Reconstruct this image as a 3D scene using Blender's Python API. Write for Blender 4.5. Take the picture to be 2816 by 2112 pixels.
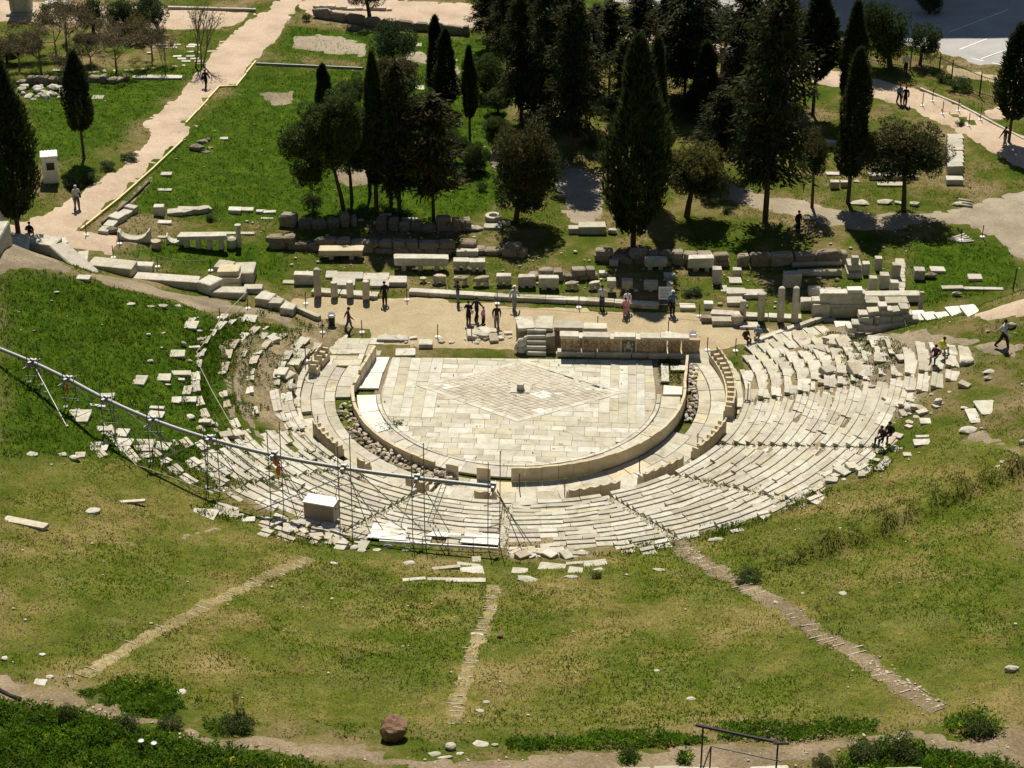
import bpy, bmesh, math, random
import numpy as np
from mathutils import Vector, Matrix, Euler
from mathutils.geometry import delaunay_2d_cdt

rng = np.random.default_rng(7)
random.seed(11)
scene = bpy.context.scene
for o in list(bpy.data.objects): bpy.data.objects.remove(o)
COL = scene.collection
R = math.radians

# ------------------------------------------------------------------ camera
CAM = np.array([-0.42, -115.38, 65.0]); PITCH = R(29.16); FPX = 5711.0
cam = bpy.data.cameras.new('camera'); cam.sensor_width = 36.0
cam.lens = FPX/2816.0*36.0; cam.clip_start = 1.0; cam.clip_end = 3000.0
camo = bpy.data.objects.new('camera', cam); COL.objects.link(camo)
camo.location = CAM; camo.rotation_euler = (math.pi/2-PITCH, 0, 0)
scene.camera = camo

# ------------------------------------------------------------------ light
SUN_EL = R(54.0); SUN_AZ = R(-4.0)          # the sun stands to the south, behind the stage
w = bpy.data.worlds.new('World'); scene.world = w; w.use_nodes = True
nt = w.node_tree; nt.nodes.clear()
sky = nt.nodes.new('ShaderNodeTexSky'); sky.sky_type = 'NISHITA'; sky.sun_disc = False
sky.sun_elevation = SUN_EL; sky.sun_rotation = SUN_AZ; sky.air_density = 0.9; sky.dust_density = 0.3
bg = nt.nodes.new('ShaderNodeBackground'); bg.inputs['Strength'].default_value = 0.05
wo = nt.nodes.new('ShaderNodeOutputWorld')
nt.links.new(sky.outputs[0], bg.inputs[0]); nt.links.new(bg.outputs[0], wo.inputs[0])
sl = bpy.data.lights.new('sun', 'SUN'); sl.energy = 5.0; sl.angle = R(0.53); sl.color = (1.0, 0.93, 0.80)
so = bpy.data.objects.new('sun', sl); COL.objects.link(so)
so.rotation_euler = (-(math.pi/2-SUN_EL), 0, -SUN_AZ)
scene.view_settings.view_transform = 'Standard'; scene.view_settings.look = 'None'
scene.view_settings.exposure = 0.46; scene.view_settings.gamma = 1.0
scene.view_settings.use_curve_mapping = False

# ------------------------------------------------------------------ the lie of the land
def sstep(a, b, x):
    t = np.clip((x-a)/(b-a), 0, 1); return t*t*(3-2*t)
_ns = [(rng.uniform(-1, 1), rng.uniform(-1, 1), rng.uniform(0, 6.28)) for _ in range(14)]
def bump(x, y, scale):
    s = 0
    for i, (a, b, c) in enumerate(_ns):
        k = (0.5+0.28*i)/scale
        s = s+np.sin((a*x+b*y)*k*2+c+1.3*np.sin((b*x-a*y)*k*1.1+i))/(1+0.25*i)
    return s/3.0
def parodos(x):
    """y of the line where the wings of the seating end, against the stage terrace"""
    l = np.interp(-x, [0, 12.5, 20, 38, 90], [9.0, 9.6, 13.0, 18.5, 30.0])
    r = np.interp(x, [0, 12.5, 21, 38, 90], [7.0, 7.0, 9.5, 13.0, 22.0])
    return np.where(x < 0, l, r)
BERM = np.array([(10.4, -29.2), (14.2, -27.8), (16.8, -26.4), (19.3, -24.9), (21.6, -23.2), (24.5, -21.2), (27.1, -20.0), (30.0, -18.9), (40.0, -15.0)])
def berm(x, y):
    """low earth bank along the upper right edge of the seating, steep on its uphill side"""
    yl = np.interp(x, BERM[:, 0], BERM[:, 1]); d = (y-yl)*0.88
    h = 0.75+0.22*np.sin(x*1.7)+0.12*np.sin(x*4.1)
    return h*np.where(d > 0, np.exp(-(d/2.0)**2), np.exp(-(d/0.55)**2))*sstep(10.5, 15, x)
def tz(x, y):
    x = np.asarray(x, float); y = np.asarray(y, float)
    r = np.hypot(x, y)
    zb = 2.0*sstep(16, 40, -x)*(1-sstep(30, 70, y))
    zb = zb-0.015*np.clip(y-30, 0, 120)*0.4
    rc = r+0.5*bump(x, y, 9.0)*sstep(24, 34, r)
    zc = np.where(rc < 52.5, 0.305*(rc-12.2), 0.305*40.3+np.where(rc < 56.5, 0.06*(rc-52.5), 0.24+0.36*(rc-56.5)))
    zc = np.maximum(zc, 0)*sstep(13.9, 14.5, r)
    d = parodos(x)-y
    wv = sstep(-0.5, 11.0, d)
    z = zb*(1-wv)+np.maximum(zc, zb)*wv
    z = z-0.16*(1-sstep(13.9, 14.4, r))*(1-sstep(4.3, 4.9, y))
    far = sstep(24, 29, r)
    z = z+(0.17*bump(x, y, 4.0)+0.05*bump(x+17, y-9, 1.15))*far*np.where(y > 14, .45, 1.0)
    return z+berm(x, y)
def ray(u, v):
    c, s = math.cos(PITCH), math.sin(PITCH)
    a = (u-1408)/FPX; b = (1056-v)/FPX
    return np.array([a, c+b*s, -s+b*c])
def G(u, v, lift=0.0):
    """the point of the ground that is seen at photograph pixel (u, v)"""
    d = ray(u, v); t = np.linspace(45, 420, 260)
    for _ in range(2):
        P = CAM[:, None]+d[:, None]*t
        g = P[2]-lift-tz(P[0], P[1])
        i = np.argmax(g < 0) if (g < 0).any() else len(t)-1
        i = max(i, 1); t = np.linspace(t[i-1], t[i], 24)
    k = t[12]; p = CAM+d*k
    return np.array([p[0], p[1], float(tz(p[0], p[1]))+lift])
def at_z(u, v, z):
    d = ray(u, v); k = (z-CAM[2])/d[2]; return CAM+d*k
def proj(p):
    d = np.asarray(p, float)-CAM; c, s = math.cos(PITCH), math.sin(PITCH)
    dep = d[..., 1]*c-d[..., 2]*s; up = d[..., 1]*s+d[..., 2]*c
    return 1408+FPX*d[..., 0]/dep, 1056-FPX*up/dep
def ppm(p):
    """photograph pixels per metre at a point"""
    d = np.asarray(p, float)-CAM
    return FPX/(d[1]*math.cos(PITCH)-d[2]*math.sin(PITCH))
def height_to(p, v):
    """height of an upright thing standing at p whose top is seen at row v"""
    lo, hi = 0.0, 60.0
    for _ in range(40):
        m = (lo+hi)/2
        if proj(np.array([p[0], p[1], p[2]+m]))[1] > v: lo = m
        else: hi = m
    return lo
def poly_w(px):
    return np.array([G(u, v)[:2] for u, v in px])
def inside(poly, x, y):
    x = np.asarray(x, float); y = np.asarray(y, float); poly = np.asarray(poly); n = len(poly)
    if x.ndim == 1 and len(x) > 200:                 # look only at points in the polygon's box
        (a, b_), (c_, d) = poly.min(0), poly.max(0); k = np.flatnonzero((x > a) & (x < c_) & (y > b_) & (y < d)); out = np.zeros(x.shape, bool)
        if len(k) < len(x): out[k] = inside(poly, x[k][None], y[k][None])[0] if len(k) else False; return out
    c = np.zeros(x.shape, bool)
    for i in range(n):
        x1, y1 = poly[i]; x2, y2 = poly[(i+1) % n]
        if y1 == y2: continue
        c ^= ((y1 > y) != (y2 > y)) & (x < (x2-x1)*(y-y1)/(y2-y1)+x1)
    return c

# ------------------------------------------------------------------ materials
MATS = {}
def _nodes(name):
    m = bpy.data.materials.new(name); m.use_nodes = True; MATS[name] = m
    n = m.node_tree; b = n.nodes['Principled BSDF']; return m, n, b
def _noise(n, vec, scale, detail=4.0, rough=0.6, dist=0.0):
    t = n.nodes.new('ShaderNodeTexNoise'); t.inputs['Scale'].default_value = scale
    t.inputs['Detail'].default_value = detail; t.inputs['Roughness'].default_value = rough
    t.inputs['Distortion'].default_value = dist
    n.links.new(vec, t.inputs['Vector']); return t.outputs['Fac']
def _ramp(n, fac, stops):
    r = n.nodes.new('ShaderNodeValToRGB'); e = r.color_ramp.elements
    while len(e) < len(stops): e.new(0.5)
    for k, (p, c) in enumerate(stops):
        e[k].position = p; e[k].color = (*c, 1) if len(c) == 3 else c
    n.links.new(fac, r.inputs[0]); return r.outputs[0]
def _mix(n, a, b, fac, mode='MIX'):
    x = n.nodes.new('ShaderNodeMix'); x.data_type = 'RGBA'; x.blend_type = mode
    for sock, val in ((x.inputs['A'], a), (x.inputs['B'], b), (x.inputs['Factor'], fac)):
        if hasattr(val, 'is_output'): n.links.new(val, sock)
        elif isinstance(val, (int, float)): sock.default_value = val
        else: sock.default_value = (*val, 1)
    for s in x.inputs:
        pass
    return x.outputs['Result']
def _mixc(n, a, b, fac, mode='MIX'):
    x = n.nodes.new('ShaderNodeMix'); x.data_type = 'RGBA'; x.blend_type = mode
    A, B, F = x.inputs[6], x.inputs[7], x.inputs[0]
    for sock, val in ((A, a), (B, b)):
        if isinstance(val, bpy.types.NodeSocket): n.links.new(val, sock)
        else: sock.default_value = (*val, 1)
    if isinstance(fac, bpy.types.NodeSocket): n.links.new(fac, F)
    else: F.default_value = fac
    return x.outputs[2]
def _pos(n):
    return n.nodes.new('ShaderNodeNewGeometry').outputs['Position']
def _bump(n, b, h, strength, dist=0.03):
    k = n.nodes.new('ShaderNodeBump'); k.inputs['Strength'].default_value = strength; k.inputs['Distance'].default_value = dist
    n.links.new(h, k.inputs['Height']); n.links.new(k.outputs[0], b.inputs['Normal'])
def stone_mat(name, stops, stain, stain_amt=0.5, scale=2.5, bumps=0.6, rough=0.85, grime=0.35):
    """stone: each piece takes its own tone of the ramp, with veins, stains and pitting on top"""
    m, n, b = _nodes(name); p = _pos(n)
    oi = n.nodes.new('ShaderNodeObjectInfo')
    base = _ramp(n, oi.outputs['Random'], stops)
    v = _noise(n, p, scale, 6, 0.65, 0.4)
    base = _mixc(n, base, _ramp(n, v, [(0.25, (0.62, 0.60, 0.55)), (0.55, (1, 1, 1)), (0.8, (1.12, 1.12, 1.1))]), 0.75, 'MULTIPLY')
    s = _noise(n, p, scale*0.45, 5, 0.7, 0.8)
    sm = _ramp(n, s, [(0.52, (0, 0, 0)), (0.70, (1, 1, 1))])
    mt = n.nodes.new('ShaderNodeMath'); mt.operation = 'MULTIPLY'; mt.inputs[1].default_value = stain_amt
    n.links.new(sm, mt.inputs[0])
    base = _mixc(n, base, stain, mt.outputs[0])
    f = _noise(n, p, 22, 3, 0.7)
    fm = _ramp(n, f, [(0.58, (1, 1, 1)), (0.70, (1-grime, 1-grime, 1-grime*1.1))])
    base = _mixc(n, base, fm, 1.0, 'MULTIPLY')
    n.links.new(base, b.inputs['Base Color']); b.inputs['Roughness'].default_value = rough
    b.inputs['Specular IOR Level'].default_value = 0.2
    h = _noise(n, p, 9, 6, 0.7); _bump(n, b, h, bumps, 0.05)
    return m
def plain_mat(name, col, rough=0.7, metal=0.0, var=0.15, scale=6.0):
    m, n, b = _nodes(name); p = _pos(n)
    v = _noise(n, p, scale, 4, 0.6)
    c2 = tuple(c*(1-var) for c in col); c3 = tuple(min(1, c*(1+var)) for c in col)
    n.links.new(_ramp(n, v, [(0.3, c2), (0.7, c3)]), b.inputs['Base Color'])
    b.inputs['Roughness'].default_value = rough; b.inputs['Metallic'].default_value = metal
    b.inputs['Specular IOR Level'].default_value = 0.25
    return m
def soil_mat(name, stops, fine=(0.75, 1.15), bumps=0.5, peb=0.4):
    m, n, b = _nodes(name); p = _pos(n)
    c = _ramp(n, _noise(n, p, 0.35, 6, 0.65, 0.1), stops)
    f = _noise(n, p, 7.0, 4, 0.75)
    c = _mixc(n, c, _ramp(n, f, [(0.3, (fine[0],)*3), (0.7, (fine[1],)*3)]), 1.0, 'MULTIPLY')
    g = _noise(n, p, 26.0, 2, 0.8)
    c = _mixc(n, c, _ramp(n, g, [(0.60, (1, 1, 1)), (0.72, (1+peb, 1+peb, 1+peb))]), 1.0, 'MULTIPLY')
    n.links.new(c, b.inputs['Base Color']); b.inputs['Roughness'].default_value = 0.95
    b.inputs['Specular IOR Level'].default_value = 0.1
    _bump(n, b, f, bumps, 0.08); return m
def leaf_mat(name, attr=True, stops=None, trans=0.35):
    """leaves and blades: their own colour, some light passing through"""
    m, n, b = _nodes(name)
    if attr:
        a = n.nodes.new('ShaderNodeVertexColor'); a.layer_name = 'tint'; c = a.outputs[0]
    else:
        c = _ramp(n, _noise(n, _pos(n), 1.2, 4, 0.7), stops)
    n.links.new(c, b.inputs['Base Color']); b.inputs['Roughness'].default_value = 0.7
    b.inputs['Specular IOR Level'].default_value = 0.15
    t = n.nodes.new('ShaderNodeBsdfTranslucent'); n.links.new(c, t.inputs[0])
    mx = n.nodes.new('ShaderNodeMixShader'); mx.inputs[0].default_value = trans
    o = n.nodes['Material Output']
    n.links.new(b.outputs[0], mx.inputs[1]); n.links.new(t.outputs[0], mx.inputs[2]); n.links.new(mx.outputs[0], o.inputs[0])
    return m

stone_mat('marble', [(0, (0.37, 0.34, 0.26)), (0.2, (0.45, 0.42, 0.33)), (0.5, (0.51, 0.485, 0.395)), (0.75, (0.56, 0.535, 0.45)), (0.9, (0.47, 0.43, 0.36)), (1, (0.40, 0.36, 0.30))], (0.27, 0.235, 0.165), 0.65, grime=.5)
stone_mat('paving', [(0, (0.43, 0.39, 0.29)), (0.25, (0.48, 0.45, 0.34)), (0.5, (0.45, 0.42, 0.345)), (0.65, (0.50, 0.455, 0.31)), (0.85, (0.49, 0.47, 0.385)), (1, (0.41, 0.365, 0.28))], (0.28, 0.235, 0.16), 0.8, 1.1, grime=.5)
stone_mat('mosaic', [(0, (0.43, 0.375, 0.28)), (0.3, (0.51, 0.465, 0.36)), (0.6, (0.47, 0.425, 0.325)), (0.85, (0.53, 0.495, 0.40)), (1, (0.44, 0.37, 0.285))], (0.34, 0.29, 0.20), 0.5, 1.5)
stone_mat('pale_paving', [(0, (0.51, 0.49, 0.41)), (0.4, (0.57, 0.55, 0.47)), (0.7, (0.54, 0.52, 0.41)), (1, (0.48, 0.455, 0.385))], (0.37, 0.33, 0.245), 0.5, 1.4, grime=.4)
stone_mat('new_marble', [(0, (0.68, 0.65, 0.57)), (1, (0.72, 0.69, 0.61))], (0.56, 0.51, 0.40), 0.3, 1.0, 0.25, grime=0.1)
stone_mat('warm_marble', [(0, (0.52, 0.44, 0.29)), (0.5, (0.58, 0.50, 0.35)), (1, (0.54, 0.47, 0.33))], (0.38, 0.29, 0.17), 0.5, 1.5)
stone_mat('rubble', [(0, (0.45, 0.39, 0.28)), (0.4, (0.55, 0.50, 0.39)), (0.7, (0.50, 0.44, 0.34)), (1, (0.36, 0.30, 0.22))], (0.34, 0.26, 0.17), 0.6, 3.0, 0.9)
stone_mat('conglomerate', [(0, (0.20, 0.165, 0.12)), (0.5, (0.31, 0.27, 0.205)), (1, (0.23, 0.18, 0.13))], (0.10, 0.07, 0.05), 0.7, 4.0, 1.0, 0.95)
stone_mat('grey_stone', [(0, (0.40, 0.38, 0.31)), (0.5, (0.50, 0.47, 0.40)), (1, (0.45, 0.41, 0.33))], (0.25, 0.22, 0.15), 0.6, 3.0, 0.8)
stone_mat('brown_boulder', [(0, (0.21, 0.125, 0.075)), (1, (0.21, 0.125, 0.075))], (0.36, 0.28, 0.17), 0.6, 3.0, 1.0)
plain_mat('galvanised', (0.30, 0.30, 0.30), 0.55, 0.35, 0.2, 9)
plain_mat('steel_tube', (0.16, 0.16, 0.155), 0.6, 0.3, 0.25, 12)
plain_mat('dark_steel', (0.035, 0.03, 0.032), 0.5, 0.2, 0.15, 20)
plain_mat('post_metal', (0.05, 0.05, 0.05), 0.6, 0.3)
plain_mat('concrete_white', (0.72, 0.70, 0.66), 0.9)
plain_mat('white_paint', (0.78, 0.78, 0.76), 0.5, 0, 0.05)
plain_mat('cabinet_face', (0.34, 0.28, 0.22), 0.6, 0, 0.08)
plain_mat('cabinet_top', (0.72, 0.70, 0.66), 0.6, 0, 0.06)
plain_mat('rope', (0.42, 0.40, 0.33), 0.9)
plain_mat('bark', (0.075, 0.055, 0.04), 0.95, 0, 0.4, 8)
plain_mat('pale_bark', (0.20, 0.16, 0.11), 0.95, 0, 0.3, 8)
plain_mat('timber_edge', (0.62, 0.52, 0.24), 0.8, 0, 0.12)
plain_mat('orange_cloth', (0.62, 0.14, 0.05), 0.8)
soil_mat('path_gravel', [(0.3, (0.36, 0.275, 0.195)), (0.5, (0.45, 0.35, 0.255)), (0.7, (0.51, 0.405, 0.30))])
soil_mat('walk_earth', [(0.3, (0.13, 0.10, 0.055)), (0.5, (0.20, 0.155, 0.095)), (0.7, (0.28, 0.22, 0.145))], (0.55, 1.3), 0.8, 0.6)
soil_mat('terrace_earth', [(0.3, (0.31, 0.245, 0.14)), (0.5, (0.38, 0.305, 0.185)), (0.72, (0.44, 0.365, 0.24))])
soil_mat('slope_earth', [(0.3, (0.16, 0.13, 0.085)), (0.5, (0.235, 0.19, 0.125)), (0.7, (0.32, 0.26, 0.18))], (0.6, 1.25), 0.8)
soil_mat('grey_gravel', [(0.3, (0.22, 0.185, 0.13)), (0.5, (0.29, 0.245, 0.175)), (0.7, (0.36, 0.31, 0.23))])
soil_mat('asphalt', [(0.3, (0.30, 0.29, 0.28)), (0.7, (0.38, 0.37, 0.35))], (0.9, 1.08), 0.2, 0.1)
leaf_mat('leaf'); leaf_mat('grass_blade', trans=0.45)

# ------------------------------------------------------------------ objects
def obj(name, me, mat=None, parent=None, loc=None, rot=None, scale=None):
    o = bpy.data.objects.new(name, me); COL.objects.link(o)
    if me is not None and mat is not None and not me.materials: me.materials.append(MATS[mat])
    if parent is not None: o.parent = parent
    if loc is not None: o.location = loc
    if rot is not None: o.rotation_euler = rot
    if scale is not None: o.scale = scale
    return o
def mesh(name, verts, faces, mat=None, smooth=False):
    me = bpy.data.meshes.new(name); me.from_pydata([tuple(v) for v in verts], [], [tuple(f) for f in faces]); me.update()
    if mat: me.materials.append(MATS[mat])
    if smooth: me.polygons.foreach_set('use_smooth', [True]*len(me.polygons))
    return me
def np_mesh(name, V, F, mat=None, tint=None, smooth=False):
    """fast mesh from numpy arrays; F is (n, 3) or (n, 4); tint is one colour per face"""
    me = bpy.data.meshes.new(name); k = F.shape[1]; nf = len(F)
    me.vertices.add(len(V)); me.vertices.foreach_set('co', np.ascontiguousarray(V, np.float32).ravel())
    me.loops.add(nf*k); me.loops.foreach_set('vertex_index', np.ascontiguousarray(F, np.int32).ravel())
    me.polygons.add(nf); me.polygons.foreach_set('loop_start', np.arange(0, nf*k, k, dtype=np.int32))
    try: me.polygons.foreach_set('loop_total', np.full(nf, k, np.int32))
    except Exception: pass
    me.update(calc_edges=True)
    if smooth: me.polygons.foreach_set('use_smooth', np.ones(nf, bool))
    if tint is not None:
        a = me.color_attributes.new('tint', 'FLOAT_COLOR', 'CORNER')
        c = np.ones((nf, k, 4), np.float32); c[:, :, :3] = tint[:, None, :]
        a.data.foreach_set('color', c.ravel())
    if mat: me.materials.append(MATS[mat])
    return me
def tag(o, label, cat, group=None):
    o['label'] = label; o['category'] = cat
    if group: o['group'] = group
    return o
def kind(o, k): o['kind'] = k; return o
def under(child, part):
    """make a piece a sub-part of a part of the same thing, leaving it where it stands"""
    child.parent = part; child.matrix_parent_inverse = part.matrix_basis.inverted(); return child
def thing(name, label, cat, loc=(0, 0, 0), rz=0.0, group=None):
    o = bpy.data.objects.new(name, None); COL.objects.link(o); o.location = loc; o.rotation_euler = (0, 0, rz)
    o.empty_display_size = 0.3
    return tag(o, label, cat, group)

class MB:
    """collects solids for one mesh"""
    def __init__(s): s.v = []; s.f = []
    def add(s, v, f):
        k = len(s.v); s.v += [tuple(p) for p in v]; s.f += [tuple(i+k for i in q) for q in f]
    def box(s, c, d, rz=0.0, taper=1.0):
        x, y, z = (k/2 for k in d); cs, sn = math.cos(rz), math.sin(rz); V = []
        for sz in (-1, 1):
            t = taper if sz > 0 else 1.0
            for sx, sy in ((-1, -1), (1, -1), (1, 1), (-1, 1)):
                px, py = sx*x*t, sy*y*t
                V.append((c[0]+px*cs-py*sn, c[1]+px*sn+py*cs, c[2]+sz*z))
        s.add(V, [(3, 2, 1, 0), (4, 5, 6, 7), (0, 1, 5, 4), (1, 2, 6, 5), (2, 3, 7, 6), (3, 0, 4, 7)])
    def tube(s, a, b, r0, r1=None, n=6, cap=True):
        r1 = r0 if r1 is None else r1; a = np.array(a, float); b = np.array(b, float); d = b-a; L = np.linalg.norm(d)
        if L < 1e-6: return
        d /= L; h = np.array([0, 0, 1.0]) if abs(d[2]) < 0.9 else np.array([1.0, 0, 0])
        e1 = np.cross(d, h); e1 /= np.linalg.norm(e1); e2 = np.cross(d, e1); V = []
        for p, r in ((a, r0), (b, r1)):
            for i in range(n):
                t = 2*math.pi*i/n; V.append(p+(e1*math.cos(t)+e2*math.sin(t))*r)
        F = [(i, (i+1) % n, n+(i+1) % n, n+i)[::-1] for i in range(n)]
        if cap: F += [tuple(range(n)), tuple(range(2*n-1, n-1, -1))]
        s.add(V, F)
    def line(s, pts, r, n=6, taper=None):
        """a bent tube along points"""
        pts = [np.array(p, float) for p in pts]; rings = []
        for i, p in enumerate(pts):
            d = pts[min(i+1, len(pts)-1)]-pts[max(i-1, 0)]; d /= max(np.linalg.norm(d), 1e-9)
            h = np.array([0, 0, 1.0]) if abs(d[2]) < 0.9 else np.array([1.0, 0, 0])
            e1 = np.cross(d, h); e1 /= np.linalg.norm(e1); e2 = np.cross(d, e1)
            rr = r if taper is None else r+(taper-r)*i/(len(pts)-1)
            rings.append([p+(e1*math.cos(2*math.pi*k/n)+e2*math.sin(2*math.pi*k/n))*rr for k in range(n)])
        V = [q for g in rings for q in g]; F = []
        for i in range(len(rings)-1):
            for k in range(n):
                F.append((i*n+k, (i+1)*n+k, (i+1)*n+(k+1) % n, i*n+(k+1) % n))
        F += [tuple(range(n)), tuple(range(len(V)-1, len(V)-n-1, -1))]
        s.add(V, F)
    def lathe(s, c, prof, n=12):
        V = []; m = len(prof)
        for r, z in prof:
            for i in range(n):
                t = 2*math.pi*i/n; V.append((c[0]+r*math.cos(t), c[1]+r*math.sin(t), c[2]+z))
        F = [(j*n+i, j*n+(i+1) % n, (j+1)*n+(i+1) % n, (j+1)*n+i) for j in range(m-1) for i in range(n)]
        F += [tuple(range(n-1, -1, -1)), tuple(range((m-1)*n, m*n))]
        s.add(V, F)
    def prism(s, poly, y0, y1, frame=None):
        """polygon in the x-z plane pushed along y"""
        n = len(poly); V = [(p[0], y0, p[1]) for p in poly]+[(p[0], y1, p[1]) for p in poly]
        if frame is not None: V = [tuple(frame @ Vector(q)) for q in V]
        s.add(V, [tuple(range(n)), tuple(range(2*n-1, n-1, -1))]+[(i, n+i, n+(i+1) % n, (i+1) % n) for i in range(n)])
    def mesh(s, name, mat=None, smooth=False): return mesh(name, s.v, s.f, mat, smooth)
    def build(s, name, mat, parent=None, loc=None, rot=None, smooth=False):
        return obj(name, s.mesh(name, mat, smooth), None, parent, loc, rot)

def chamfer_box(seed, ch=0.06, jit=0.06, chips=1):
    """unit block 1x1x1 resting on z=0, worn edges, no two corners alike"""
    r = random.Random(seed); bm = bmesh.new(); bmesh.ops.create_cube(bm, size=1.0)
    for v in bm.verts:
        v.co.z += 0.5
        v.co.x *= 1+r.uniform(-jit, jit); v.co.y *= 1+r.uniform(-jit, jit)
        if v.co.z > 0.5: v.co.z += r.uniform(-jit, jit*0.4)
    bmesh.ops.bevel(bm, geom=bm.edges[:], offset=ch, segments=1, affect='EDGES', profile=0.5)
    for v in bm.verts:
        v.co += Vector((r.uniform(-1, 1), r.uniform(-1, 1), r.uniform(-1, 1)))*jit*0.3
    me = bpy.data.meshes.new('block'); bm.to_mesh(me); bm.free(); return me
def rock_mesh(seed, sub=2, rough=0.28, flat=0.75):
    r = random.Random(seed); bm = bmesh.new(); bmesh.ops.create_icosphere(bm, subdivisions=sub, radius=0.5)
    planes = [(Vector((r.gauss(0, 1), r.gauss(0, 1), r.gauss(0, 1))).normalized(), r.uniform(0.28, 0.44)) for _ in range(9)]
    for v in bm.verts:
        for n, d in planes:
            k = v.co.dot(n)
            if k > d: v.co -= n*(k-d)*0.85
        v.co *= 1+r.uniform(-rough, rough)*0.3
        v.co.z = v.co.z*flat+0.30
    me = bpy.data.meshes.new('rock'); bm.to_mesh(me); bm.free(); return me
_BM = {}
def block_me(mat, i=None):
    i = random.randrange(9) if i is None else i
    if (mat, i) not in _BM:
        m = chamfer_box(100+i, 0.035+0.008*(i % 4), 0.03+0.015*(i % 5)) if i < 9 else chamfer_box(100+i, .10+.03*(i % 3), .16); m.materials.append(MATS[mat]); _BM[(mat, i)] = m
    return _BM[(mat, i)]
def rock_me(mat, i=None):
    i = random.randrange(12) if i is None else i
    if (mat, 'r', i) not in _BM:
        m = rock_mesh(300+i, 1 if i < 6 else 2); m.materials.append(MATS[mat]); _BM[(mat, 'r', i)] = m
    return _BM[(mat, 'r', i)]
def block(name, mat, p, size, rz=0.0, parent=None, tilt=0.03, i=None, sink=0.05):
    """one dressed block of given size standing on p"""
    return obj(name, block_me(mat, i), None, parent, (p[0], p[1], p[2]-sink), (random.uniform(-tilt, tilt), random.uniform(-tilt, tilt), rz), size)
def rock(name, mat, p, size, parent=None, i=None, sink=0.1, rz=None):
    s = size if hasattr(size, '__len__') else (size*random.uniform(0.85, 1.2), size*random.uniform(0.75, 1.1), size*random.uniform(0.6, 0.9))
    return obj(name, rock_me(mat, i), None, parent, (p[0], p[1], p[2]-sink*s[2]), (random.uniform(-.15, .15), random.uniform(-.15, .15), random.uniform(0, 6.28) if rz is None else rz), s)

# ================================================================== GROUND
def grid_axis(lo, hi, step, far, n):
    f = np.geomspace(1, far/step, n)*step
    a = np.arange(lo, hi+step/2, step)
    return np.concatenate([lo-np.cumsum(f)[::-1]*1.0, a, hi+np.cumsum(f)*1.0])
xs = grid_axis(-62, 62, 0.5, 120, 14); ys = grid_axis(-66, 92, 0.5, 120, 14)
X, Y = np.meshgrid(xs, ys); Z = tz(X, Y)
nx, ny = len(xs), len(ys)
idx = np.arange(nx*ny).reshape(ny, nx)
F = np.stack([idx[:-1, :-1], idx[:-1, 1:], idx[1:, 1:], idx[1:, :-1]], -1).reshape(-1, 4)
gx, gy = X.ravel(), Y.ravel()

LUSH = [poly_w(p) for p in (
    [(0, 770), (60, 745), (330, 790), (560, 850), (640, 900), (640, 1010), (650, 1120), (560, 1200), (520, 1270), (300, 1260), (120, 1250), (0, 1270)],
    [(420, 380), (560, 330), (680, 210), (900, 190), (1150, 180), (1380, 160), (1400, 380), (1390, 560), (1300, 600), (900, 610), (330, 580), (430, 470)],
    [(60, 200), (560, 180), (500, 240), (380, 330), (330, 400), (100, 460), (60, 330)],
    [(780, 70), (1180, 100), (1400, 120), (1400, 170), (900, 160), (760, 140)],
    [(310, 700), (480, 650), (800, 660), (790, 780), (560, 740)],
    [(2480, 650), (2780, 680), (2810, 790), (2520, 850)],
    [(200, 1900), (480, 1880), (510, 1960), (350, 1990), (260, 1960)],
    [(0, 1930), (250, 1960), (560, 2020), (900, 2112), (0, 2112)],
)]
DRY = [poly_w(p) for p in (
    [(0, 1280), (300, 1250), (540, 1300), (700, 1440), (900, 1500), (1400, 1560), (1860, 1500), (2300, 1350), (2560, 1180), (2816, 1200), (2816, 1990), (2600, 1990), (2000, 1985), (1400, 2000), (1000, 1990), (520, 1960), (200, 1850), (0, 1830)],
)]
SEATZ = [poly_w(p) for p in ([(2055, 1005), (2060, 930), (2130, 885), (2240, 905), (2480, 985), (2530, 950), (2640, 945), (2690, 985), (2560, 1075), (2440, 1165), (2425, 1230), (2260, 1340), (1990, 1450), (1800, 1500), (1395, 1500), (1080, 1485), (930, 1470), (800, 1420), (860, 1180), (1060, 1320), (1395, 1350), (1640, 1335), (1900, 1245), (2010, 1150)], [(905, 870), (960, 900), (870, 1000), (850, 1100), (870, 1190), (800, 1200), (700, 1150), (680, 1050), (700, 950), (820, 900)])]
lush = np.zeros(gx.shape); dry = np.zeros(gx.shape)
for p in LUSH: lush = np.maximum(lush, inside(p, gx, gy).astype(float))
for p in DRY: dry = np.maximum(dry, inside(p, gx, gy).astype(float))
def soften(a, k=3):
    a = a.reshape(ny, nx)
    for _ in range(k):
        b = a.copy(); b[1:-1, 1:-1] = (a[1:-1, 1:-1]*2+a[:-2, 1:-1]+a[2:, 1:-1]+a[1:-1, :-2]+a[1:-1, 2:])/6; a = b
    return a.ravel()
lush = soften(lush); dry = soften(dry)
gme = np_mesh('ground', np.stack([gx, gy, Z.ravel()], 1), F, smooth=True)
za = gme.color_attributes.new('zone', 'FLOAT_COLOR', 'POINT')
zc4 = np.ones((len(gx), 4), np.float32); zc4[:, 0] = dry; zc4[:, 1] = lush; zc4[:, 2] = soften(np.maximum.reduce([inside(p, gx, gy).astype(float) for p in SEATZ]), 1)
za.data.foreach_set('color', zc4.ravel())
m, n, b = _nodes('meadow'); P = _pos(n)
vc = n.nodes.new('ShaderNodeVertexColor'); vc.layer_name = 'zone'
sp = n.nodes.new('ShaderNodeSeparateColor'); n.links.new(vc.outputs[0], sp.inputs[0])
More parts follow.
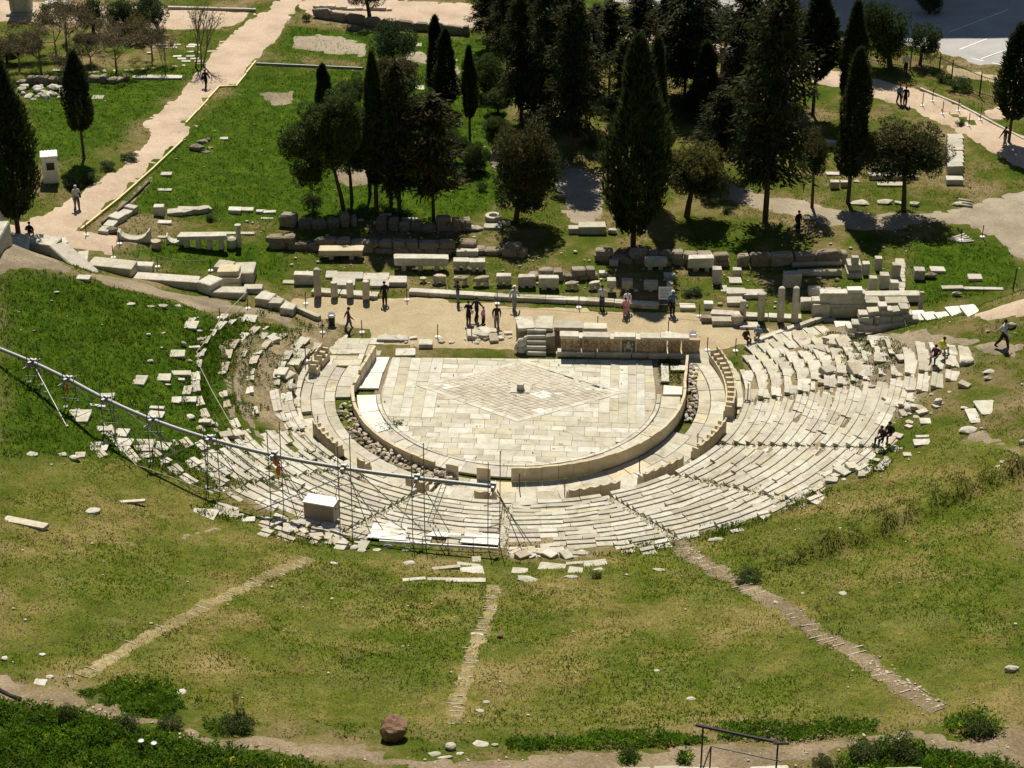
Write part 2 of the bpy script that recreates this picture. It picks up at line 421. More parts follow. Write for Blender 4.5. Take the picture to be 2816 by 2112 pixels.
big = _noise(n, P, 0.16, 8, 0.72, 0.12); mid = _noise(n, P, 0.9, 6, 0.75, 0.1); fin = _noise(n, P, 8.0, 5, 0.8)
green = _ramp(n, mid, [(0.30, (0.022, 0.045, 0.003)), (0.5, (0.042, 0.082, 0.004)), (0.66, (0.075, 0.115, 0.008)), (0.78, (0.13, 0.11, 0.035))])
patch = _ramp(n, big, [(0.38, (0.045, 0.078, 0.006)), (0.48, (0.085, 0.10, 0.016)), (0.55, (0.16, 0.13, 0.055)), (0.64, (0.23, 0.18, 0.10))])
straw = _ramp(n, _noise(n, P, 0.42, 7, 0.72, 0.1), [(0.30, (0.055, 0.05, 0.014)), (0.42, (0.115, 0.11, 0.022)), (0.54, (0.21, 0.17, 0.06)), (0.68, (0.33, 0.26, 0.125))])
strawg = _ramp(n, big, [(0.42, (0.055, 0.098, 0.005)), (0.50, (0.095, 0.125, 0.012)), (0.56, (0.17, 0.15, 0.042)), (0.65, (0.25, 0.20, 0.085))])
c = _mixc(n, patch, green, sp.outputs[1])
dryc = _mixc(n, straw, strawg, 0.7)
dryc = _mixc(n, dryc, (0.13, 0.085, 0.04), _ramp(n, _noise(n, P, 0.55, 8, 0.75, 0.2), [(0.57, (0, 0, 0)), (0.70, (0.8, 0.8, 0.8))]))
c = _mixc(n, c, dryc, sp.outputs[0])
c = _mixc(n, c, _ramp(n, mid, [(0.35, (0.16, 0.125, 0.07)), (0.6, (0.30, 0.245, 0.155))]), sp.outputs[2])
c = _mixc(n, c, _ramp(n, fin, [(0.32, (0.5, 0.48, 0.42)), (0.5, (1.06, 1.06, 1)), (0.70, (1.6, 1.55, 1.45))]), 0.9, 'MULTIPLY')
n.links.new(c, b.inputs['Base Color']); b.inputs['Roughness'].default_value = 1.0; b.inputs['Specular IOR Level'].default_value = 0.05
_bump(n, b, fin, 0.9, 0.12)
gme.materials.append(m)
kind(obj('ground', gme), 'structure')

# ------------------------------------------------------------------ paths and bare earth, sheets on the ground
SHEETS = []
def drape(name, px, mat, lift, step=1.0, jit=0.12, world=None, flat=None):
    W = poly_w(px) if world is None else np.array(world); pts = []; SHEETS.append((name, W))
    r = random.Random(len(px)*7+int(W[0][0]*10))
    for i in range(len(W)):
        a, b2 = W[i], W[(i+1) % len(W)]; L = np.linalg.norm(b2-a); k = max(1, int(L/0.45)); t = np.array([-(b2-a)[1], (b2-a)[0]])/max(L, 1e-6)
        for j in range(k):
            pts.append(a+(b2-a)*j/k+t*(r.uniform(-jit, jit)+jit*1.6*math.sin(i*3.1+j*0.55))*(1 if j else 0.3))
    nb = len(pts); W2 = np.array(pts)
    x0, y0 = W2.min(0); x1, y1 = W2.max(0)
    gx_, gy_ = np.meshgrid(np.arange(x0, x1, step), np.arange(y0, y1, step))
    gx_ = gx_.ravel()+rng.uniform(-.2, .2, gx_.size)*step; gy_ = gy_.ravel()+rng.uniform(-.2, .2, gy_.size)*step
    k = inside(W2, gx_, gy_)
    allp = [Vector(p) for p in pts]+[Vector((a, c_)) for a, c_ in zip(gx_[k], gy_[k])]
    V, E_, Fc, *_ = delaunay_2d_cdt(allp, [(i, (i+1) % nb) for i in range(nb)], [list(range(nb))], 1, 1e-4)
    A = np.array([(v.x, v.y) for v in V]); zz = tz(A[:, 0], A[:, 1])+lift; zz[:nb] -= lift+.035
    me = mesh(name, np.column_stack([A, zz]), Fc, mat, True)
    return kind(obj(name, me), 'structure')

drape('path', [(-60, 700), (-60, 600), (40, 612), (110, 592), (200, 538), (280, 482), (330, 452), (380, 406), (412, 372), (388, 338), (440, 300), (455, 285), (520, 226), (540, 196), (560, 170), (600, 118), (660, 72), (700, 42), (760, 0), (790, -40), (890, -40), (850, 0), (822, 15), (802, 45), (792, 75), (770, 105), (745, 130), (700, 175), (652, 236), (606, 238), (560, 295), (510, 342), (550, 346), (500, 390), (440, 440), (350, 530), (250, 610), (222, 634), (330, 642), (318, 704), (120, 680), (40, 668)], 'path_gravel', 0.05, jit=0.06)
drape('path', [(800, 10), (870, -10), (1300, 10), (1500, 40), (1700, 70), (1990, 120), (2250, 185), (2400, 210), (2560, 255), (2816, 370), (2900, 400), (2900, 510), (2760, 440), (2640, 370), (2490, 295), (2380, 265), (2200, 218), (2050, 165), (1700, 105), (1290, 80), (1100, 72), (850, 45)], 'path_gravel', 0.055, jit=0.06)
drape('plaza', [(-100, -10), (300, 15), (560, 20), (720, 38), (640, 75), (480, 85), (300, 70), (0, 62), (-100, 60)], 'path_gravel', 0.04)
drape('road', [(1500, -60), (2900, -60), (2900, 190), (2700, 185), (2590, 150), (2450, 120), (2200, 60), (1900, 35), (1650, 5)], 'asphalt', 0.05, 2.0, 0.03)
drape('dirt_track', [(1980, 500), (2060, 520), (2140, 540), (2250, 560), (2400, 585), (2560, 580), (2680, 560), (2760, 530), (2900, 500), (2900, 760), (2816, 720), (2760, 680), (2680, 630), (2580, 610), (2440, 640), (2280, 625), (2150, 590), (2000, 555)], 'grey_gravel', 0.05)
drape('dirt_patch', [(1500, 480), (1580, 455), (1640, 480), (1680, 540), (1660, 600), (1600, 640), (1560, 610), (1540, 560)], 'grey_gravel', 0.05)
drape('dirt_patch', [(1330, 400), (1420, 420), (1500, 440), (1470, 490), (1400, 500), (1340, 450)], 'grey_gravel', 0.05)
drape('dirt_patch', [(790, 100), (930, 92), (1010, 120), (1010, 165), (880, 145), (800, 130)], 'grey_gravel', 0.05)
drape('dirt_path', [(1120, 140), (1260, 160), (1275, 250), (1200, 280), (1130, 310), (1150, 270), (1220, 240), (1190, 185), (1100, 165)], 'grey_gravel', 0.052)
drape('dirt_patch', [(900, 480), (1000, 430), (1100, 450), (1060, 500), (960, 520)], 'slope_earth', 0.05)
drape('dirt_patch', [(700, 255), (810, 250), (830, 280), (740, 295)], 'slope_earth', 0.05)
drape('dirt_track', [(2650, 870), (2816, 815), (2900, 810), (2900, 870), (2700, 880)], 'path_gravel', 0.05)
# the terrace between the orchestra and the stage ruins
drape('stage_terrace', [(850, 872), (820, 850), (780, 840), (800, 820), (880, 808), (1060, 820), (1120, 812), (1400, 838), (1800, 855), (1920, 862), (1940, 885), (2180, 905), (2150, 912), (2070, 945), (1990, 970), (1925, 985), (1920, 975), (1535, 975), (1450, 972), (1400, 966), (1330, 962), (1180, 958), (1060, 958), (1020, 945), (1010, 910), (930, 895)], 'terrace_earth', 0.03, 0.7, 0.10)
# bare bank under the left parodos wall, worn earth on the right slope
drape('earth_bank', [(-40, 690), (60, 680), (110, 690), (200, 745), (330, 765), (460, 800), (560, 812), (640, 838), (700, 845), (800, 872), (830, 900), (790, 905), (740, 880), (660, 860), (560, 860), (480, 825), (380, 805), (290, 785), (230, 755), (150, 750), (60, 745), (-40, 752)], 'slope_earth', 0.05, 0.7, 0.15)
drape('earth_bank', [(2260, 905), (2350, 880), (2480, 915), (2560, 905), (2700, 940), (2816, 945), (2816, 985), (2700, 965), (2600, 955), (2530, 965), (2480, 990), (2470, 1060), (2360, 1090), (2330, 1050), (2390, 1010), (2330, 980), (2290, 960)], 'slope_earth', 0.05, 0.7, 0.2)
drape('earth_bank', [(2700, 1180), (2816, 1230), (2816, 1260), (2740, 1225), (2640, 1215)], 'slope_earth', 0.05, 0.7, 0.15)
# strips of bare earth between the broken rows of the left wing
drape('earth_strip', [(690, 900), (720, 935), (690, 980), (670, 1040), (672, 1100), (700, 1160), (740, 1215), (700, 1200), (660, 1140), (640, 1060), (645, 990), (665, 935)], 'slope_earth', 0.06, 0.5, 0.06)
drape('earth_strip', [(600, 950), (640, 930), (620, 990), (600, 1030)], 'slope_earth', 0.06, 0.5, 0.06)
drape('earth_strip', [(615, 1040), (645, 1020), (640, 1090), (650, 1140), (690, 1200), (720, 1230), (660, 1190), (620, 1120)], 'slope_earth', 0.06, 0.5, 0.06)
drape('earth_strip', [(730, 950), (750, 960), (740, 1010), (730, 1070), (745, 1130), (780, 1180), (740, 1150), (715, 1080), (715, 1010)], 'slope_earth', 0.06, 0.5, 0.06)
# the upper walk along the foot of the picture
drape('upper_walk', [(-60, 1850), (60, 1880), (110, 1905), (220, 1905), (300, 1935), (350, 1965), (420, 1975), (520, 1995), (640, 2030), (760, 2030), (900, 2040), (1040, 2062), (1120, 2085), (1250, 2090), (1450, 2072), (1700, 2062), (1850, 2050), (2000, 2045), (2200, 2040), (2330, 2035), (2400, 2020), (2520, 2008), (2640, 2030), (2750, 2010), (2900, 1985), (2900, 2140), (2720, 2120), (2640, 2080), (2420, 2050), (2350, 2060), (2250, 2105), (2100, 2130), (1400, 2140), (1180, 2130), (1020, 2110), (880, 2085), (760, 2075), (600, 2055), (440, 2010), (300, 1985), (180, 1945), (60, 1925), (-60, 1915)], 'walk_earth', 0.05, 0.7, 0.22)
# trodden stairs up the grass slope: earth treads
def stair(px_c, width, n, label, mat='walk_earth', skip=0.15, strip=True, el=.06):
    """a trodden strip with thin, broken tread edges"""
    t = thing('hillside_stair', label, 'stair', G(*px_c[0]), 0); o = np.array(t.location)
    W = np.array([G(*p) for p in px_c]); d = np.r_[0, np.cumsum(np.linalg.norm(np.diff(W[:, :2], axis=0), axis=1))]
    def at(s): return np.interp(s, d, W[:, 0]), np.interp(s, d, W[:, 1])
    def dirn(s):
        a, b2 = at(max(0, s-.6)), at(min(d[-1], s+.6)); return math.atan2(b2[1]-a[1], b2[0]-a[0])
    ss = np.arange(0, d[-1], .38); V = []; F = []
    for k, s in enumerate(ss):
        x, y = at(s); a = dirn(s)+math.pi/2; wl, wr = width*.5*random.uniform(.6, 1.35), width*.5*random.uniform(.6, 1.35)
        for f in (-wl, -wl*.4, wr*.4, wr):
            q = (x+math.cos(a)*f, y+math.sin(a)*f); V.append((q[0]-o[0], q[1]-o[1], float(tz(*q))+(-.04 if f in (-wl, wr) else .035)-o[2]))
        if k: F += [((k-1)*4+j, (k-1)*4+j+1, k*4+j+1, k*4+j) for j in range(3)]
    if strip: obj('worn_strip', mesh('worn_strip', V, F, mat, True), None, t)
    for k in range(n):
        if random.random() < skip: continue
        s = d[-1]*(k+0.5)/n+random.uniform(-.08, .08); x, y = at(s); a = dirn(s)+math.pi/2; L = width*random.uniform(.3, .8); sh = random.uniform(-.15, .15)*width
        x += math.cos(a)*sh; y += math.sin(a)*sh
        block('tread_edge', 'rubble', (x-o[0], y-o[1], float(tz(x, y))-o[2]-.05), (L, el, .115+random.uniform(-.04, .01)), a+random.uniform(-.06, .06), t, .04, sink=0)
    return t

# ================================================================== ORCHESTRA
TH = R(-3.2)                                   # the stage stands a little askew to the view
def rot2(x, y, a=TH): return x*math.cos(a)-y*math.sin(a), x*math.sin(a)+y*math.cos(a)
def clip_poly(poly, conv):
    """part of a polygon inside a convex counter-clockwise polygon"""
    out = list(poly)
    for i in range(len(conv)):
        a, b2 = conv[i], conv[(i+1) % len(conv)]; src = out; out = []
        if not src: return []
        def s(p): return (b2[0]-a[0])*(p[1]-a[1])-(b2[1]-a[1])*(p[0]-a[0])
        for j in range(len(src)):
            p, q = src[j], src[(j+1) % len(src)]; sp_, sq = s(p), s(q)
            if sp_ >= 0: out.append(p)
            if (sp_ >= 0) != (sq >= 0):
                t = sp_/(sp_-sq); out.append((p[0]+(q[0]-p[0])*t, p[1]+(q[1]-p[1])*t))
    return out
def area(p): return 0.5*sum(p[i][0]*p[(i+1) % len(p)][1]-p[(i+1) % len(p)][0]*p[i][1] for i in range(len(p)))
def slab(name, poly, ztop, th, mat, parent, tilt=0.006, off=(0, 0, 0), gap=0.007, cham=0.009):
    """flat slab with its own edges: polygon shrunk by the joint, top edge worn"""
    c = np.mean(poly, axis=0); r0 = [np.array(p)-c for p in poly]
    def shr(d): return [q*(max(0.0, np.linalg.norm(q)-d*1.3)/max(np.linalg.norm(q), 1e-6)) for q in r0]
    a, bq = shr(gap), shr(gap+cham); n = len(poly); tx, ty = random.uniform(-tilt, tilt), random.uniform(-tilt, tilt)
    V = [(q[0], q[1], -th) for q in a]+[(q[0], q[1], -cham+tx*q[0]+ty*q[1]) for q in a]+[(q[0], q[1], tx*q[0]+ty*q[1]) for q in bq]
    F = []
    for k in range(2):
        F += [(k*n+i, k*n+(i+1) % n, (k+1)*n+(i+1) % n, (k+1)*n+i) for i in range(n)]
    F.append(tuple(range(2*n, 3*n)))
    return obj(name, mesh(name, V, F, mat), None, parent, (c[0]-off[0], c[1]-off[1], ztop-off[2]))

pav = kind(obj('orchestra_floor', mesh('orchestra_floor', [(-9.2, -9.2, 0), (9.2, -9.2, 0), (9.2, 4.8, 0), (-9.2, 4.8, 0)], [(0, 1, 2, 3)], 'slope_earth'), loc=(0, 0, -0.09)), 'structure')
ZO = pav.location
RB = 8.75
conv = [(RB*math.cos(t), RB*math.sin(t)) for t in np.linspace(math.pi, 2*math.pi, 40)]+[(8.75, 4.3), (-8.3, 4.75)]
RH = [(-6.6, 0.55), (0.15, -3.75), (6.9, 0.45), (0.2, 4.35)]           # the lozenge, local frame
def in_rh(x, y, s=1.0):
    return abs(x-0.15)/(6.75*s)+abs(y-0.4)/(4.08*s) < 1
rects = []
y = -9.0; row = 0
while y < -3.6:                                   # cross rows, near part
    h = random.uniform(0.50, 0.68); x = -9+random.uniform(0, 1)
    while x < 9:
        wd = random.uniform(0.75, 1.55); rects.append((x, y, x+wd, y+h, row % 2)); x += wd
    y += h; row += 1
ymid = y
for sgn in (-1, 1):                               # long columns either side
    x = 5.15
    while x < 9.0:
        wd = random.uniform(0.52, 0.75); yy = ymid+random.uniform(-.0, 0.0)
        while yy < 4.9:
            L = min(random.uniform(0.8, 1.7), 4.95-yy)
            if L < 0.15: break
            rects.append((sgn*x if sgn > 0 else -(x+wd), yy, sgn*x+wd if sgn > 0 else -x, yy+L, row % 2)); yy += L
        x += wd; row += 1
y = ymid
while y < 4.9:                                    # cross rows behind and beside the lozenge
    h = random.uniform(0.5, 0.66); x = -5.15
    while x < 5.1:
        wd = min(random.uniform(0.75, 1.5), 5.15-x); rects.append((x, y, x+wd, y+h, row % 2)); x += wd
    y += h; row += 1
missing = [(-3.6, -7.4), (5.2, -7.0)]
for x0, y0, x1, y1, tone in rects:
    if all(in_rh(a, c_) for a, c_ in ((x0, y0), (x1, y0), (x1, y1), (x0, y1))): continue
    q = [rot2(a, c_) for a, c_ in ((x0, y0), (x1, y0), (x1, y1), (x0, y1))]
    q = clip_poly(q, conv)
    if len(q) < 3 or area(q) < 0.05: continue
    slab('paving_slab', q, random.uniform(-0.012, 0.008), 0.10, 'pale_paving' if random.random() < (0.72 if tone else 0.15) else 'paving', pav, 0.008, ZO)
# the lozenge: an edging band and small tiles
band = []
cs = [np.array(p) for p in RH]; cc = np.mean(cs, axis=0)
for i in range(4):
    a, b2 = cs[i], cs[(i+1) % 4]; L = np.linalg.norm(b2-a); k = int(L/0.95)
    for j in range(k):
        p0, p1 = a+(b2-a)*j/k, a+(b2-a)*(j+1)/k; f = 0.90
        q = [rot2(*p) for p in (p0, p1, cc+(p1-cc)*f, cc+(p0-cc)*f)]
        slab('edging_slab', q, 0.016, 0.11, 'pale_paving', pav, 0.003, ZO, 0.008)
tiles = []
d1 = (cs[1]-cs[0])/np.linalg.norm(cs[1]-cs[0]); d2 = (cs[3]-cs[0])/np.linalg.norm(cs[3]-cs[0])
s = 0.36
o_ = cs[0]+(cc-cs[0])*0.1; L1 = np.linalg.norm(cs[1]-cs[0])*0.9; L2 = np.linalg.norm(cs[3]-cs[0])*0.9
n1, n2 = int(L1/s), int(L2/s)
for i in range(n1):
    for j in range(n2):
        q = [o_+d1*(L1*(i+a)/n1)+d2*(L2*(j+b_)/n2) for a, b_ in ((0, 0), (1, 0), (1, 1), (0, 1))]
        if random.random() < 0.3:        # halved tiles
            m_ = 0.5
            tiles.append([q[0], q[0]+(q[1]-q[0])*m_, q[3]+(q[2]-q[3])*m_, q[3]]); tiles.append([q[0]+(q[1]-q[0])*m_, q[1], q[2], q[3]+(q[2]-q[3])*m_])
        else: tiles.append(q)
tiles.sort(key=lambda q: np.mean(q, axis=0)[1])
lite = [(-4.6, 1.0, 1.5, .5), (1.6, -0.2, 1.0, .5), (5.0, 0.5, 1.0, .35), (1.5, -2.3, 1, .3)]
mbt = MB()
for k, q in enumerate(tiles):
    q = [rot2(*p) for p in q]; c_ = np.mean(q, axis=0)
    lt = any(abs(c_[0]-a)/e+abs(c_[1]-b_)/f < 1 for a, b_, e, f in lite) and random.random() < .8
    if k < 296: slab('lozenge_tile', q, 0.014+random.uniform(-.008, .006), 0.10, 'new_marble' if lt else 'mosaic', pav, 0.02, ZO, 0.012, 0.008)
    else:
        z = 0.014+random.uniform(-.008, .006); qq = [c_+(np.array(p)-c_)*0.93 for p in q]
        mbt.add([(p[0]-ZO[0], p[1]-ZO[1], z-ZO[2]) for p in qq]+[(p[0]-ZO[0], p[1]-ZO[1], z-0.1-ZO[2]) for p in qq], [(0, 1, 2, 3), (0, 4, 5, 1), (1, 5, 6, 2), (2, 6, 7, 3), (3, 7, 4, 0)])
tm = mbt.build('lozenge_tiles', 'mosaic', pav); kind(tm, 'stuff')
m2, n2_, b2_ = _nodes('mosaic_mass'); pp = _pos(n2_)
vor = n2_.nodes.new('ShaderNodeTexVoronoi'); vor.inputs['Scale'].default_value = 2.6; n2_.links.new(pp, vor.inputs['Vector'])
sc_ = n2_.nodes.new('ShaderNodeSeparateColor'); n2_.links.new(vor.outputs['Color'], sc_.inputs[0])
cN = _ramp(n2_, sc_.outputs[0], [(0, (0.43, 0.375, 0.28)), (0.3, (0.51, 0.465, 0.36)), (0.6, (0.47, 0.425, 0.325)), (0.85, (0.53, 0.495, 0.40)), (1, (0.44, 0.37, 0.285))])
cN = _mixc(n2_, cN, _ramp(n2_, _noise(n2_, pp, 6, 5, .7), [(0.3, (.7, .7, .66)), (.6, (1.05, 1.05, 1.05))]), 1.0, 'MULTIPLY')
n2_.links.new(cN, b2_.inputs['Base Color']); b2_.inputs['Roughness'].default_value = 0.85
tm.data.materials.clear(); tm.data.materials.append(m2)
# altar stump in the middle of the lozenge
al = thing('altar_base', 'small round stone altar stump in the middle of the lozenge paving', 'altar', (*rot2(0.1, 0.42), 0.02))
mb = MB(); mb.box((0, 0, 0.02), (1.25, 1.0, 0.05), TH); mb.build('plinth', 'pale_paving', al)
mb = MB(); mb.lathe((0, 0, 0.045), [(0.27, 0), (0.25, .06), (0.22, .1), (0.24, .3), (0.27, .34), (0.27, .40)], 14); mb.build('drum', 'grey_stone', al)

def ring_slabs(name, r0, r1, a0, a1, w, ztop, mat, parent, th=0.14, skip=0.0, off=(0, 0, 0), jit=0.02, gap=0.012):
    n = max(1, int(abs(a1-a0)*(r0+r1)/2/w)); out = []; ed = [a0+(a1-a0)*k/n+(random.uniform(-.2, .2)*(a1-a0)/n if 0 < k < n else 0) for k in range(n+1)]
    for k in range(n):
        if random.random() < skip: continue
        t0, t1 = sorted((ed[k], ed[k+1])); tm_ = (t0+t1)/2
        q = [(r0*math.cos(t0), r0*math.sin(t0)), (r1*math.cos(t0), r1*math.sin(t0)), (r1*math.cos(tm_), r1*math.sin(tm_)), (r1*math.cos(t1), r1*math.sin(t1)), (r0*math.cos(t1), r0*math.sin(t1)), (r0*math.cos(tm_), r0*math.sin(tm_))]
        out.append(slab(name, q, ztop+random.uniform(-jit, jit), th, mat if isinstance(mat, str) else random.choice(mat), parent, 0.01, off, gap))
    return out
kerb = thing('orchestra_kerb', 'curved ring of thin marble kerb stones around the orchestra paving', 'kerb', (0, -8.9, 0))
KO = (0, -8.9, 0)
ring_slabs('kerb_stone', 8.80, 9.05, R(-178), R(-2), 1.3, 0.05, ['marble', 'pale_paving'], kerb, 0.16, 0.08, KO)
wk = thing('drain_walk', 'ring of large marble slabs between kerb and parapet', 'pavement', (0, -9.7, 0)); WO = (0, -9.7, 0)
ring_slabs('walk_slab', 9.08, 10.30, R(-178), R(-150), 1.9, 0.03, 'new_marble', wk, 0.12, 0, WO, 0.01)
ring_slabs('walk_slab', 9.08, 10.30, R(-149.5), R(-3), 1.25, 0.02, ['marble', 'paving', 'marble'], wk, 0.12, 0.04, WO)
for q, mt in (([(-10.3, 0.5), (-8.95, 0.5), (-8.8, 2.6), (-10.0, 2.6)], 'new_marble'), ([(-10.0, 2.65), (-8.75, 2.65), (-8.45, 4.7), (-9.6, 4.7)], 'new_marble'), ([(9.2, -0.3), (10.4, -0.3), (10.5, 0.7), (9.3, 0.9)], 'new_marble'), ([(9.9, 2.9), (11.0, 2.9), (11.0, 3.6), (9.9, 3.6)], 'pale_paving'), ([(9.2, 1.4), (9.7, 1.4), (9.8, 3.8), (9.3, 3.8)], 'marble')):
    slab('walk_slab', q, 0.04, 0.12, mt, wk, 0.004, WO)

# ------------------------------------------------------------------ parapet of upright slabs
par = thing('parapet', 'curved parapet of upright beige marble slabs around the orchestra', 'parapet', (0, -10.6, 0)); PO = np.array([0, -10.6, 0])
def upright(name, x, y, a, wd, h, th, mat, parent, off, z=0.0, i=None, cut=0.0):
    mb = MB(); r = random.uniform
    P = [(-wd/2, 0), (wd/2, 0), (wd/2+r(-.01, .01), h*(1-cut*r(.3, 1))), (r(-.2, .2)*wd, h*(1-cut*r(-.2, .3))), (-wd/2+r(-.01, .01), h*(1-cut*r(.3, 1)))]
    mb.prism(P, -th/2, th/2)
    return mb.build(name, mat, parent, (x-off[0], y-off[1], z-off[2]), (r(-.012, .012), r(-.006, .006), a+r(-.012, .012)))
RP = 10.55; a = R(-92.6)
while a < R(-1):
    wd = random.uniform(0.82, 1.06); a1 = a+wd/RP; am = (a+a1)/2
    upright('parapet_slab', RP*math.cos(am), RP*math.sin(am), am+math.pi/2, wd*0.985, random.uniform(0.88, 0.96), 0.17, 'warm_marble', par, PO, -0.05, cut=0.03)
    a = a1
for k in range(4):
    upright('parapet_slab', 10.6+0.12*(k+0.5), 0.15+1.02*(k+0.5), math.pi/2-0.12, 1.0, 0.9-0.08*k, 0.17, 'warm_marble', par, PO, -0.05, cut=0.08)
a = R(-180)
while a < R(-119):
    wd = random.uniform(0.9, 1.2); a1 = a+wd/RP; am = (a+a1)/2
    upright('parapet_slab', RP*math.cos(am), RP*math.sin(am), am+math.pi/2, wd*0.99, 0.60+random.uniform(-.03, .03), 0.20, 'warm_marble', par, PO, -0.05, cut=0.04)
    a = a1
for k in range(4):
    upright('parapet_slab', -10.45+0.27*(k+.4), 0.2+1.15*(k+0.5), math.pi/2-0.20, 1.12, 0.95 if k > 0 else .7, 0.18, 'warm_marble', par, PO, -0.05, cut=0.06)
for u, v, wd, h in ((1244, 1312, 0.75, 0.95), (1330, 1317, 0.80, 0.85)):
    p = at_z(u, v, 0); upright('parapet_slab', p[0], p[1], math.atan2(p[1], p[0])+math.pi/2, wd, h, 0.17, 'warm_marble', par, PO, -0.03, cut=0.05)

# ------------------------------------------------------------------ drain channel with fallen stones
ch = thing('drain_channel', 'sunken drain channel filled with rough broken stones on the left of the parapet', 'channel', (-10, -5, 0)); CO = np.array([-10, -5, 0.0])
def wall_arc(r, a0, a1, z0, z1, th, n=28):
    mb = MB(); A = np.linspace(a0, a1, n); V = []
    for t in A:
        for rr in (r, r+th):
            for z in (z0, z1): V.append((rr*math.cos(t), rr*math.sin(t), z))
    F = []
    for k in range(n-1):
        i, j = k*4, (k+1)*4; F += [(i, j, j+1, i+1), (i+1, j+1, j+3, i+3), (i+3, j+3, j+2, i+2)]
    F += [(0, 1, 3, 2), ((n-1)*4, (n-1)*4+2, (n-1)*4+3, (n-1)*4+1)]
    mb.add(V, F); return mb
mb = wall_arc(10.68, R(-176), R(-113), -0.6, -0.25, 0.95); mb.v = [tuple(np.array(q)-CO) for q in mb.v]; mb.build('channel_bed', 'conglomerate', ch)
for k in range(230):
    a = random.uniform(R(-172), R(-112.5)); rr = random.uniform(10.75, 11.62); s_ = random.uniform(0.16, 0.40)
    rock('stone', 'conglomerate' if rr > 11.42 else 'rubble', (rr*math.cos(a)-CO[0], rr*math.sin(a)-CO[1], random.uniform(-0.2, 0.12)-(0.0 if rr < 11.3 else .1)), s_, ch, sink=0)
for k in range(26):
    p = at_z(random.uniform(1165, 1248), random.uniform(1302, 1322), 0.2)
    rock('stone', 'rubble', (p[0]-CO[0], p[1]-CO[1], random.uniform(0, .25)), random.uniform(.3, .55), ch, sink=0)
ch2 = thing('drain_channel', 'dark strip of broken stones beside the right end of the parapet', 'channel', (11.2, 1, 0)); CO2 = np.array([11.2, 1, 0.0])
for k in range(120):
    t = random.random(); y_ = -3.6+t*7.4; x_ = math.sqrt(max(0, 11.05**2-min(y_, 0)**2))+0.12*max(y_, 0)+random.uniform(-.28, .32)
    rock('stone', random.choice(['conglomerate', 'grey_stone']), (x_-CO2[0], y_-CO2[1], random.uniform(-.18, .02)), random.uniform(.18, .40), ch2, sink=0)

# ------------------------------------------------------------------ the paved passage between parapet and thrones
pw = kind(obj('passage', wall_arc(10.66, R(-200), R(-113.5), -0.2, -0.17, 2.5).mesh('passage', 'slope_earth')), 'structure')
ring_slabs('passage_slab', 11.68, 12.35, R(-196), R(-114), 1.5, 0.02, ['marble', 'paving'], pw, 0.18)
ring_slabs('passage_slab', 12.36, 13.20, R(-198), R(-114), 1.7, 0.03, ['marble', 'paving'], pw, 0.18)
ring_slabs('passage_slab', 10.70, 11.66, R(-199), R(-177), 1.2, 0.02, ['marble', 'paving'], pw, 0.18)
ring_slabs('passage_slab', 10.72, 11.9, R(-113), R(-27), 1.35, -0.03, ['marble', 'paving', 'warm_marble'], pw, 0.18)
ring_slabs('passage_slab', 11.92, 13.15, R(-113), R(-27), 1.25, 0.0, ['marble', 'paving'], pw, 0.18)
ring_slabs('passage_slab', 11.45, 12.2, R(-27), R(22), 1.3, 0.0, ['marble', 'paving', 'warm_marble'], pw, 0.18, 0.05)
ring_slabs('passage_slab', 12.22, 13.2, R(-27), R(24), 1.5, 0.02, ['marble', 'paving'], pw, 0.18)
def paved(x0, x1, y0, y1, lean, z, w=1.2, h=.9):
    y = y0
    while y < y1-.2:
        hh = min(random.uniform(.7, 1.2)*h, y1-y); x = x0
        while x < x1-.2:
            ww = min(random.uniform(.7, 1.3)*w, x1-x); slab('passage_slab', [(x+lean*y, y), (x+ww+lean*y, y), (x+ww+lean*(y+hh), y+hh), (x+lean*(y+hh), y+hh)], z+random.uniform(-.03, .02), .2, random.choice(['marble', 'paving', 'rubble']), pw, .012); x += ww
        y += hh
paved(-13.9, -10.75, 3.6, 7.9, .12, .02); paved(-10.6, -9.6, 4.9, 7.4, .1, .03); paved(11.55, 13.6, 3.0, 6.4, .08, .02)
for a0, a1 in ((-200, -150), (-150, -93), (-92, -40), (-40, 20)):       # the walk behind the thrones
    ring_slabs('passage_slab', 13.22, 13.85, R(a0), R(a1), 1.1, 0.06, ['marble', 'rubble', 'paving'], pw, 0.5, 0.12, jit=.04); ring_slabs('passage_slab', 13.87, 14.40, R(a0), R(a1), 1.2, 0.22, ['marble', 'paving'], pw, 0.5, 0.15, jit=.04)

# ================================================================== SEATING
# thrones of the front row, seen from behind
def throne_mesh(seed):
    r = random.Random(seed); mb = MB()
    mb.box((0, 0.06, 0.19), (0.62, 0.50, 0.38)); mb.box((-0.26, 0.02, 0.50), (0.10, 0.42, 0.26)); mb.box((0.26, 0.02, 0.50), (0.10, 0.42, 0.26))
    P = [(-0.31, 0.0), (0.31, 0.0), (0.31, 0.86), (0.22, 0.83), (0.1, 0.79), (0, 0.78), (-0.1, 0.79), (-0.22, 0.83), (-0.31, 0.86)]
    mb.prism([(x, z*(1+r.uniform(-.02, .02))) for x, z in P], -0.30, -0.19)
    return mb.mesh('throne', 'warm_marble')
TM = [throne_mesh(k) for k in range(4)]
def throne_row(a0, a1, label, drop=0.0, rt=13.45):
    am = R((a0+a1)/2); o = np.array([rt*math.cos(am), rt*math.sin(am), 0.0]); t = thing('throne_row', label, 'throne row', o)
    n = int(R(a1-a0)*rt/0.635)
    for k in range(n):
        if random.random() < drop: continue
        a = R(a0)+(k+0.5)*0.635/rt
        obj('throne', random.choice(TM), None, t, (rt*math.cos(a)-o[0], rt*math.sin(a)-o[1], 0.02), (0, 0, a+math.pi/2), (1, 1, 1.28))
    return t
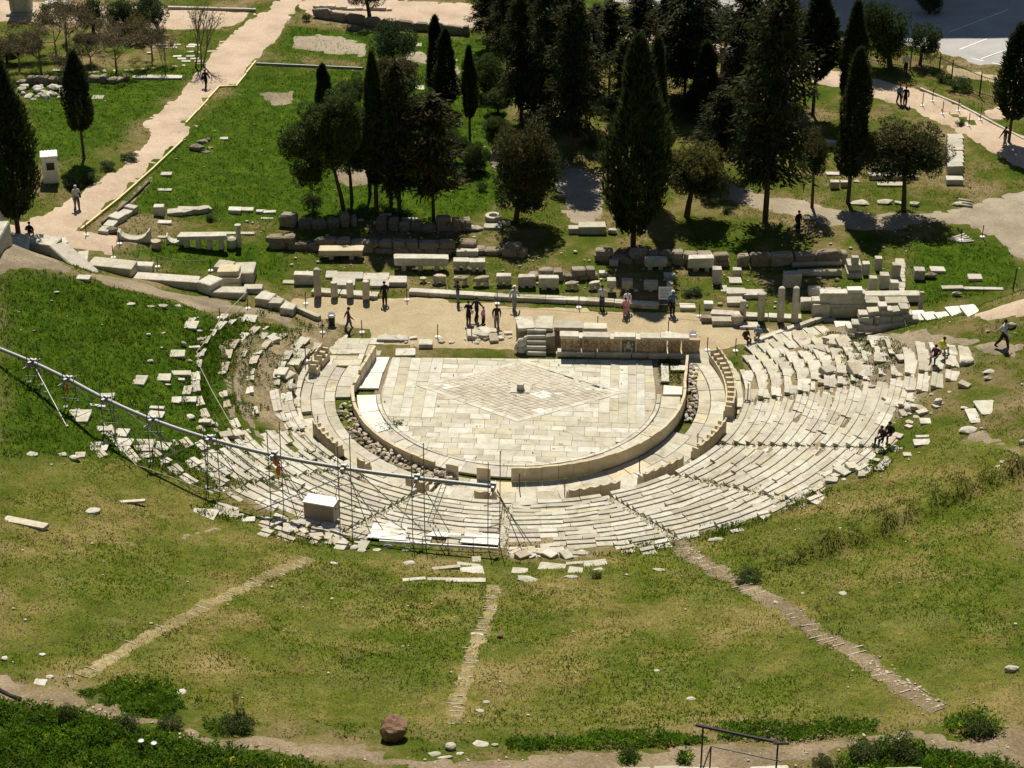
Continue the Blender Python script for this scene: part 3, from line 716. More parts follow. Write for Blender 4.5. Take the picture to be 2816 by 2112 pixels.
def ang(u, v, z=0.0):
    p = at_z(u, v, z); return math.degrees(math.atan2(p[1], p[0])), math.hypot(p[0], p[1])
throne_row(-14, 20, 'long row of stone thrones with hollow seats on the right side of the orchestra')
throne_row(-38, -20, 'stone throne row with tall back between the long right row and the stair')
throne_row(-58, -43, 'stone throne row with plain straight back below the right seat wedges')
throne_row(-78, -64, 'stone throne row nearest the centre on the right of the middle stair', 0.0)
throne_row(-101, -93, 'pair of broken thrones just left of the middle stair', 0.3)
throne_row(-157, -142, 'stone throne row with long plain back on the left of the orchestra')
throne_row(-200, -184, 'toppled scalloped throne seats at the far left end of the front row', 0.15)
throne_row(-134.6, -131.4, 'single upright throne back standing alone on the left side')
throne_row(-119, -113, 'throne back with sloping broken top beside the scaffold', 0.0)

# the wedges of marble seat rows
AISLES = [-11, -33, -51.5, -69.8, -92.5, -113.2, -133.5, -154, -175]     # degrees
R0, DR = 14.35, 0.80
DENSE = [poly_w(p) for p in (
    [(2055, 1005), (2060, 930), (2130, 885), (2240, 905), (2260, 960), (2330, 985), (2290, 1030), (2340, 1060), (2400, 1070), (2480, 985), (2530, 950), (2640, 940), (2690, 982), (2640, 1030), (2530, 1090), (2440, 1165), (2425, 1230), (2370, 1280), (2260, 1340), (2120, 1400), (1990, 1450), (1900, 1480), (1800, 1500), (1600, 1505), (1500, 1490), (1395, 1500), (1395, 1330), (1640, 1335), (1900, 1245), (2010, 1150)],
    [(1395, 1370), (1395, 1510), (1080, 1485), (930, 1470), (800, 1420), (640, 1370), (560, 1320), (500, 1270), (640, 1240), (760, 1180), (860, 1180), (900, 1240), (1060, 1320), (1230, 1350)],
    [(870, 900), (905, 880), (910, 910), (880, 960), (855, 1010), (850, 1100), (870, 1180), (820, 1190), (780, 1130), (775, 1040), (790, 970), (830, 910)],
)]
SPARSE = [poly_w(p) for p in (
    [(690, 860), (760, 850), (870, 900), (790, 980), (780, 1060), (790, 1140), (850, 1200), (780, 1230), (700, 1180), (660, 1110), (650, 1000), (660, 920)],
    [(500, 880), (690, 860), (660, 960), (640, 1060), (680, 1160), (740, 1220), (680, 1260), (560, 1230), (500, 1130), (520, 1000)],
    [(1395, 1500), (1860, 1480), (1860, 1505), (1760, 1525), (1600, 1530), (1395, 1530)],
    [(1860, 1490), (2130, 1395), (2380, 1280), (2450, 1200), (2520, 1190), (2440, 1290), (2200, 1400), (1990, 1480)],
    [(2260, 900), (2420, 930), (2500, 960), (2480, 990), (2400, 1065), (2330, 1060), (2300, 1010)],
    [(230, 1180), (420, 1200), (640, 1250), (640, 1380), (540, 1340), (430, 1290), (260, 1250)],
    [(520, 1390), (620, 1400), (760, 1460), (930, 1480), (960, 1520), (820, 1500), (640, 1440), (540, 1415)],
)]
def seat_profile(d, h, r):
    """section of one seat block: hollowed riser, flat seat, sunk foot channel behind"""
    s = 0.40*d
    return [(0.05, -0.22), (0.07, h-0.16), (0.03, h-0.08), (0.0, h-0.05), (0.0, h), (s, h), (s+0.015, h-0.065), (d+0.03, h-0.07), (d+0.03, -0.22)]
def seat_block(parent, off, rf, a0, a1, ruin, mat, dd=1.0):
    r = random
    am = (a0+a1)/2; rm = rf+DR/2; x, y = rm*math.cos(am), rm*math.sin(am); z = float(tz(x, y))+0.03
    h = 0.14+r.uniform(-.015, .015)-(r.uniform(0, .10) if ruin else 0)
    d = DR*dd*(r.uniform(0.78, 1.02) if ruin else 1.0)
    A = [a0+0.010/rf, am, a1-0.010/rf]
    if ruin:
        sh = r.uniform(-.05, .05); A = [q+sh/rf for q in A]; z += r.uniform(-.08, .03)
    P = seat_profile(d, h, r); n = len(P); V = []
    cut0, cut1 = (r.uniform(-.12, .04), r.uniform(-.12, .04)) if ruin or r.random() < .1 else (0, 0)
    tl = r.uniform(-.02, .02) if not ruin else r.uniform(-.05, .05)
    for j, t in enumerate(A):
        for pr, pz in P:
            rr = rf+pr; tt = t+((cut0 if j == 0 else cut1 if j == 2 else 0)*r.uniform(.3, 1)/rf if pr > 0.2 else 0)
            px, py = rr*math.cos(tt), rr*math.sin(tt)
            V.append((px-x+r.uniform(-.008, .008), py-y+r.uniform(-.008, .008), pz+tl*(j-1)+r.uniform(-.006, .006)))
    F = []
    for j in range(2):
        for k in range(n): F.append((j*n+k, j*n+(k+1) % n, (j+1)*n+(k+1) % n, (j+1)*n+k))
    F += [tuple(range(n-1, -1, -1)), tuple(range(2*n, 3*n))]
    return obj('seat_block', mesh('seat_block', V, F, mat), None, parent, (x-off[0], y-off[1], z-off[2]), (r.uniform(-.02, .02)*(3 if ruin else 1), r.uniform(-.02, .02)*(3 if ruin else 1), r.uniform(-.05, .05) if ruin else 0))
def in_any(polys, x, y): return any(bool(p[:, 0].min() < x < p[:, 0].max() and p[:, 1].min() < y < p[:, 1].max() and inside(p, np.array([x]), np.array([y]))[0]) for p in polys)
WEDGE = [
    'ruined marble seat wedge at the far right end, broken by a patch of bare earth',
    'wide marble seat wedge below the bare earth patch on the right wing',
    'marble seat wedge where two people sit at its upper right edge',
    'marble seat wedge right of the middle with ragged grassy upper rows',
    'marble seat wedge just right of the middle stair with a dark fallen seat on top',
    'marble seat wedge just left of the middle stair under the end of the pipe',
    'marble seat wedge beside the beige cabinet on the left',
    'overgrown marble seat wedge on the left under the scaffold towers',
    'grassy broken seat wedge on the left with rows parted by bare earth',
    'far left ruined seat wedge beside the parodos wall with tilted blocks']
bounds = [24]+AISLES+[-206]
for wi in range(len(bounds)-1):
    hi, lo = R(bounds[wi]), R(bounds[wi+1]); am = (hi+lo)/2
    o = np.array([14.2*math.cos(am), 14.2*math.sin(am), 0.3]); t = thing('seat_wedge', WEDGE[wi], 'seating', o)
    for k in range(19):
        rf = R0+DR*k; g = 0.30/rf; a = lo+g+random.uniform(0, .3)/rf if wi else lo+g
        a = lo+g
        while a < hi-g-0.25/rf:
            L = random.uniform(0.85, 1.75); a1 = min(a+L/rf, hi-g)
            if hi-g-a1 < 0.35/rf: a1 = hi-g
            am2 = (a+a1)/2; x, y = (rf+.4)*math.cos(am2), (rf+.4)*math.sin(am2)
            if y < parodos(np.array(x))-0.8:
                if in_any(DENSE, x, y):
                    if random.random() < (0.99 if wi < 7 else .96): seat_block(t, o, rf, a, a1, random.random() < (0.22 if wi < 7 else 0.42), random.choice(['marble', 'marble', 'marble', 'paving']))
                elif in_any(SPARSE, x, y):
                    if random.random() < (0.62 if wi < 7 else (0.93 if k % 2 else 0.06)):
                        sh = random.uniform(0, .25)*(a1-a); seat_block(t, o, rf+random.uniform(-.06, .06), a+sh, a1-random.uniform(0, .2)*(a1-a), True, random.choice(['marble', 'rubble', 'marble']), .72 if wi >= 7 else 1.0)
            a = a1
    if wi > 0 and wi < 9:                                # steps of the aisle at the wedge's right-hand edge
        aa = R(bounds[wi])
        for k in range(30):
            rr = R0-0.2+0.40*k; x, y = rr*math.cos(aa), rr*math.sin(aa)
            if in_any(DENSE, x, y) or (in_any(SPARSE, x, y) and random.random() < .5):
                block('aisle_step', 'marble', (x-o[0], y-o[1], float(tz(x, y))-0.20-o[2]), (0.50, 0.41, 0.20), aa+math.pi/2, t, 0.02, sink=0)

# ================================================================== STAGE FRONT WITH RELIEFS
A_ = np.array([2.55, 4.95, 0.0]); B_ = np.array([11.95, 4.60, 0.0]); LB = np.linalg.norm(B_-A_); ab = math.atan2(B_[1]-A_[1], B_[0]-A_[0])
stone_mat('relief_stone', [(0, (0.42, 0.31, 0.19)), (1, (0.50, 0.39, 0.25))], (0.13, 0.08, 0.05), 0.9, 2.2, 0.8)
sf = thing('relief_wall', 'stage front wall carved with worn relief figures behind the orchestra', 'relief wall', A_, ab)
def lump(mb, c, r, n=8):
    """small ellipsoid"""
    k = 5; pr = [(max(0.02, math.sin(math.pi*j/k)), -math.cos(math.pi*j/k)) for j in range(k+1)]
    V = []; m = len(pr)
    for a, z in pr:
        for i in range(n): t = 2*math.pi*i/n; V.append((c[0]+r[0]*a*math.cos(t), c[1]+r[1]*a*math.sin(t), c[2]+r[2]*z))
    mb.add(V, [(j*n+i, j*n+(i+1) % n, (j+1)*n+(i+1) % n, (j+1)*n+i) for j in range(m-1) for i in range(n)])
def figure(x, y, z, h, lean, wide=1.0, squat=False):
    mb = MB(); s = h
    if squat:
        lump(mb, (x, y-.05, z+.52*s), (.26*s, .2*s, .30*s)); lump(mb, (x, y-.12, z+.88*s), (.12*s, .12*s, .14*s))
        for k in (-1, 1):
            mb.tube((x+k*.18*s, y-.1, z+.3*s), (x+k*.30*s, y-.16, z+.42*s), .11*s, .1*s); mb.tube((x+k*.30*s, y-.16, z+.42*s), (x+k*.26*s, y-.08, z), .1*s, .07*s)
            mb.tube((x+k*.24*s, y-.05, z+.75*s), (x+k*.40*s, y-.1, z+.55*s), .08*s, .06*s)
    else:
        lump(mb, (x+lean*.5, y, z+.62*s), (.14*s*wide, .09*s, .22*s)); lump(mb, (x+lean*.8, y-.02, z+.92*s), (.065*s, .07*s, .08*s))
        mb.tube((x+lean*.3-.05*s, y, z+.48*s), (x-.09*s*wide, y-.02, z), .075*s, .045*s); mb.tube((x+lean*.3+.05*s, y, z+.48*s), (x+.10*s*wide, y-.02, z), .075*s, .045*s)
        mb.tube((x+lean*.6+.12*s, y, z+.76*s), (x+lean+.24*s, y-.02, z+.52*s), .05*s, .035*s); mb.tube((x+lean*.6-.12*s, y, z+.76*s), (x+lean*.4-.22*s, y-.02, z+.50*s), .05*s, .035*s)
        if wide > 1.1:
            P = [(-.16*s, 0), (.17*s, 0), (.11*s, .55*s), (-.1*s, .55*s)]; mb.prism([(x+a, z+c_) for a, c_ in P], y-.05, y+.06)
    return mb
x = 0.0
while x < LB-0.2:
    wd = min(random.uniform(0.9, 1.4), LB-x); block('base_stone', 'marble', (x+wd/2, 0.18, -0.08), (wd*.99, 0.52, 0.42), 0, sf, 0.008, sink=0); x += wd
panels = [(0.25, 1.55, 1), (1.6, 2.6, 1), (2.65, 4.15, 1), (4.2, 5.15, 2), (5.2, 7.2, 1), (7.25, 8.1, 1), (8.15, 9.35, 1)]
for x0, x1, kd in panels:
    dp = 0.45 if kd == 2 else 0.30
    pn = block('relief_panel', 'relief_stone', ((x0+x1)/2, dp, 0.30), (x1-x0-.015, 0.30, 1.0), 0, sf, 0.004, sink=0)
    if kd == 2:
        f = figure((x0+x1)/2, dp-.25, 0.33, 0.82, 0, squat=True); under(f.build('crouching_figure', 'marble', sf, smooth=True), pn)
        block('pier', 'warm_marble', (x0-.02, 0.22, .30), (.12, .35, 1.0), 0, sf, 0, sink=0); block('pier', 'warm_marble', (x1+.03, 0.22, .30), (.12, .35, 1.0), 0, sf, 0, sink=0)
    else:
        k = max(2, int((x1-x0)/0.42))
        for j in range(k):
            xx = x0+(j+.5)*(x1-x0)/k+random.uniform(-.05, .05)
            under(figure(xx, dp-.17, 0.32, random.uniform(.72, .9), random.uniform(-.08, .08), random.choice([1, 1.25])).build('relief_figure', 'relief_stone', sf, smooth=True), pn)
x = 0.15
for wd, h in ((1.25, .22), (.3, .12), (1.75, .20), (.25, .08), (1.45, .22), (.3, .1), (1.3, .2), (1.1, .24), (.75, .2)):
    block('cornice_block', 'marble', (x+wd/2, 0.28, 1.30), (wd*.985, 0.72+random.uniform(-.1, .08), h), 0, sf, 0.012, sink=0); x += wd
# the flight of steps beside it and the platform slabs
st = thing('stage_steps', 'short flight of five marble steps up to the stage slabs', 'steps', (0.55, 5.0, 0))
for k in range(5):
    block('step', 'marble', (0.65, 0.15+0.28*k, 0.26*k-.04), (1.30-.02*k, 0.36, 0.29), ab, st, 0.008, sink=0)
block('side_stone', 'conglomerate', (1.6, 1.0, -.05), (.62, .9, 1.15), ab, st, .02, sink=0)
pl = thing('stage_platform', 'large pale slabs lying on top of the stage steps', 'platform', (1.2, 6.6, 0))
for x_, y_, w_, d_, rz in ((-.75, .55, 1.15, 1.75, .1), (.55, .6, 1.15, 1.8, -.06), (2.15, .25, 2.0, .95, -.05), (3.9, .05, 1.6, .85, -.04)):
    block('platform_slab', 'marble' if x_ < 3 else 'pale_paving', (x_, y_, 1.12), (w_, d_, .24), rz, pl, .02, sink=0)
    block('platform_core', 'conglomerate', (x_, y_, -.1), (w_*.93, d_*.9, 1.22), rz, pl, .0, sink=0)
ps = thing('statue_fragment', 'headless weathered statue torso left of the stage steps', 'statue', at_z(1434, 966, 0))
mb = MB(); lump(mb, (0, 0, .55), (.36, .28, .45), 10); lump(mb, (.05, -.1, .2), (.40, .33, .3), 10); mb.tube((-.25, -.1, .7), (-.42, -.2, .25), .13, .1); mb.tube((.22, 0, .9), (.3, 0, 1.1), .16, .1)
mb.build('torso', 'marble', ps, smooth=True)

# ================================================================== RUINS BEHIND THE STAGE
ZR = {'1': (0, 0), '2': (704, 0), '3': (1408, 0), '4': (2112, 0), '5': (0, 600), '6': (704, 600), '7': (1408, 600), '8': (2112, 600)}
SR = {'s1': (0, 1000), 's2': (704, 1150), 's3': (1408, 1150), 's4': (2112, 1150), 's5': (0, 1584), 's6': (704, 1584), 's7': (1408, 1584), 's8': (2112, 1584)}
def Q(reg, x, y):
    if reg in ZR: o = ZR[reg]; k = 0.42435
    else: o = SR[reg]; k = 0.31826
    return o[0]+x*k, o[1]+y*k
def spot(reg, x0, y0, x1, y1, depth=None):
    """place and size of a block whose outline in the view is the given box"""
    (u0, v0), (u1, v1) = Q(reg, x0, y0), Q(reg, x1, y1); p = G((u0+u1)/2, v1); s = ppm(p); wd = (u1-u0)/s
    sn, cn = 0.47, 0.88; tot = (v1-v0)/s
    d = depth if depth is not None else min(0.75*wd, 0.8, 0.62*tot/sn)
    h = max(0.08, (tot-d*sn)/cn)
    p = np.array([p[0], p[1]+d/2, float(tz(p[0], p[1]+d/2))]); return p, wd, d, h
def frag(name, label, cat, mat, reg, x0, y0, x1, y1, depth=None, rz=0.0, group=None, i=None, rocky=False, tilt=0.03, parent=None, low=None):
    if low is not None and not rocky: depth = max(.25, (abs(Q(reg, 0, y1)[1]-Q(reg, 0, y0)[1])/45.0-low*.88)/.47)
    p, wd, d, h = spot(reg, x0, y0, x1, y1, depth)
    if rocky: o = rock(name, mat, p, (wd*1.12, d*1.15, h*1.35), None, i, 0.08, rz)
    else: o = block(name, mat, p, (wd, d, h), rz, None, tilt, i)
    if label: tag(o, label, cat, group)
    return o
def on_legs(name, label, cat, mat, reg, x0, y0, x1, y1, legs, ylegs, depth=0.6, rocky=False, group=None, rz=0.0):
    """a fragment lifted on small stone supports"""
    (u0, v0), (u1, v1) = Q(reg, x0, y0), Q(reg, x1, y1); vl = Q(reg, 0, ylegs)[1]
    p = G((u0+u1)/2, vl); s = ppm(p); wd = (u1-u0)/s; lh = max(0.12, (vl-v1)/s/0.88); h = max(.15, ((v1-v0)/s-depth*.47)/.88)
    t = thing(name, label, cat, (p[0], p[1]+depth/2, float(tz(p[0], p[1]+depth/2))), rz, group)
    if rocky: rock('stone', mat, (0, 0, lh), (wd*1.15, depth*1.2, h*1.4), t, sink=.08, rz=0)
    else: block('stone', mat, (0, 0, lh), (wd, depth, h), 0, t, .015, sink=0)
    for k in range(legs):
        xx = (k+.5)/legs*wd-wd/2; xx *= 1.15 if legs > 1 else 1
        block('support', 'marble', (xx*.8, 0, -.05), (min(.32, wd*.35), depth*.7, lh+.07), 0, t, 0, sink=0)
    return t
def column(name, label, reg, x, y0, y1, wpx, top='round', group=None, mat='marble', base=0.0):
    (u, v0), (_, v1) = Q(reg, x, y0), Q(reg, x, y1); p = G(u, v1, base); s = ppm(p); r = wpx*.42435/s/2; h = height_to(p, v0)-r*.4
    mb = MB(); pr = [(r*1.02, -.1), (r*.99, h*.5), (r*.94, h-.05)]
    pr += [(r*.9, h), (r*.6, h+r*.35), (r*.15, h+r*.45)] if top == 'round' else [(r*1.25, h), (r*1.3, h+.1), (r*.9, h+.14)] if top == 'cap' else [(r*.9, h), (r*.85, h+.01)]
    mb.lathe((0, 0, 0), pr, 12)
    return tag(mb.build(name, mat, None, p, (random.uniform(-.015, .015), random.uniform(-.015, .015), 0), True), label, 'column', group)
def long_wall(name, label, mat, base_px, hpx, depth, wmin=.8, wmax=1.6, courses=1, gap=0.05, skip=0.0, cat='wall', uneven=.25, top_extra=()):
    """a wall of separate stones whose foot follows the given line"""
    W = [G(*p) for p in base_px]; W = np.array(W); d = np.r_[0, np.cumsum(np.linalg.norm(np.diff(W[:, :2], axis=0), axis=1))]
    o = W[0]; t = thing(name, label, cat, o); h = hpx/ppm(W[0])/.88
    for c_ in range(courses):
        s = random.uniform(0, .3)
        while s < d[-1]-.2:
            wd = min(random.uniform(wmin, wmax), d[-1]-s); m_ = s+wd/2
            x, y = np.interp(m_, d, W[:, 0]), np.interp(m_, d, W[:, 1]); x2, y2 = np.interp(m_+.1, d, W[:, 0]), np.interp(m_+.1, d, W[:, 1])
            x1_, y1_ = np.interp(m_-.1, d, W[:, 0]), np.interp(m_-.1, d, W[:, 1]); a = math.atan2(y2-y1_, x2-x1_)
            if random.random() > skip*(c_ > 0 or courses == 1):
                hh = h/courses*random.uniform(1-uneven, 1+uneven*.6)
                block('wall_block', mat, (x-o[0]-math.sin(a)*depth/2, y-o[1]+math.cos(a)*depth/2, float(tz(x, y))-o[2]+h/courses*c_-.08), (wd*(1-gap/wd), depth*random.uniform(.85, 1.1), hh+.1), a+random.uniform(-.04, .04), t, .03, random.randrange(9, 15) if mat == 'conglomerate' else None, sink=0)
            s += wd
    return t
CG = 'conglomerate'
# dark conglomerate walls
long_wall('conglomerate_wall', 'long dark conglomerate wall behind the stage ruins on the left', CG, [Q('6', 65, 195), Q('6', 420, 215), Q('6', 900, 235), Q('6', 1290, 240)], 32, .8, courses=2, skip=.12, uneven=.3)
long_wall('conglomerate_wall', 'dark conglomerate wall with stepped broken top in the middle of the ruins', CG, [Q('6', 1300, 235), Q('6', 1659, 250), Q('7', 80, 265)], 34, .9, courses=2, skip=.35, uneven=.4)
long_wall('conglomerate_wall', 'low dark wall of rough stones in front of the broken middle wall', CG, [Q('7', 80, 400), Q('7', 330, 408), Q('7', 560, 400)], 28, .7, .6, 1.1, 2, skip=.4, uneven=.4)
long_wall('conglomerate_wall', 'dark conglomerate wall under the biggest cypress', CG, [Q('7', 525, 285), Q('7', 800, 300), Q('7', 1070, 310), Q('7', 1410, 318)], 34, .8, courses=2, skip=.2, uneven=.3)
long_wall('conglomerate_wall', 'brownish stone wall behind the two lying columns on the right', 'conglomerate', [Q('7', 1450, 320), Q('7', 1659, 318), Q('8', 200, 310), Q('8', 515, 300)], 30, .8, .9, 1.8, 1, uneven=.2)
long_wall('rough_wall', 'dark ruined line of boulders under the pines left of the middle', CG, [Q('2', 140, 1470), Q('2', 400, 1490), Q('2', 660, 1470)], 26, .9, .7, 1.4, 1, uneven=.5)
long_wall('rough_wall', 'dark ruined line of boulders under the brownish conifers', CG, [Q('2', 750, 1490), Q('2', 1100, 1510), Q('2', 1400, 1500)], 30, .9, .7, 1.4, 1, uneven=.5)
# the long white ledge and column bases
def ledge(name, label, mat, pxs, hm, depth, wmin=1.2, wmax=2.2):
    W = np.array([G(*p) for p in pxs]); o = W[0]; t = thing(name, label, 'ledge', o); d = np.r_[0, np.cumsum(np.linalg.norm(np.diff(W[:, :2], axis=0), axis=1))]; s = 0.0
    while s < d[-1]-.1:
        wd = min(random.uniform(wmin, wmax), d[-1]-s); m_ = s+wd/2; x, y = np.interp(m_, d, W[:, 0]), np.interp(m_, d, W[:, 1]); a = math.atan2(W[-1][1]-W[0][1], W[-1][0]-W[0][0])
        block('ledge_block', mat, (x-o[0]-math.sin(a)*depth/2, y-o[1]+math.cos(a)*depth/2, float(tz(x, y))-o[2]-.05), (wd*.992, depth*random.uniform(.92, 1.03), hm+.05), a, t, .01, sink=0); s += wd
    return t
ledge('stage_ledge', 'long low white marble ledge behind the visitors', 'marble', [Q('6', 990, 502), Q('6', 1659, 540), Q('7', 500, 562), Q('7', 950, 592)], .32, .62)
ledge('stylobate', 'white marble base carrying a tall column and three stumps on the left', 'marble', [Q('6', 358, 500), Q('6', 785, 532)], .30, .75)
ledge('stylobate', 'white marble base carrying four columns on the right', 'marble', [Q('7', 1288, 640), Q('7', 1659, 668), Q('8', 215, 672)], .28, .70)
column('column', 'tall slim column with rounded top at the left end of the left base', '6', 400, 326, 490, 48, base=.28)
for k, (x, y0, y1) in enumerate(((508, 408, 496), (610, 405, 497), (713, 400, 510))):
    column('column_stump', ['first', 'second', 'third'][k]+' short column stump right of the tall left column', '6', x, y0, y1, 46, 'flat', 'column stumps', base=.28)
column('column', 'short smooth column at the left end of the right base', '7', 1493, 530, 640, 46, base=.26)
column('column', 'column with a round flat cap on the right base', '7', 1613, 488, 648, 48, 'cap', base=.26)
column('column', 'left one of two equal slim columns on the right base', '8', 80, 446, 655, 46, base=.26)
column('column', 'right one of two equal slim columns on the right base', '8', 172, 446, 660, 46, base=.26)
M = 'marble'
B = 'stone block'
frag('stone_block', 'tall square marble block left of the tall left column', B, M, '6', 247, 335, 368, 432, .7)
frag('stone_block', 'broken flat marble piece at the foot of the tall square block', B, M, '6', 172, 395, 255, 430, .5)
for k, (x0, y0, x1, y1) in enumerate(((448, 332, 520, 395), (500, 338, 690, 405), (690, 345, 862, 400), (492, 380, 640, 460), (735, 385, 858, 455), (862, 365, 975, 445))):
    frag('paving_block', ['grey block at the left corner of the slab platform', 'long flat slab at the back of the slab platform behind the stumps', 'wide flat slab at the back right of the slab platform', 'flat slab just behind the column stumps', 'flat slab right of the third column stump', 'broken slab at the right end of the slab platform'][k], B, 'grey_stone', '6', x0, y0, x1, y1, 1.1)
on_legs('architrave', 'long white architrave block resting on three small supports', 'stone beam', M, '6', 890, 230, 1240, 312, 3, 348, .75)
on_legs('stone_block', 'two-part pale stone chest on supports in front of the dark left wall', B, 'warm_marble', '6', 410, 172, 695, 245, 2, 275, .9)
frag('stone_block', 'pale chips lying on top of the stone chest', B, M, '6', 490, 150, 560, 182, .4)
on_legs('stone_block', 'left one of two pale blocks side by side on supports', B, M, '6', 1280, 252, 1380, 312, 2, 345, .7)
on_legs('stone_block', 'right one of two pale blocks side by side on supports', B, M, '6', 1384, 255, 1485, 320, 2, 350, .7)
on_legs('stone_block', 'small pale block with square cap behind the two side by side blocks', B, M, '6', 1298, 190, 1438, 250, 2, 262, .6)
row = [('6', 1060, 362, 1112, 412, 1, 425, 1, 'small round carved head at the left end of the fragment row'), ('6', 1140, 338, 1238, 410, 2, 432, 1, 'bulky rounded fragment next to the small carved head'), ('6', 1270, 352, 1385, 410, 2, 440, 1, 'wide rough fragment, third from the left in the row on stands'),
       ('6', 1408, 348, 1525, 418, 2, 446, 1, 'wide rough fragment, fourth from the left in the row on stands'), ('6', 1558, 352, 1655, 415, 2, 440, 0, 'squarish fragment left of the two big cubes on stands'), ('7', 42, 360, 152, 440, 2, 455, 0, 'left one of the two big pale cubes in the row on stands'),
       ('7', 174, 366, 304, 450, 2, 468, 0, 'right one of the two big pale cubes in the row on stands'), ('7', 342, 388, 446, 448, 2, 470, 1, 'rough rounded fragment right of the two big cubes'), ('7', 494, 388, 582, 440, 2, 470, 1, 'pale fragment on a stand behind the man in the light shirt'),
       ('7', 615, 382, 672, 455, 1, 490, 0, 'narrow upright carved block in the row on stands'), ('7', 712, 386, 782, 460, 1, 490, 0, 'leaning pale block behind the two visitors in the middle'), ('7', 856, 396, 942, 468, 1, 480, 0, 'lone square block at the right of the row on stands'), ('7', 1002, 402, 1044, 470, 1, 490, 0, 'small pale pillar fragment behind the information board')]
for rg, x0, y0, x1, y1, lg, yl, rk, lb in row:
    on_legs('fragment_on_stand', lb, 'stone fragment', M if not rk else 'rubble', rg, x0, y0, x1, y1, lg, yl, .55, bool(rk), 'fragments on stands')
on_legs('stone_bench', 'pale stone seat with a broken round piece on top, under the big cypress', B, M, '7', 856, 245, 1004, 318, 2, 340, .6)
on_legs('stone_chest', 'pale carved chest with two stones on top, right of the stone seat', B, M, '7', 1145, 235, 1308, 325, 2, 350, .7)
frag('stone_block', 'slanted pale slab leaning on top of the carved chest', B, M, '7', 1228, 218, 1296, 285, .25)
frag('capital', 'rounded white stone lying on the stone seat under the big cypress', B, M, '7', 890, 236, 962, 278, .4, rocky=True)
for k, (x0, y0, x1, y1) in enumerate(((1298, 305, 1358, 430), (1428, 312, 1485, 380), (630, 258, 690, 310), (985, 345, 1060, 400), (565, 330, 615, 380))):
    frag('rough_stone', ['tall dark rough pillar stone right of the carved chest', 'small rough stone right of the dark pillar stone', 'rough stone left of the stone seat under the big cypress', 'grey rough stone before the stone seat', 'squat rough stone near the low dark wall'][k], 'stone', 'grey_stone', '7', x0, y0, x1, y1, .5)
frag('stone_block', 'white irregular block left of the right column base', B, 'new_marble', '7', 1244, 528, 1304, 590, .5)
frag('stone_block', 'low white slab right of the man at the information board', B, M, '7', 1088, 545, 1190, 600, .7)
frag('stone_block', 'brown rough block at the left end of the right base', B, 'conglomerate', '7', 1226, 620, 1292, 682, .5)
frag('stone_block', 'long pale block lying in front of the right column base', B, M, '7', 1295, 630, 1450, 700, .7)
mb = MB(); p = G(*Q('7', 1462, 702)); mb.lathe((0, 0, 0), [(.30, -.1), (.42, .1), (.44, .6), (.42, .72)], 12); tag(mb.build('column_drum', 'rubble', None, p + np.array([0, .4, 0]), smooth=True), 'half-buried round drum at the end of the long pale block', 'column drum')
frag('stone_block', 'broad brownish block in front of the capped column', B, 'grey_stone', '7', 1478, 665, 1600, 722, .8)
for k, (x0, y0, x1, y1) in enumerate(((1392, 442, 1520, 520), (1505, 452, 1640, 525), (1395, 500, 1500, 570), (1355, 435, 1400, 475), (1410, 375, 1490, 430))):
    frag('paving_block', ['left back slab of the grey platform behind the right columns', 'right back slab of the grey platform behind the right columns', 'front slab of the grey platform behind the right columns', 'small stone at the left corner of the grey platform', 'grey stone lying above the grey platform'][k], B, 'grey_stone', '7', x0, y0, x1, y1, .9)
# big marble wall on the right
rw = thing('marble_wall', 'big stepped marble block wall at the right of the stage ruins', 'wall', G(*Q('8', 500, 640)))
ro = np.array(rw.location); s8 = ppm(ro)
for x0, x1, zb, zt, d_, mt in ((282, 620, 0, .95, .9, M), (610, 720, 0, 1.15, .9, M), (330, 622, .95, 1.75, .7, M), (505, 602, 1.75, 1.98, .6, 'new_marble'), (282, 335, .95, 1.2, .7, M)):
    block('wall_block', mt, (((x0+x1)/2-500)*.42435/s8, .45, zb-.05), ((x1-x0)*.42435/s8*.99, d_, zt-zb+.05), 0, rw, .006, sink=0)
frag('carved_slab', 'pale slab with a diagonal groove leaning on the big marble wall', 'slab', M, '8', 284, 545, 394, 645, .25)
frag('carved_slab', 'plain pale slab standing before the big marble wall', 'slab', M, '8', 415, 565, 560, 645, .25)
sp_ = thing('stone_pedestal', 'tall pale pedestal with broken statue feet behind the big marble wall', 'pedestal', G(*Q('8', 558, 385)))
block('base', M, (0, .6, -.05), (1.05, 1.5, .45), 0, sp_, 0, sink=0); block('shaft', M, (0, .75, .4), (.95, 1.1, .5), 0, sp_, 0, sink=0); block('statue_stump', 'grey_stone', (.02, .45, .85), (.5, .42, .6), 0, sp_, .03, sink=0)
def lying(name, label, reg, x0, y0, x1, y1, rpx, mat=M, cat='column', group=None):
    (u0, v0), (u1, v1) = Q(reg, x0, y0), Q(reg, x1, y1); a, b2 = G(u0, v0), G(u1, v1); s = ppm(a); r = rpx*.42435/s; d = b2-a; L = np.linalg.norm(d)
    mb = MB(); mb.tube((0, 0, 0), d, r, r*.92, 12); return tag(mb.build(name, mat, None, a+np.array([0, 0, r*.85]), None, True), label, cat, group)
lying('lying_column', 'upper one of two white columns lying on the ground at right', '8', 155, 318, 478, 300, 18)
lying('lying_column', 'lower one of two white columns lying on the ground at right', '8', 192, 372, 475, 372, 24)
pr = [(692, 238, 738, 340, 'slim upright pillar right of the pedestal'), (650, 365, 702, 475, 'grey standing slab in front of the slim pillar'), (720, 345, 780, 458, 'leaning grey slab between two standing slabs'), (800, 282, 855, 400, 'rightmost tall pillar in the pillar group'), (790, 392, 845, 472, 'short block before the rightmost tall pillar'), (612, 270, 660, 370, 'narrow stone close beside the pedestal')]
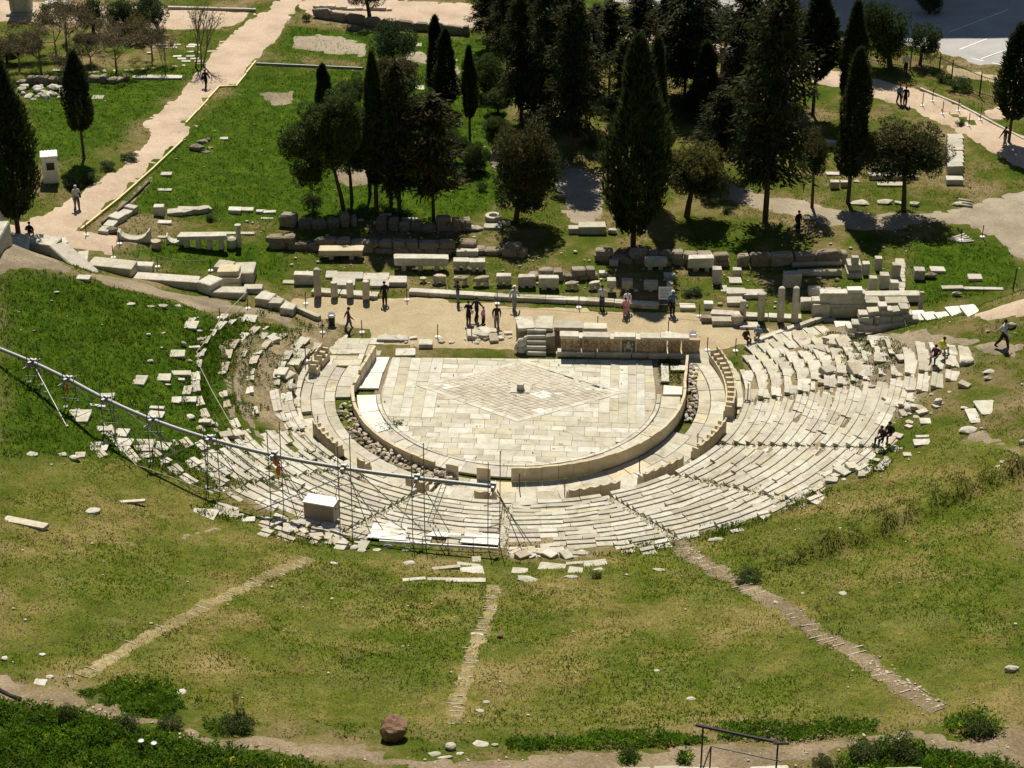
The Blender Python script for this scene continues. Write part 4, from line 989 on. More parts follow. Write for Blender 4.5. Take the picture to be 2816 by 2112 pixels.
for x0, y0, x1, y1, lb in pr: frag('stone_pillar', lb, 'pillar', random.choice([M, 'grey_stone']), '8', x0, y0, x1, y1, .55, group='standing pillars')
frag('stone_block', 'dark stacked block left of the lower lying column', B, 'grey_stone', '8', 100, 335, 216, 450, .7)
frag('stone_block', 'large pale block with flat top right of the big marble wall', B, M, '8', 762, 500, 908, 590, .9)
long_wall('stone_footing', 'line of low footing stones running back beside the pillar group', 'grey_stone', [Q('8', 885, 510), Q('8', 888, 400), Q('8', 885, 275)], 6, .7, .5, .9, 1, cat='footing')
rp = thing('rubble_wall', 'rough dry wall of heaped blocks at the right parodos corner', 'rubble wall', G(*Q('8', 730, 745))); ro2 = np.array(rp.location); s8 = ppm(ro2)
for x, y, w_, h_ in ((585, 700, 80, 50), (670, 705, 110, 45), (760, 700, 95, 50), (850, 690, 80, 45), (940, 650, 80, 30), (640, 655, 90, 45), (745, 650, 110, 48), (835, 645, 75, 45), (905, 625, 70, 38), (690, 610, 85, 40), (770, 605, 80, 42), (745, 570, 55, 35), (830, 600, 60, 35), (880, 590, 60, 45), (620, 620, 60, 30), (540, 735, 60, 30)):
    row_ = (705-y)/48.0
    block('rough_block', random.choice(['rubble', 'grey_stone', M]), ((x-730)*.42435/s8, .5+row_*.22, max(0, row_)*.42-.05), (w_*.42435/s8, .75, h_*.42435/s8*1.0+.1), random.uniform(-.15, .15), rp, .06, sink=0)
# ramp kerb at the right
def kerb_run(name, label, pxs, hm, depth, mat, wmin=1.5, wmax=2.6):
    return ledge(name, label, mat, pxs, hm, depth, wmin, wmax)
kerb_run('ramp_kerb', 'slanting pale stone kerb at the right end of the seats', [Q('8', -110, 838), Q('8', 130, 745), Q('8', 375, 662)], .3, .35, M)
frag('stone_slab', 'smooth pale slab at the upper end of the slanting kerb', 'slab', 'new_marble', '8', 440, 650, 560, 708, 1.0)
frag('stone_slab', 'narrow pale slab between the slanting kerb and the smooth slab', 'slab', M, '8', 365, 645, 445, 675, .6)
kerb_run('path_kerb', 'long pale path edge running off to the right from the rubble corner', [Q('8', 910, 625), Q('8', 1340, 660)], .12, 1.0, 'new_marble')
frag('stone_block', 'dark square block in the grass right of the pillars', B, 'grey_stone', '8', 945, 308, 1015, 400, .7)
frag('stone_block', 'dark broad block right of the dark square block', B, 'grey_stone', '8', 1055, 305, 1152, 360, .8)
frag('rough_stone', 'rough brown stone between the two dark blocks', 'stone', CG, '8', 1015, 330, 1110, 400, .6, rocky=True)
frag('stone_block', 'lone grey block in the grass near the right edge', B, 'grey_stone', '8', 1300, 355, 1392, 412, .8)
frag('stone_beam', 'long narrow pale beam lying in the grass at right', 'stone beam', M, '8', 1128, 428, 1270, 470, .5)
frag('stone_beam', 'darker long beam end continuing the pale beam', 'stone beam', 'grey_stone', '8', 1270, 440, 1530, 472, .4)
frag('rough_stone', 'pointed pale stone leaning on the long beam', 'stone', M, '8', 1190, 462, 1262, 510, .3, rocky=True)
bk = [(210, 505, 290, 600, 'left one of the stepped grey blocks at the back right'), (285, 525, 370, 605, 'right one of the stepped grey blocks at the back right'), (262, 432, 345, 505, 'corner block of the back right ruin'), (340, 440, 480, 490, 'long dark block in the back right ruin'), (330, 500, 550, 535, 'low pale course in the back right ruin'), (490, 455, 550, 505, 'squarish block beside the long pale course'), (550, 462, 982, 545, 'longest block course of the back right ruin'), (975, 470, 1003, 592, 'end wall of the back right ruin'), (735, 540, 920, 600, 'bright long block in front of the longest course'), (685, 560, 790, 612, 'step block left of the bright long block'), (625, 575, 680, 612, 'small block left of the step block'), (490, 535, 640, 555, 'low slab under the longest course')]
for x0, y0, x1, y1, lb in bk: frag('stone_block', lb, B, 'grey_stone' if 'grey' in lb or 'dark' in lb else random.choice(['grey_stone', M]), '8', x0, y0, x1, y1, None, group='back right ruin')
for k in range(5): lying('stone_rod', 'thin white marble rod in the pile of rods on the grass', '4', 1170+k*17, 1555+k*5, 1272+k*15, 1520+k*12, 6, 'new_marble', 'stone rod', 'pile of rods')
# other stones at upper right
bwl = thing('brick_pier_wall', 'long brown stone pier with ribbed top running back at upper right', 'wall', G(*Q('4', 1210, 1135))); bo = np.array(bwl.location)
for k in range(8):
    p = G(*Q('4', 1213, 1128-k*26)); block('course', 'grey_stone', (p[0]-bo[0], p[1]-bo[1]+.35, -.05), (1.25, p[1]*0+1.0, .8+random.uniform(-.03, .03)), 0, bwl, .02, sink=0)
frag('stone_block', 'separate brown block before the ribbed pier', B, 'grey_stone', '4', 1155, 1130, 1268, 1200, .8)
for x0, y0, x1, y1, lb, rk, mt in ((402, 1158, 460, 1225, 'brown square block right of the small tree', 0, 'grey_stone'), (470, 1160, 520, 1215, 'brown block behind the front cypress at right', 0, 'grey_stone'), (1015, 1035, 1092, 1090, 'brown block left of the ribbed pier', 0, 'grey_stone'), (710, 1172, 888, 1212, 'long white slab under the round dark tree', 0, M), (530, 1280, 670, 1335, 'grey boulder beside the front cypress trunk', 1, 'grey_stone'), (700, 1268, 815, 1330, 'pale pointed boulder left of the round tree trunk', 1, M), (815, 1285, 880, 1330, 'small boulder touching the round tree trunk', 1, 'grey_stone'), (915, 1280, 988, 1342, 'pale boulder right of the round tree trunk', 1, M), (1195, 1295, 1260, 1340, 'low rough stone near the lying pale shafts', 1, 'grey_stone'), (555, 1155, 600, 1185, 'little stone near the front cypress', 1, 'grey_stone'), (380, 1105, 470, 1140, 'flat stone near the small tree', 0, 'grey_stone')):
    frag('stone', lb, 'stone', mt, '4', x0, y0, x1, y1, None, rocky=bool(rk))
for k in range(3): lying('lying_shaft', ['upper', 'middle', 'lower'][k]+' pale shaft of three lying near the dirt track', '4', 1235, 1300+k*16, 1325, 1315+k*16, 9, M, 'column')
long_wall('stone_footing', 'low stone footing in the shade behind the small tree at right', 'grey_stone', [Q('4', 640, 1170), Q('4', 980, 1165)], 10, .8, .8, 1.4, 1, cat='footing')
long_wall('stone_footing', 'low stone kerb behind the round shadow at upper right', 'grey_stone', [Q('4', 340, 945), Q('4', 470, 965)], 12, .7, .8, 1.4, 1, cat='footing')
# ruins behind the middle wall
frag('stone_sarcophagus', 'pale block like a house with sloping end on the grass behind the wall', 'sarcophagus', M, '3', 430, 1430, 608, 1520, .9)
frag('stone_block', 'slanted pale end piece left of the house-shaped block', B, M, '3', 365, 1450, 440, 1515, .7)
frag('stone_block', 'grey round-topped block left of the biggest cypress', B, 'grey_stone', '3', 615, 1450, 690, 1525, .6, rocky=True)
wl = thing('well_head', 'white round well head with dark hole on the grass', 'well', G(*Q('2', 1537, 1440)))
mb = MB(); mb.lathe((0, .5, 0), [(.62, -.05), (.62, .32), (.60, .36), (.34, .36), (.32, .1), (.05, .05)], 16); mb.build('ring', M, wl, smooth=False)
for x0, y0, x1, y1, lb in ((1595, 1425, 1650, 1465, 'small grey block right of the well head'), (1350, 1435, 1480, 1505, 'dark flat boulder left of the well head'), (1480, 1440, 1590, 1490, 'grey rough base stone below the well head'), (800, 1378, 875, 1398, 'flat white slab among the pine trunks'), (1190, 1418, 1330, 1500, 'big grey boulder under the brownish conifer'), (660, 1412, 695, 1432, 'small white stone near the pine trunks'), (945, 1405, 1045, 1425, 'pale low stones by the tall cypress trunk')):
    frag('stone', lb, 'stone', M if 'white' in lb else 'grey_stone', '2', x0, y0, x1, y1, None, rocky='boulder' in lb)
for k, (x0, y0, x1, y1) in enumerate(((0, 1350, 45, 1385), (48, 1355, 130, 1385), (30, 1405, 110, 1418), (1030-1010, 1352, 60, 1364))):
    frag('paving_stone', 'white broken paving piece lying on the grass left of the pines', 'stone', M, '2', x0, y0, x1, y1, None, group='broken paving on the grass')

# ================================================================== LEFT: PARODOS WALL, FRAGMENTS, PATH SIDE
pwl = thing('parodos_wall', 'stepped wall of long pale marble blocks running down from the left path', 'wall', G(*Q('5', 600, 330))); po = np.array(pwl.location)
def wall_px(reg, x0, y0, x1, y1, h, depth, mat=M, name='wall_block', parent=pwl, off=None, zup=0.0):
    off = po if off is None else off
    a, b2 = G(*Q(reg, x0, y0)), G(*Q(reg, x1, y1)); d = b2-a; L = math.hypot(d[0], d[1]); an = math.atan2(d[1], d[0]); c = (a+b2)/2
    return block(name, mat, (c[0]-off[0]-math.sin(an)*depth/2, c[1]-off[1]+math.cos(an)*depth/2, min(a[2], b2[2])-off[2]-.2+zup), (L*1.03, depth*1.25, h+.48), an, parent, .008, sink=0)
for x0, y0, x1, y1, h, dp in ((0, 230, 75, 180, 1.5, .7), (80, 185, 190, 208, .85, 1.0), (185, 205, 345, 245, .62, 1.2), (340, 250, 535, 330, .62, 1.0), (525, 330, 578, 300, .8, .6), (575, 312, 850, 380, .42, 1.1), (862, 385, 1275, 465, .38, .85), (1290, 470, 1375, 500, .55, 1.1), (1378, 505, 1590, 525, .26, .8)):
    wall_px('5', x0, y0, x1, y1, h, dp)
for x0, y0, x1, y1, h, dp in ((365, 225, 450, 215, .5, .8), (880, 340, 985, 355, .3, .6)):
    wall_px('5', x0, y0, x1, y1, h, dp, 'marble', 'back_block')
for x0, y0, x1, y1, h, dp in ((0, 560, 95, 580, .35, .9), (88, 588, 165, 598, .3, .7), (160, 622, 240, 635, .3, .7)):
    wall_px('6', x0, y0, x1, y1, h, dp, 'marble', 'step_block')
kerb_run('ramp_kerb', 'long thin pale kerb slanting down to the left end of the orchestra', [Q('6', 40, 500), Q('6', 200, 585), Q('6', 400, 668)], .35, .35, M)
pd_ = thing('stepped_pedestal', 'three-tier pale stone pedestal beside the parodos wall', 'pedestal', G(*Q('5', 1480, 450)), -.05); sp5 = ppm(np.array(pd_.location))
for k, (w_, d_) in enumerate(((1.35, 1.7), (1.30, 1.5), (1.2, 1.2))): block('tier', 'warm_marble', (0, .7+.1*k, .38*k-.06), (w_*1.25, d_, .42), 0, pd_, .01, sink=0)
block('back_slab', M, (.9, 1.7, -.05), (1.5, 1.7, .85), .05, pd_, .04, sink=0); block('cover', M, (-.5, 1.75, .55), (1.2, 1.3, .45), -.2, pd_, .05, sink=0)
frag('rough_stone', 'tilted grey rock slab right of the stepped pedestal', 'stone', 'grey_stone', '5', 1580, 420, 1700, 490, .8)
# hollow bench-like fragments
def trough(name, label, reg, x0, y0, x1, y1):
    p, wd, d, h = spot(reg, x0, y0, x1, y1, .7); mb = MB()
    n = 9; P = [(-wd/2, 0), (wd/2, 0), (wd/2, h*1.05)]+[(wd/2*.86*math.cos(t), h*1.0-h*.72*math.sin(t)) for t in np.linspace(.12, math.pi-.12, n)]+[(-wd/2, h*1.0)]
    mb.prism(P, -d/2, d/2); return tag(mb.build(name, M, None, (p[0], p[1], p[2]-.06), (0, 0, random.uniform(-.1, .1))), label, 'stone fragment')
trough('hollow_fragment', 'big pale fragment with a curved hollow lying by the left path corner', '5', 765, 55, 972, 152)
trough('hollow_fragment', 'smaller curved pale fragment left of the stone table', '5', 1078, 85, 1182, 172)
on_legs('stone_table', 'long pale stone table on four stumpy legs left of the ruins', 'stone table', M, '5', 1160, 85, 1480, 145, 4, 205, .8)
mb = MB(); p = G(*Q('5', 1010, 205)); mb.lathe((0, 0, 0), [(.30, -.05), (.36, .15), (.33, .5), (.35, .58)], 10); tag(mb.build('column_drum', 'rubble', None, p+np.array([0, .3, 0])), 'small upright drum between the two hollow fragments', 'column drum')
mb = MB(); p = G(*Q('5', 1500, 205)); mb.lathe((0, 0, 0), [(.30, -.05), (.38, .25), (.36, .7), (.2, .82)], 12); tag(mb.build('carved_drum', M, None, p+np.array([0, .35, 0])), 'round pale drum at the right end of the stone table', 'column drum')
column('small_column', 'thin pale pillar with a square head right of the stone table', '5', 1550, 45, 185, 34, 'cap')
frag('stone_block', 'pale capital block beside the footing above the stone table', B, M, '1', 998, 1315, 1065, 1400, .6)
frag('stone_block', 'long mossy pale block on the footing above the stone table', B, 'grey_stone', '1', 1150, 1330, 1285, 1385, .6)
long_wall('stone_footing', 'low grey footing stones running back from the left path corner', 'grey_stone', [Q('1', 700, 1530), Q('1', 790, 1440), Q('1', 900, 1370)], 14, .9, .7, 1.2, 1, cat='footing')
long_wall('stone_footing', 'low footing stones crossing the grass above the stone table', 'grey_stone', [Q('1', 1060, 1395), Q('1', 1200, 1400), Q('1', 1380, 1375)], 10, .7, .8, 1.4, 1, cat='footing')
frag('rough_stone', 'dark rough rock at the left path corner', 'stone', CG, '1', 665, 1440, 770, 1525, .8, rocky=True)
for k, (x0, y0, x1, y1) in enumerate(((1480, 1330, 1560, 1385), (1540, 1335, 1640, 1375), (1020, 1420, 1110, 1455), (1430, 1495, 1640, 1520), (1020, 1520, 1075, 1545), (955, 1545, 985, 1575))):
    frag('paving_stone', 'white flat broken stone lying in the grass near the stone table', 'stone', M, '1', x0, y0, x1, y1, None, group='flat stones near the stone table')
for x0, y0, x1, y1, lb in ((1215, 905, 1330, 985, 'dark rough rock cluster on the left meadow'), (1425, 880, 1475, 910, 'brown flat stone on the left meadow'), (1270, 965, 1365, 992, 'low slab beside the dark rock cluster'), (1040, 1105, 1110, 1145, 'pale slab in the grass near the path edge'), (1020, 1215, 1110, 1240, 'low flat slab near the path edge, nearest the footing'), (1340, 940, 1385, 965, 'small pale stone right of the dark rock cluster')):
    frag('stone', lb, 'stone', CG if 'dark' in lb else 'grey_stone', '1', x0, y0, x1, y1, None, rocky='rock' in lb)
for k in range(3): rock('stone', CG, G(*Q('1', 1300+k*25, 930-k*8)), .6)['label'] = ''
for o in list(bpy.data.objects):
    if o.get('label') == '': tag(o, 'dark stone of the rock cluster on the left meadow', 'stone', 'rock cluster stones')
# timber kerb along the path and the ditch beside it
def edge_run(name, label, pxs, w_, h_, mat):
    W = [G(*p) for p in pxs]; o = W[0]; t = thing(name, label, 'edging', o)
    for a, b2 in zip(W[:-1], W[1:]):
        d = b2-a; L = math.hypot(d[0], d[1]); k = max(1, int(L/3.0))
        for j in range(k):
            p0, p1 = a+d*j/k, a+d*(j+1)/k; c = (p0+p1)/2; mb = MB(); mb.box((0, 0, 0), (L/k*.995, w_, h_), 0)
            mb.build('board', mat, t, (c[0]-o[0], c[1]-o[1], float(tz(c[0], c[1]))-o[2]+h_/2-.04), (0, -math.atan2(p1[2]-p0[2], math.hypot(p1[0]-p0[0], p1[1]-p0[1])), math.atan2(d[1], d[0])))
    return t
edge_run('path_edging', 'yellowish timber edging along the right side of the left path', [Q('1', 525, 1490), Q('1', 780, 1290), Q('1', 1000, 1095), Q('1', 1185, 920)], .14, .22, 'timber_edge')
edge_run('path_edging', 'pale stone edging of the upper left path beyond the notch', [Q('1', 1205, 800), Q('1', 1420, 565), Q('1', 1530, 560), Q('1', 1659, 400)], .14, .16, 'timber_edge')
drape('ditch', [Q('1', 560, 1490), Q('1', 800, 1300), Q('1', 985, 1130), Q('1', 1000, 1180), Q('1', 830, 1340), Q('1', 690, 1450)], 'slope_earth', .05, .6, .05)
edge_run('ditch_edging', 'dark timber edge in the ditch beside the left path', [Q('1', 660, 1455), Q('1', 800, 1345), Q('1', 970, 1185)], .12, .25, 'bark')
# kiosk
kp = G(*Q('1', 335, 1190)); ks = thing('guard_kiosk', 'narrow white guard kiosk with a window behind the big left cypress', 'kiosk', kp, R(12))
mb = MB(); mb.box((0, .55, 1.05), (1.15, 1.1, 2.1)); mb.build('cabin', 'white_paint', ks)
mb = MB(); mb.box((0, .55, 2.16), (1.3, 1.25, .12), 0, .96)
for k in range(5): mb.box((-.5+k*.25, .55, 2.24), (.05, 1.2, .05))
mb.build('roof', 'white_paint', ks)
plain_mat('dark_glass', (0.03, 0.04, 0.04), .15)
mb = MB(); mb.box((.05, -.02, 1.4), (.58, .03, .62)); wdw = mb.build('window', 'dark_glass', ks)
mb = MB()
for x_, z_, w_, h_ in ((.05, 1.73, .66, .05), (.05, 1.07, .66, .05), (-.27, 1.4, .05, .7), (.37, 1.4, .05, .7)): mb.box((x_, -.03, z_), (w_, .05, h_))
under(mb.build('window_frame', 'white_paint', ks), wdw)
mb = MB(); mb.box((.05, -.02, .5), (.95, .025, .9)); mb.build('lower_panel', 'concrete_white', ks)
# small sign board at the left edge, marker posts with rope
sb = thing('sign_board', 'white sign board on two legs at the far left edge of the path', 'sign', G(*Q('1', 12, 1510)), R(20))
mb = MB(); mb.box((0, 0, 1.35), (.9, .05, .75)); mb.build('panel', 'white_paint', sb)
for s in (-1, 1): mb = MB(); mb.tube((s*.25, .03, 0), (s*.25, .03, 1.1), .03); mb.build('leg', 'concrete_white', sb)
def posts(pxs, label, group, rope_label=None, h=1.0, sag=.25):
    tops = []
    for u, v in pxs:
        p = G(u, v); t = thing('rope_post', label, 'post', p, 0, group)
        mb = MB(); mb.lathe((0, 0, 0), [(.20, -.05), (.20, .08), (.16, .12)], 10); ft = mb.build('foot', 'concrete_white', t)
        mb = MB(); mb.tube((0, 0, .1), (0, 0, h), .035); under(ft, mb.build('rod', 'post_metal', t)); tops.append(p+np.array([0, 0, h-.04]))
    if rope_label:
        mb = MB(); pts = []
        for a, b2 in zip(tops[:-1], tops[1:]):
            for k in range(8): f = k/8; q = a+(b2-a)*f; pts.append(q-np.array([0, 0, sag*4*f*(1-f)]))
        pts.append(tops[-1]); o = pts[0]; mb.line([q-o for q in pts], .018, 5); tag(mb.build('barrier_rope', 'rope', None, o), rope_label, 'rope')
    return tops
posts([Q('5', 560, 115), Q('5', 775, 170), Q('5', 735, 260)], 'thin dark rope post at the left path corner', 'rope posts at the left path')
posts([Q('5', 1022, 320), Q('5', 1365, 345)], 'thin rope post along the grass behind the parodos wall', 'rope posts behind the wall', 'thin rope sagging between posts behind the parodos wall')
posts([Q('6', 323, 560), Q('6', 978, 535)], 'rope post in front of the left column bases', 'rope posts before the columns')
posts([Q('6', 1563, 560), Q('7', 433, 585), Q('7', 1213, 640)], 'rope post with white foot before the long white ledge', 'rope posts before the ledge', 'thin rope hanging along the long white ledge')
posts([Q('6', 432, 745), Q('6', 687, 745), Q('6', 1178, 775), Q('6', 1398, 780)], 'rope post along the near edge of the terrace', 'rope posts on the terrace edge')
posts([Q('7', 555, 720), Q('7', 1012, 748)], 'rope post standing behind the relief wall', 'rope posts behind the relief wall')
posts([Q('7', 1265, 860), Q('7', 1448, 865)], 'rope post at the right end of the terrace', 'rope posts right of the relief wall')
posts([Q('7', 1525, 1190), Q('s3', 1600, 290), Q('s3', 1100, 470), Q('s3', 455, 690), Q('s3', 65, 640)], 'rope post standing among the front seats on the right', 'rope posts among the front seats', h=1.3)
posts([Q('6', 322, 930), Q('6', 405, 1400)], 'rope post standing among the broken seats on the left', 'rope posts among the left seats', h=1.3)
posts([Q('4', 1000, 690), Q('4', 1065, 660), Q('4', 1130, 745), Q('4', 1232, 725), Q('4', 1300, 820), Q('4', 1375, 780)], 'slim post around the planted strip on the upper right path', 'posts on the upper right path', h=1.2)
posts([Q('4', 1250, 1560), Q('4', 1388, 1540)], 'thin post on the grass beside the white rods', 'posts near the rods')
tops = posts([Q('5', 1607, 590), Q('5', 1425, 650)], 'rope post at the upper corner of the left seats', 'rope posts above the left seats', h=.8)
pts = [G(*Q('5', x, y), .7) for x, y in ((1600, 480), (1550, 530), (1425, 650), (1380, 740), (1275, 865), (1295, 960), (1380, 1130), (1500, 1340), (1590, 1470), (1680, 1540))]
mb = MB(); o = pts[0]; mb.line([q-o for q in pts], .02, 5); tag(mb.build('barrier_rope', 'rope', None, o), 'long pale rope winding down through the left seats', 'rope')
pts = [G(*Q('s1', x, y), .55) for x, y in ((880, 490), (960, 620), (1080, 770), (1180, 880), (1300, 915), (1480, 980), (1750, 1080), (2050, 1140), (2212, 1200), (2400, 1290), (2560, 1350))]
mb = MB(); o = pts[0]; mb.line([q-o for q in pts], .022, 5); tag(mb.build('barrier_rope', 'rope', None, o), 'grey cable hanging across the grass below the pipe', 'cable')
# information board and bins
ib = thing('information_board', 'white information board with printed text on a stand in front of a man in blue', 'sign', G(*Q('7', 995, 590)), 0)
mb = MB(); mb.add([(-.5, .0, .75), (.5, .0, .75), (.5, .35, 1.55), (-.5, .35, 1.55), (-.5, .04, .73), (.5, .04, .73), (.5, .39, 1.53), (-.5, .39, 1.53)], [(0, 1, 2, 3), (7, 6, 5, 4), (0, 4, 5, 1), (1, 5, 6, 2), (2, 6, 7, 3), (3, 7, 4, 0)]); pnl = mb.build('panel', 'white_paint', ib)
mb = MB()
for k in range(7):
    z = .85+k*.09; y_ = (z-.75)/.8*.35-.006; wv = .30 if k in (2, 3, 4) else .40; x0 = 0 if k not in (2, 3, 4) else -.1
    mb.add([(x0-wv, y_, z), (x0+wv, y_, z), (x0+wv, y_+.01, z+.025), (x0-wv, y_+.01, z+.025)], [(0, 1, 2, 3)])
under(mb.build('text_lines', 'post_metal', ib), pnl)
mb = MB(); mb.tube((-.3, .2, 0), (-.3, .25, 1.0), .03); mb.tube((.3, .2, 0), (.3, .25, 1.0), .03); mb.build('legs', 'post_metal', ib)
def bin_(reg, x, y, label):
    t = thing('litter_bin', label, 'bin', G(*Q(reg, x, y)))
    mb = MB(); mb.lathe((0, 0, 0), [(.20, 0), (.24, .7), (.22, .7), (.19, .1), (.02, .1)], 14); bk_ = mb.build('basket', 'post_metal', t)
    mb = MB(); mb.lathe((0, 0, 0), [(.25, .62), (.31, .80), (.30, .82), (.22, .66)], 14); under(mb.build('liner', 'white_paint', t), bk_)
plain_mat('liner_blue', (.55, .62, .72), .5)
bin_('6', 492, 690, 'wire litter bin with white liner at the left end of the terrace'); bin_('7', 1172, 815, 'wire litter bin with white liner at the right end of the relief wall')
# upper left corner: stones, wall, monument
long_wall('rough_wall', 'dark rough stone wall across the upper left meadow', CG, [Q('1', 100, 550), Q('1', 300, 555), Q('1', 460, 560)], 20, .8, .6, 1.1, 2, skip=.2)
long_wall('rough_wall', 'dark rough stones right of the small left cypress', CG, [Q('1', 560, 530), Q('1', 740, 545), Q('1', 850, 520)], 14, .7, .6, 1.1, 1, uneven=.5)
hp = thing('stone_heap', 'heap of bright white broken stones on the upper left meadow', 'stone heap', G(*Q('1', 280, 640))); ho = np.array(hp.location)
for k in range(34):
    p = G(*Q('1', random.uniform(120, 450), random.uniform(575, 655))); rock('stone', M, (p[0]-ho[0], p[1]-ho[1], 0), random.uniform(.5, 1.1), hp, sink=.2)
frag('stone_slab', 'flat white slab right of the small left cypress', 'slab', M, '1', 590, 608, 665, 640, .9)
for x0, y0, x1, y1, lb in ((855, 478, 940, 515, 'left one of three long white blocks on the upper left lawn'), (948, 474, 1062, 518, 'middle one of three long white blocks on the upper left lawn'), (1068, 474, 1180, 516, 'right one of three long white blocks on the upper left lawn'), (338, 436, 390, 464, 'white slab under the bare trees at upper left'), (395, 444, 430, 464, 'small white stone beside the white slab under bare trees')):
    frag('stone_block', lb, B, M, '1', x0, y0, x1, y1, None)
for k in range(16):
    x, y = random.uniform(900, 1400), random.uniform(275, 330); frag('stone', 'white broken stone in the rows beside the upper left path', 'stone', M, '1', x, y, x+random.uniform(25, 60), y+random.uniform(14, 24), None, group='stones beside the upper path')
for k in range(6):
    frag('stone_slab', 'white slab of the laid-out fragments beside the upper left path', 'slab', M, '1', 1120+k*28, 350+(k % 3)*16, 1175+k*28, 372+(k % 3)*16, None, group='laid-out fragments')
mn = thing('stone_monument', 'tall grey stone monument cut by the top edge at upper left', 'monument', G(*Q('1', 132, 110)))
block('plinth', 'grey_stone', (0, .9, -.05), (2.6, 1.8, .35), 0, mn, 0, sink=0); block('shaft', 'grey_stone', (0, .9, .3), (2.0, 1.2, 3.2), 0, mn, 0, sink=0)
for s in (-1, 1): block('pier', 'grey_stone', (s*.75, .35, .3), (.3, .25, 3.0), 0, mn, 0, sink=0)
long_wall('stone_bench', 'pale broken slabs lying right of the monument at upper left', M, [Q('1', 290, 60), Q('1', 370, 40), Q('1', 440, 75)], 12, .9, .8, 1.6, 1, cat='slabs')
drape('path_edge_strip', [Q('1', 440, 468), Q('1', 800, 445), Q('1', 1270, 408), Q('1', 1275, 420), Q('1', 800, 460), Q('1', 440, 485)], 'path_gravel', .05, .8, .03)
edge_run('path_kerb', 'low stone kerb crossing the left path', [Q('1', 1270, 412), Q('1', 1659, 412)], .14, .05, 'grey_stone')
edge_run('terrace_edge', 'dark hedge-topped kerb at the top left edge', [Q('1', 1090, 60), Q('1', 1659, 75)], .3, .3, 'grey_stone')
long_wall('low_wall', 'low dark wall along the upper edge of the meadow in the middle', CG, [Q('2', 350, 110), Q('2', 700, 165), Q('2', 1000, 200), Q('2', 1380, 235)], 22, .5, 1.2, 2.4, 1, uneven=.08)
long_wall('rock_border', 'pale rocks along the top path', 'rubble', [Q('2', 360, 55), Q('2', 600, 70), Q('2', 880, 75)], 8, .5, .5, .9, 1, uneven=.5, cat='border')
lp = [G(*Q('2', x, y), .12) for x, y in ((0, 412), (300, 425), (690, 442))]
mb = MB(); mb.line([q-lp[0] for q in lp], .10, 6); tag(mb.build('ground_pipe', 'galvanised', None, lp[0]), 'thin grey pipe lying straight across the meadow', 'pipe')
frag('stone_block', 'small grey block near the round dark tree', B, 'grey_stone', '2', 1035, 268, 1072, 300, .8); frag('stone_slab', 'pale slab beside the curved dirt path', 'slab', M, '2', 1030, 548, 1090, 580, .9)

# ================================================================== TREES
def leaf_tris(P, D, L, W, rs):
    """one small triangle per point, pointing along D"""
    n = len(P); D = D/np.linalg.norm(D, axis=1, keepdims=True); a = rs.normal(size=(n, 3)); S = np.cross(D, a); S /= np.maximum(np.linalg.norm(S, axis=1, keepdims=True), 1e-6)
    V = np.empty((n*3, 3)); V[0::3] = P-S*(W/2)[:, None]; V[1::3] = P+S*(W/2)[:, None]; V[2::3] = P+D*L[:, None]
    return V, np.arange(n*3).reshape(n, 3)
def tints(n, cols, rs, w=None):
    c = np.array(cols); k = rs.choice(len(c), n, p=w); t = c[k]*rs.uniform(.65, 1.25, (n, 1)); return t
CYP = [(0.028, 0.042, 0.013), (0.038, 0.055, 0.015), (0.050, 0.055, 0.019)]
RAG = [(0.034, 0.046, 0.015), (0.048, 0.052, 0.019), (0.072, 0.058, 0.023), (0.028, 0.048, 0.014)]
OLV = [(0.065, 0.092, 0.022), (0.089, 0.108, 0.026), (0.048, 0.072, 0.018), (0.113, 0.115, 0.033)]
PIN = [(0.060, 0.095, 0.022), (0.085, 0.120, 0.030), (0.045, 0.075, 0.018)]
BRN = [(0.093, 0.075, 0.029), (0.068, 0.071, 0.025), (0.123, 0.096, 0.036)]
DRK = [(0.029, 0.054, 0.019), (0.045, 0.071, 0.024), (0.057, 0.089, 0.030)]
def cypress_crown(seed, n=9000, H=12.0, Rm=1.35, rough=.24):
    rs = np.random.default_rng(seed); t = rs.uniform(0, 1, n)**.9; th = rs.uniform(0, 6.283, n)
    prof = np.clip((t+.03)/.22, 0, 1)**.5*np.clip(1-t**2.4, 0, 1)**.72
    ph = rs.uniform(0, 6.28, 6)
    lump_ = 1+rough*(np.sin(3*th+ph[0]+5*t)+np.sin(2*th-9*t+ph[1])+.8*np.sin(14*t+ph[2]+th)+.6*np.sin(5*th+23*t+ph[3]))/1.6
    r = Rm*prof*lump_*np.sqrt(rs.uniform(.25, 1.15, n)); z = t*H+rs.normal(size=n)*.12
    P = np.stack([r*np.cos(th), r*np.sin(th), z], 1)
    D = np.stack([np.cos(th)*.5, np.sin(th)*.5, np.full(n, 1.0)], 1)+rs.normal(size=(n, 3))*.35
    V, F = leaf_tris(P, D, rs.uniform(.25, .6, n), rs.uniform(.10, .22, n), rs)
    return np_mesh('crown', V, F, 'leaf', tints(n, CYP, rs, [.45, .35, .2]))
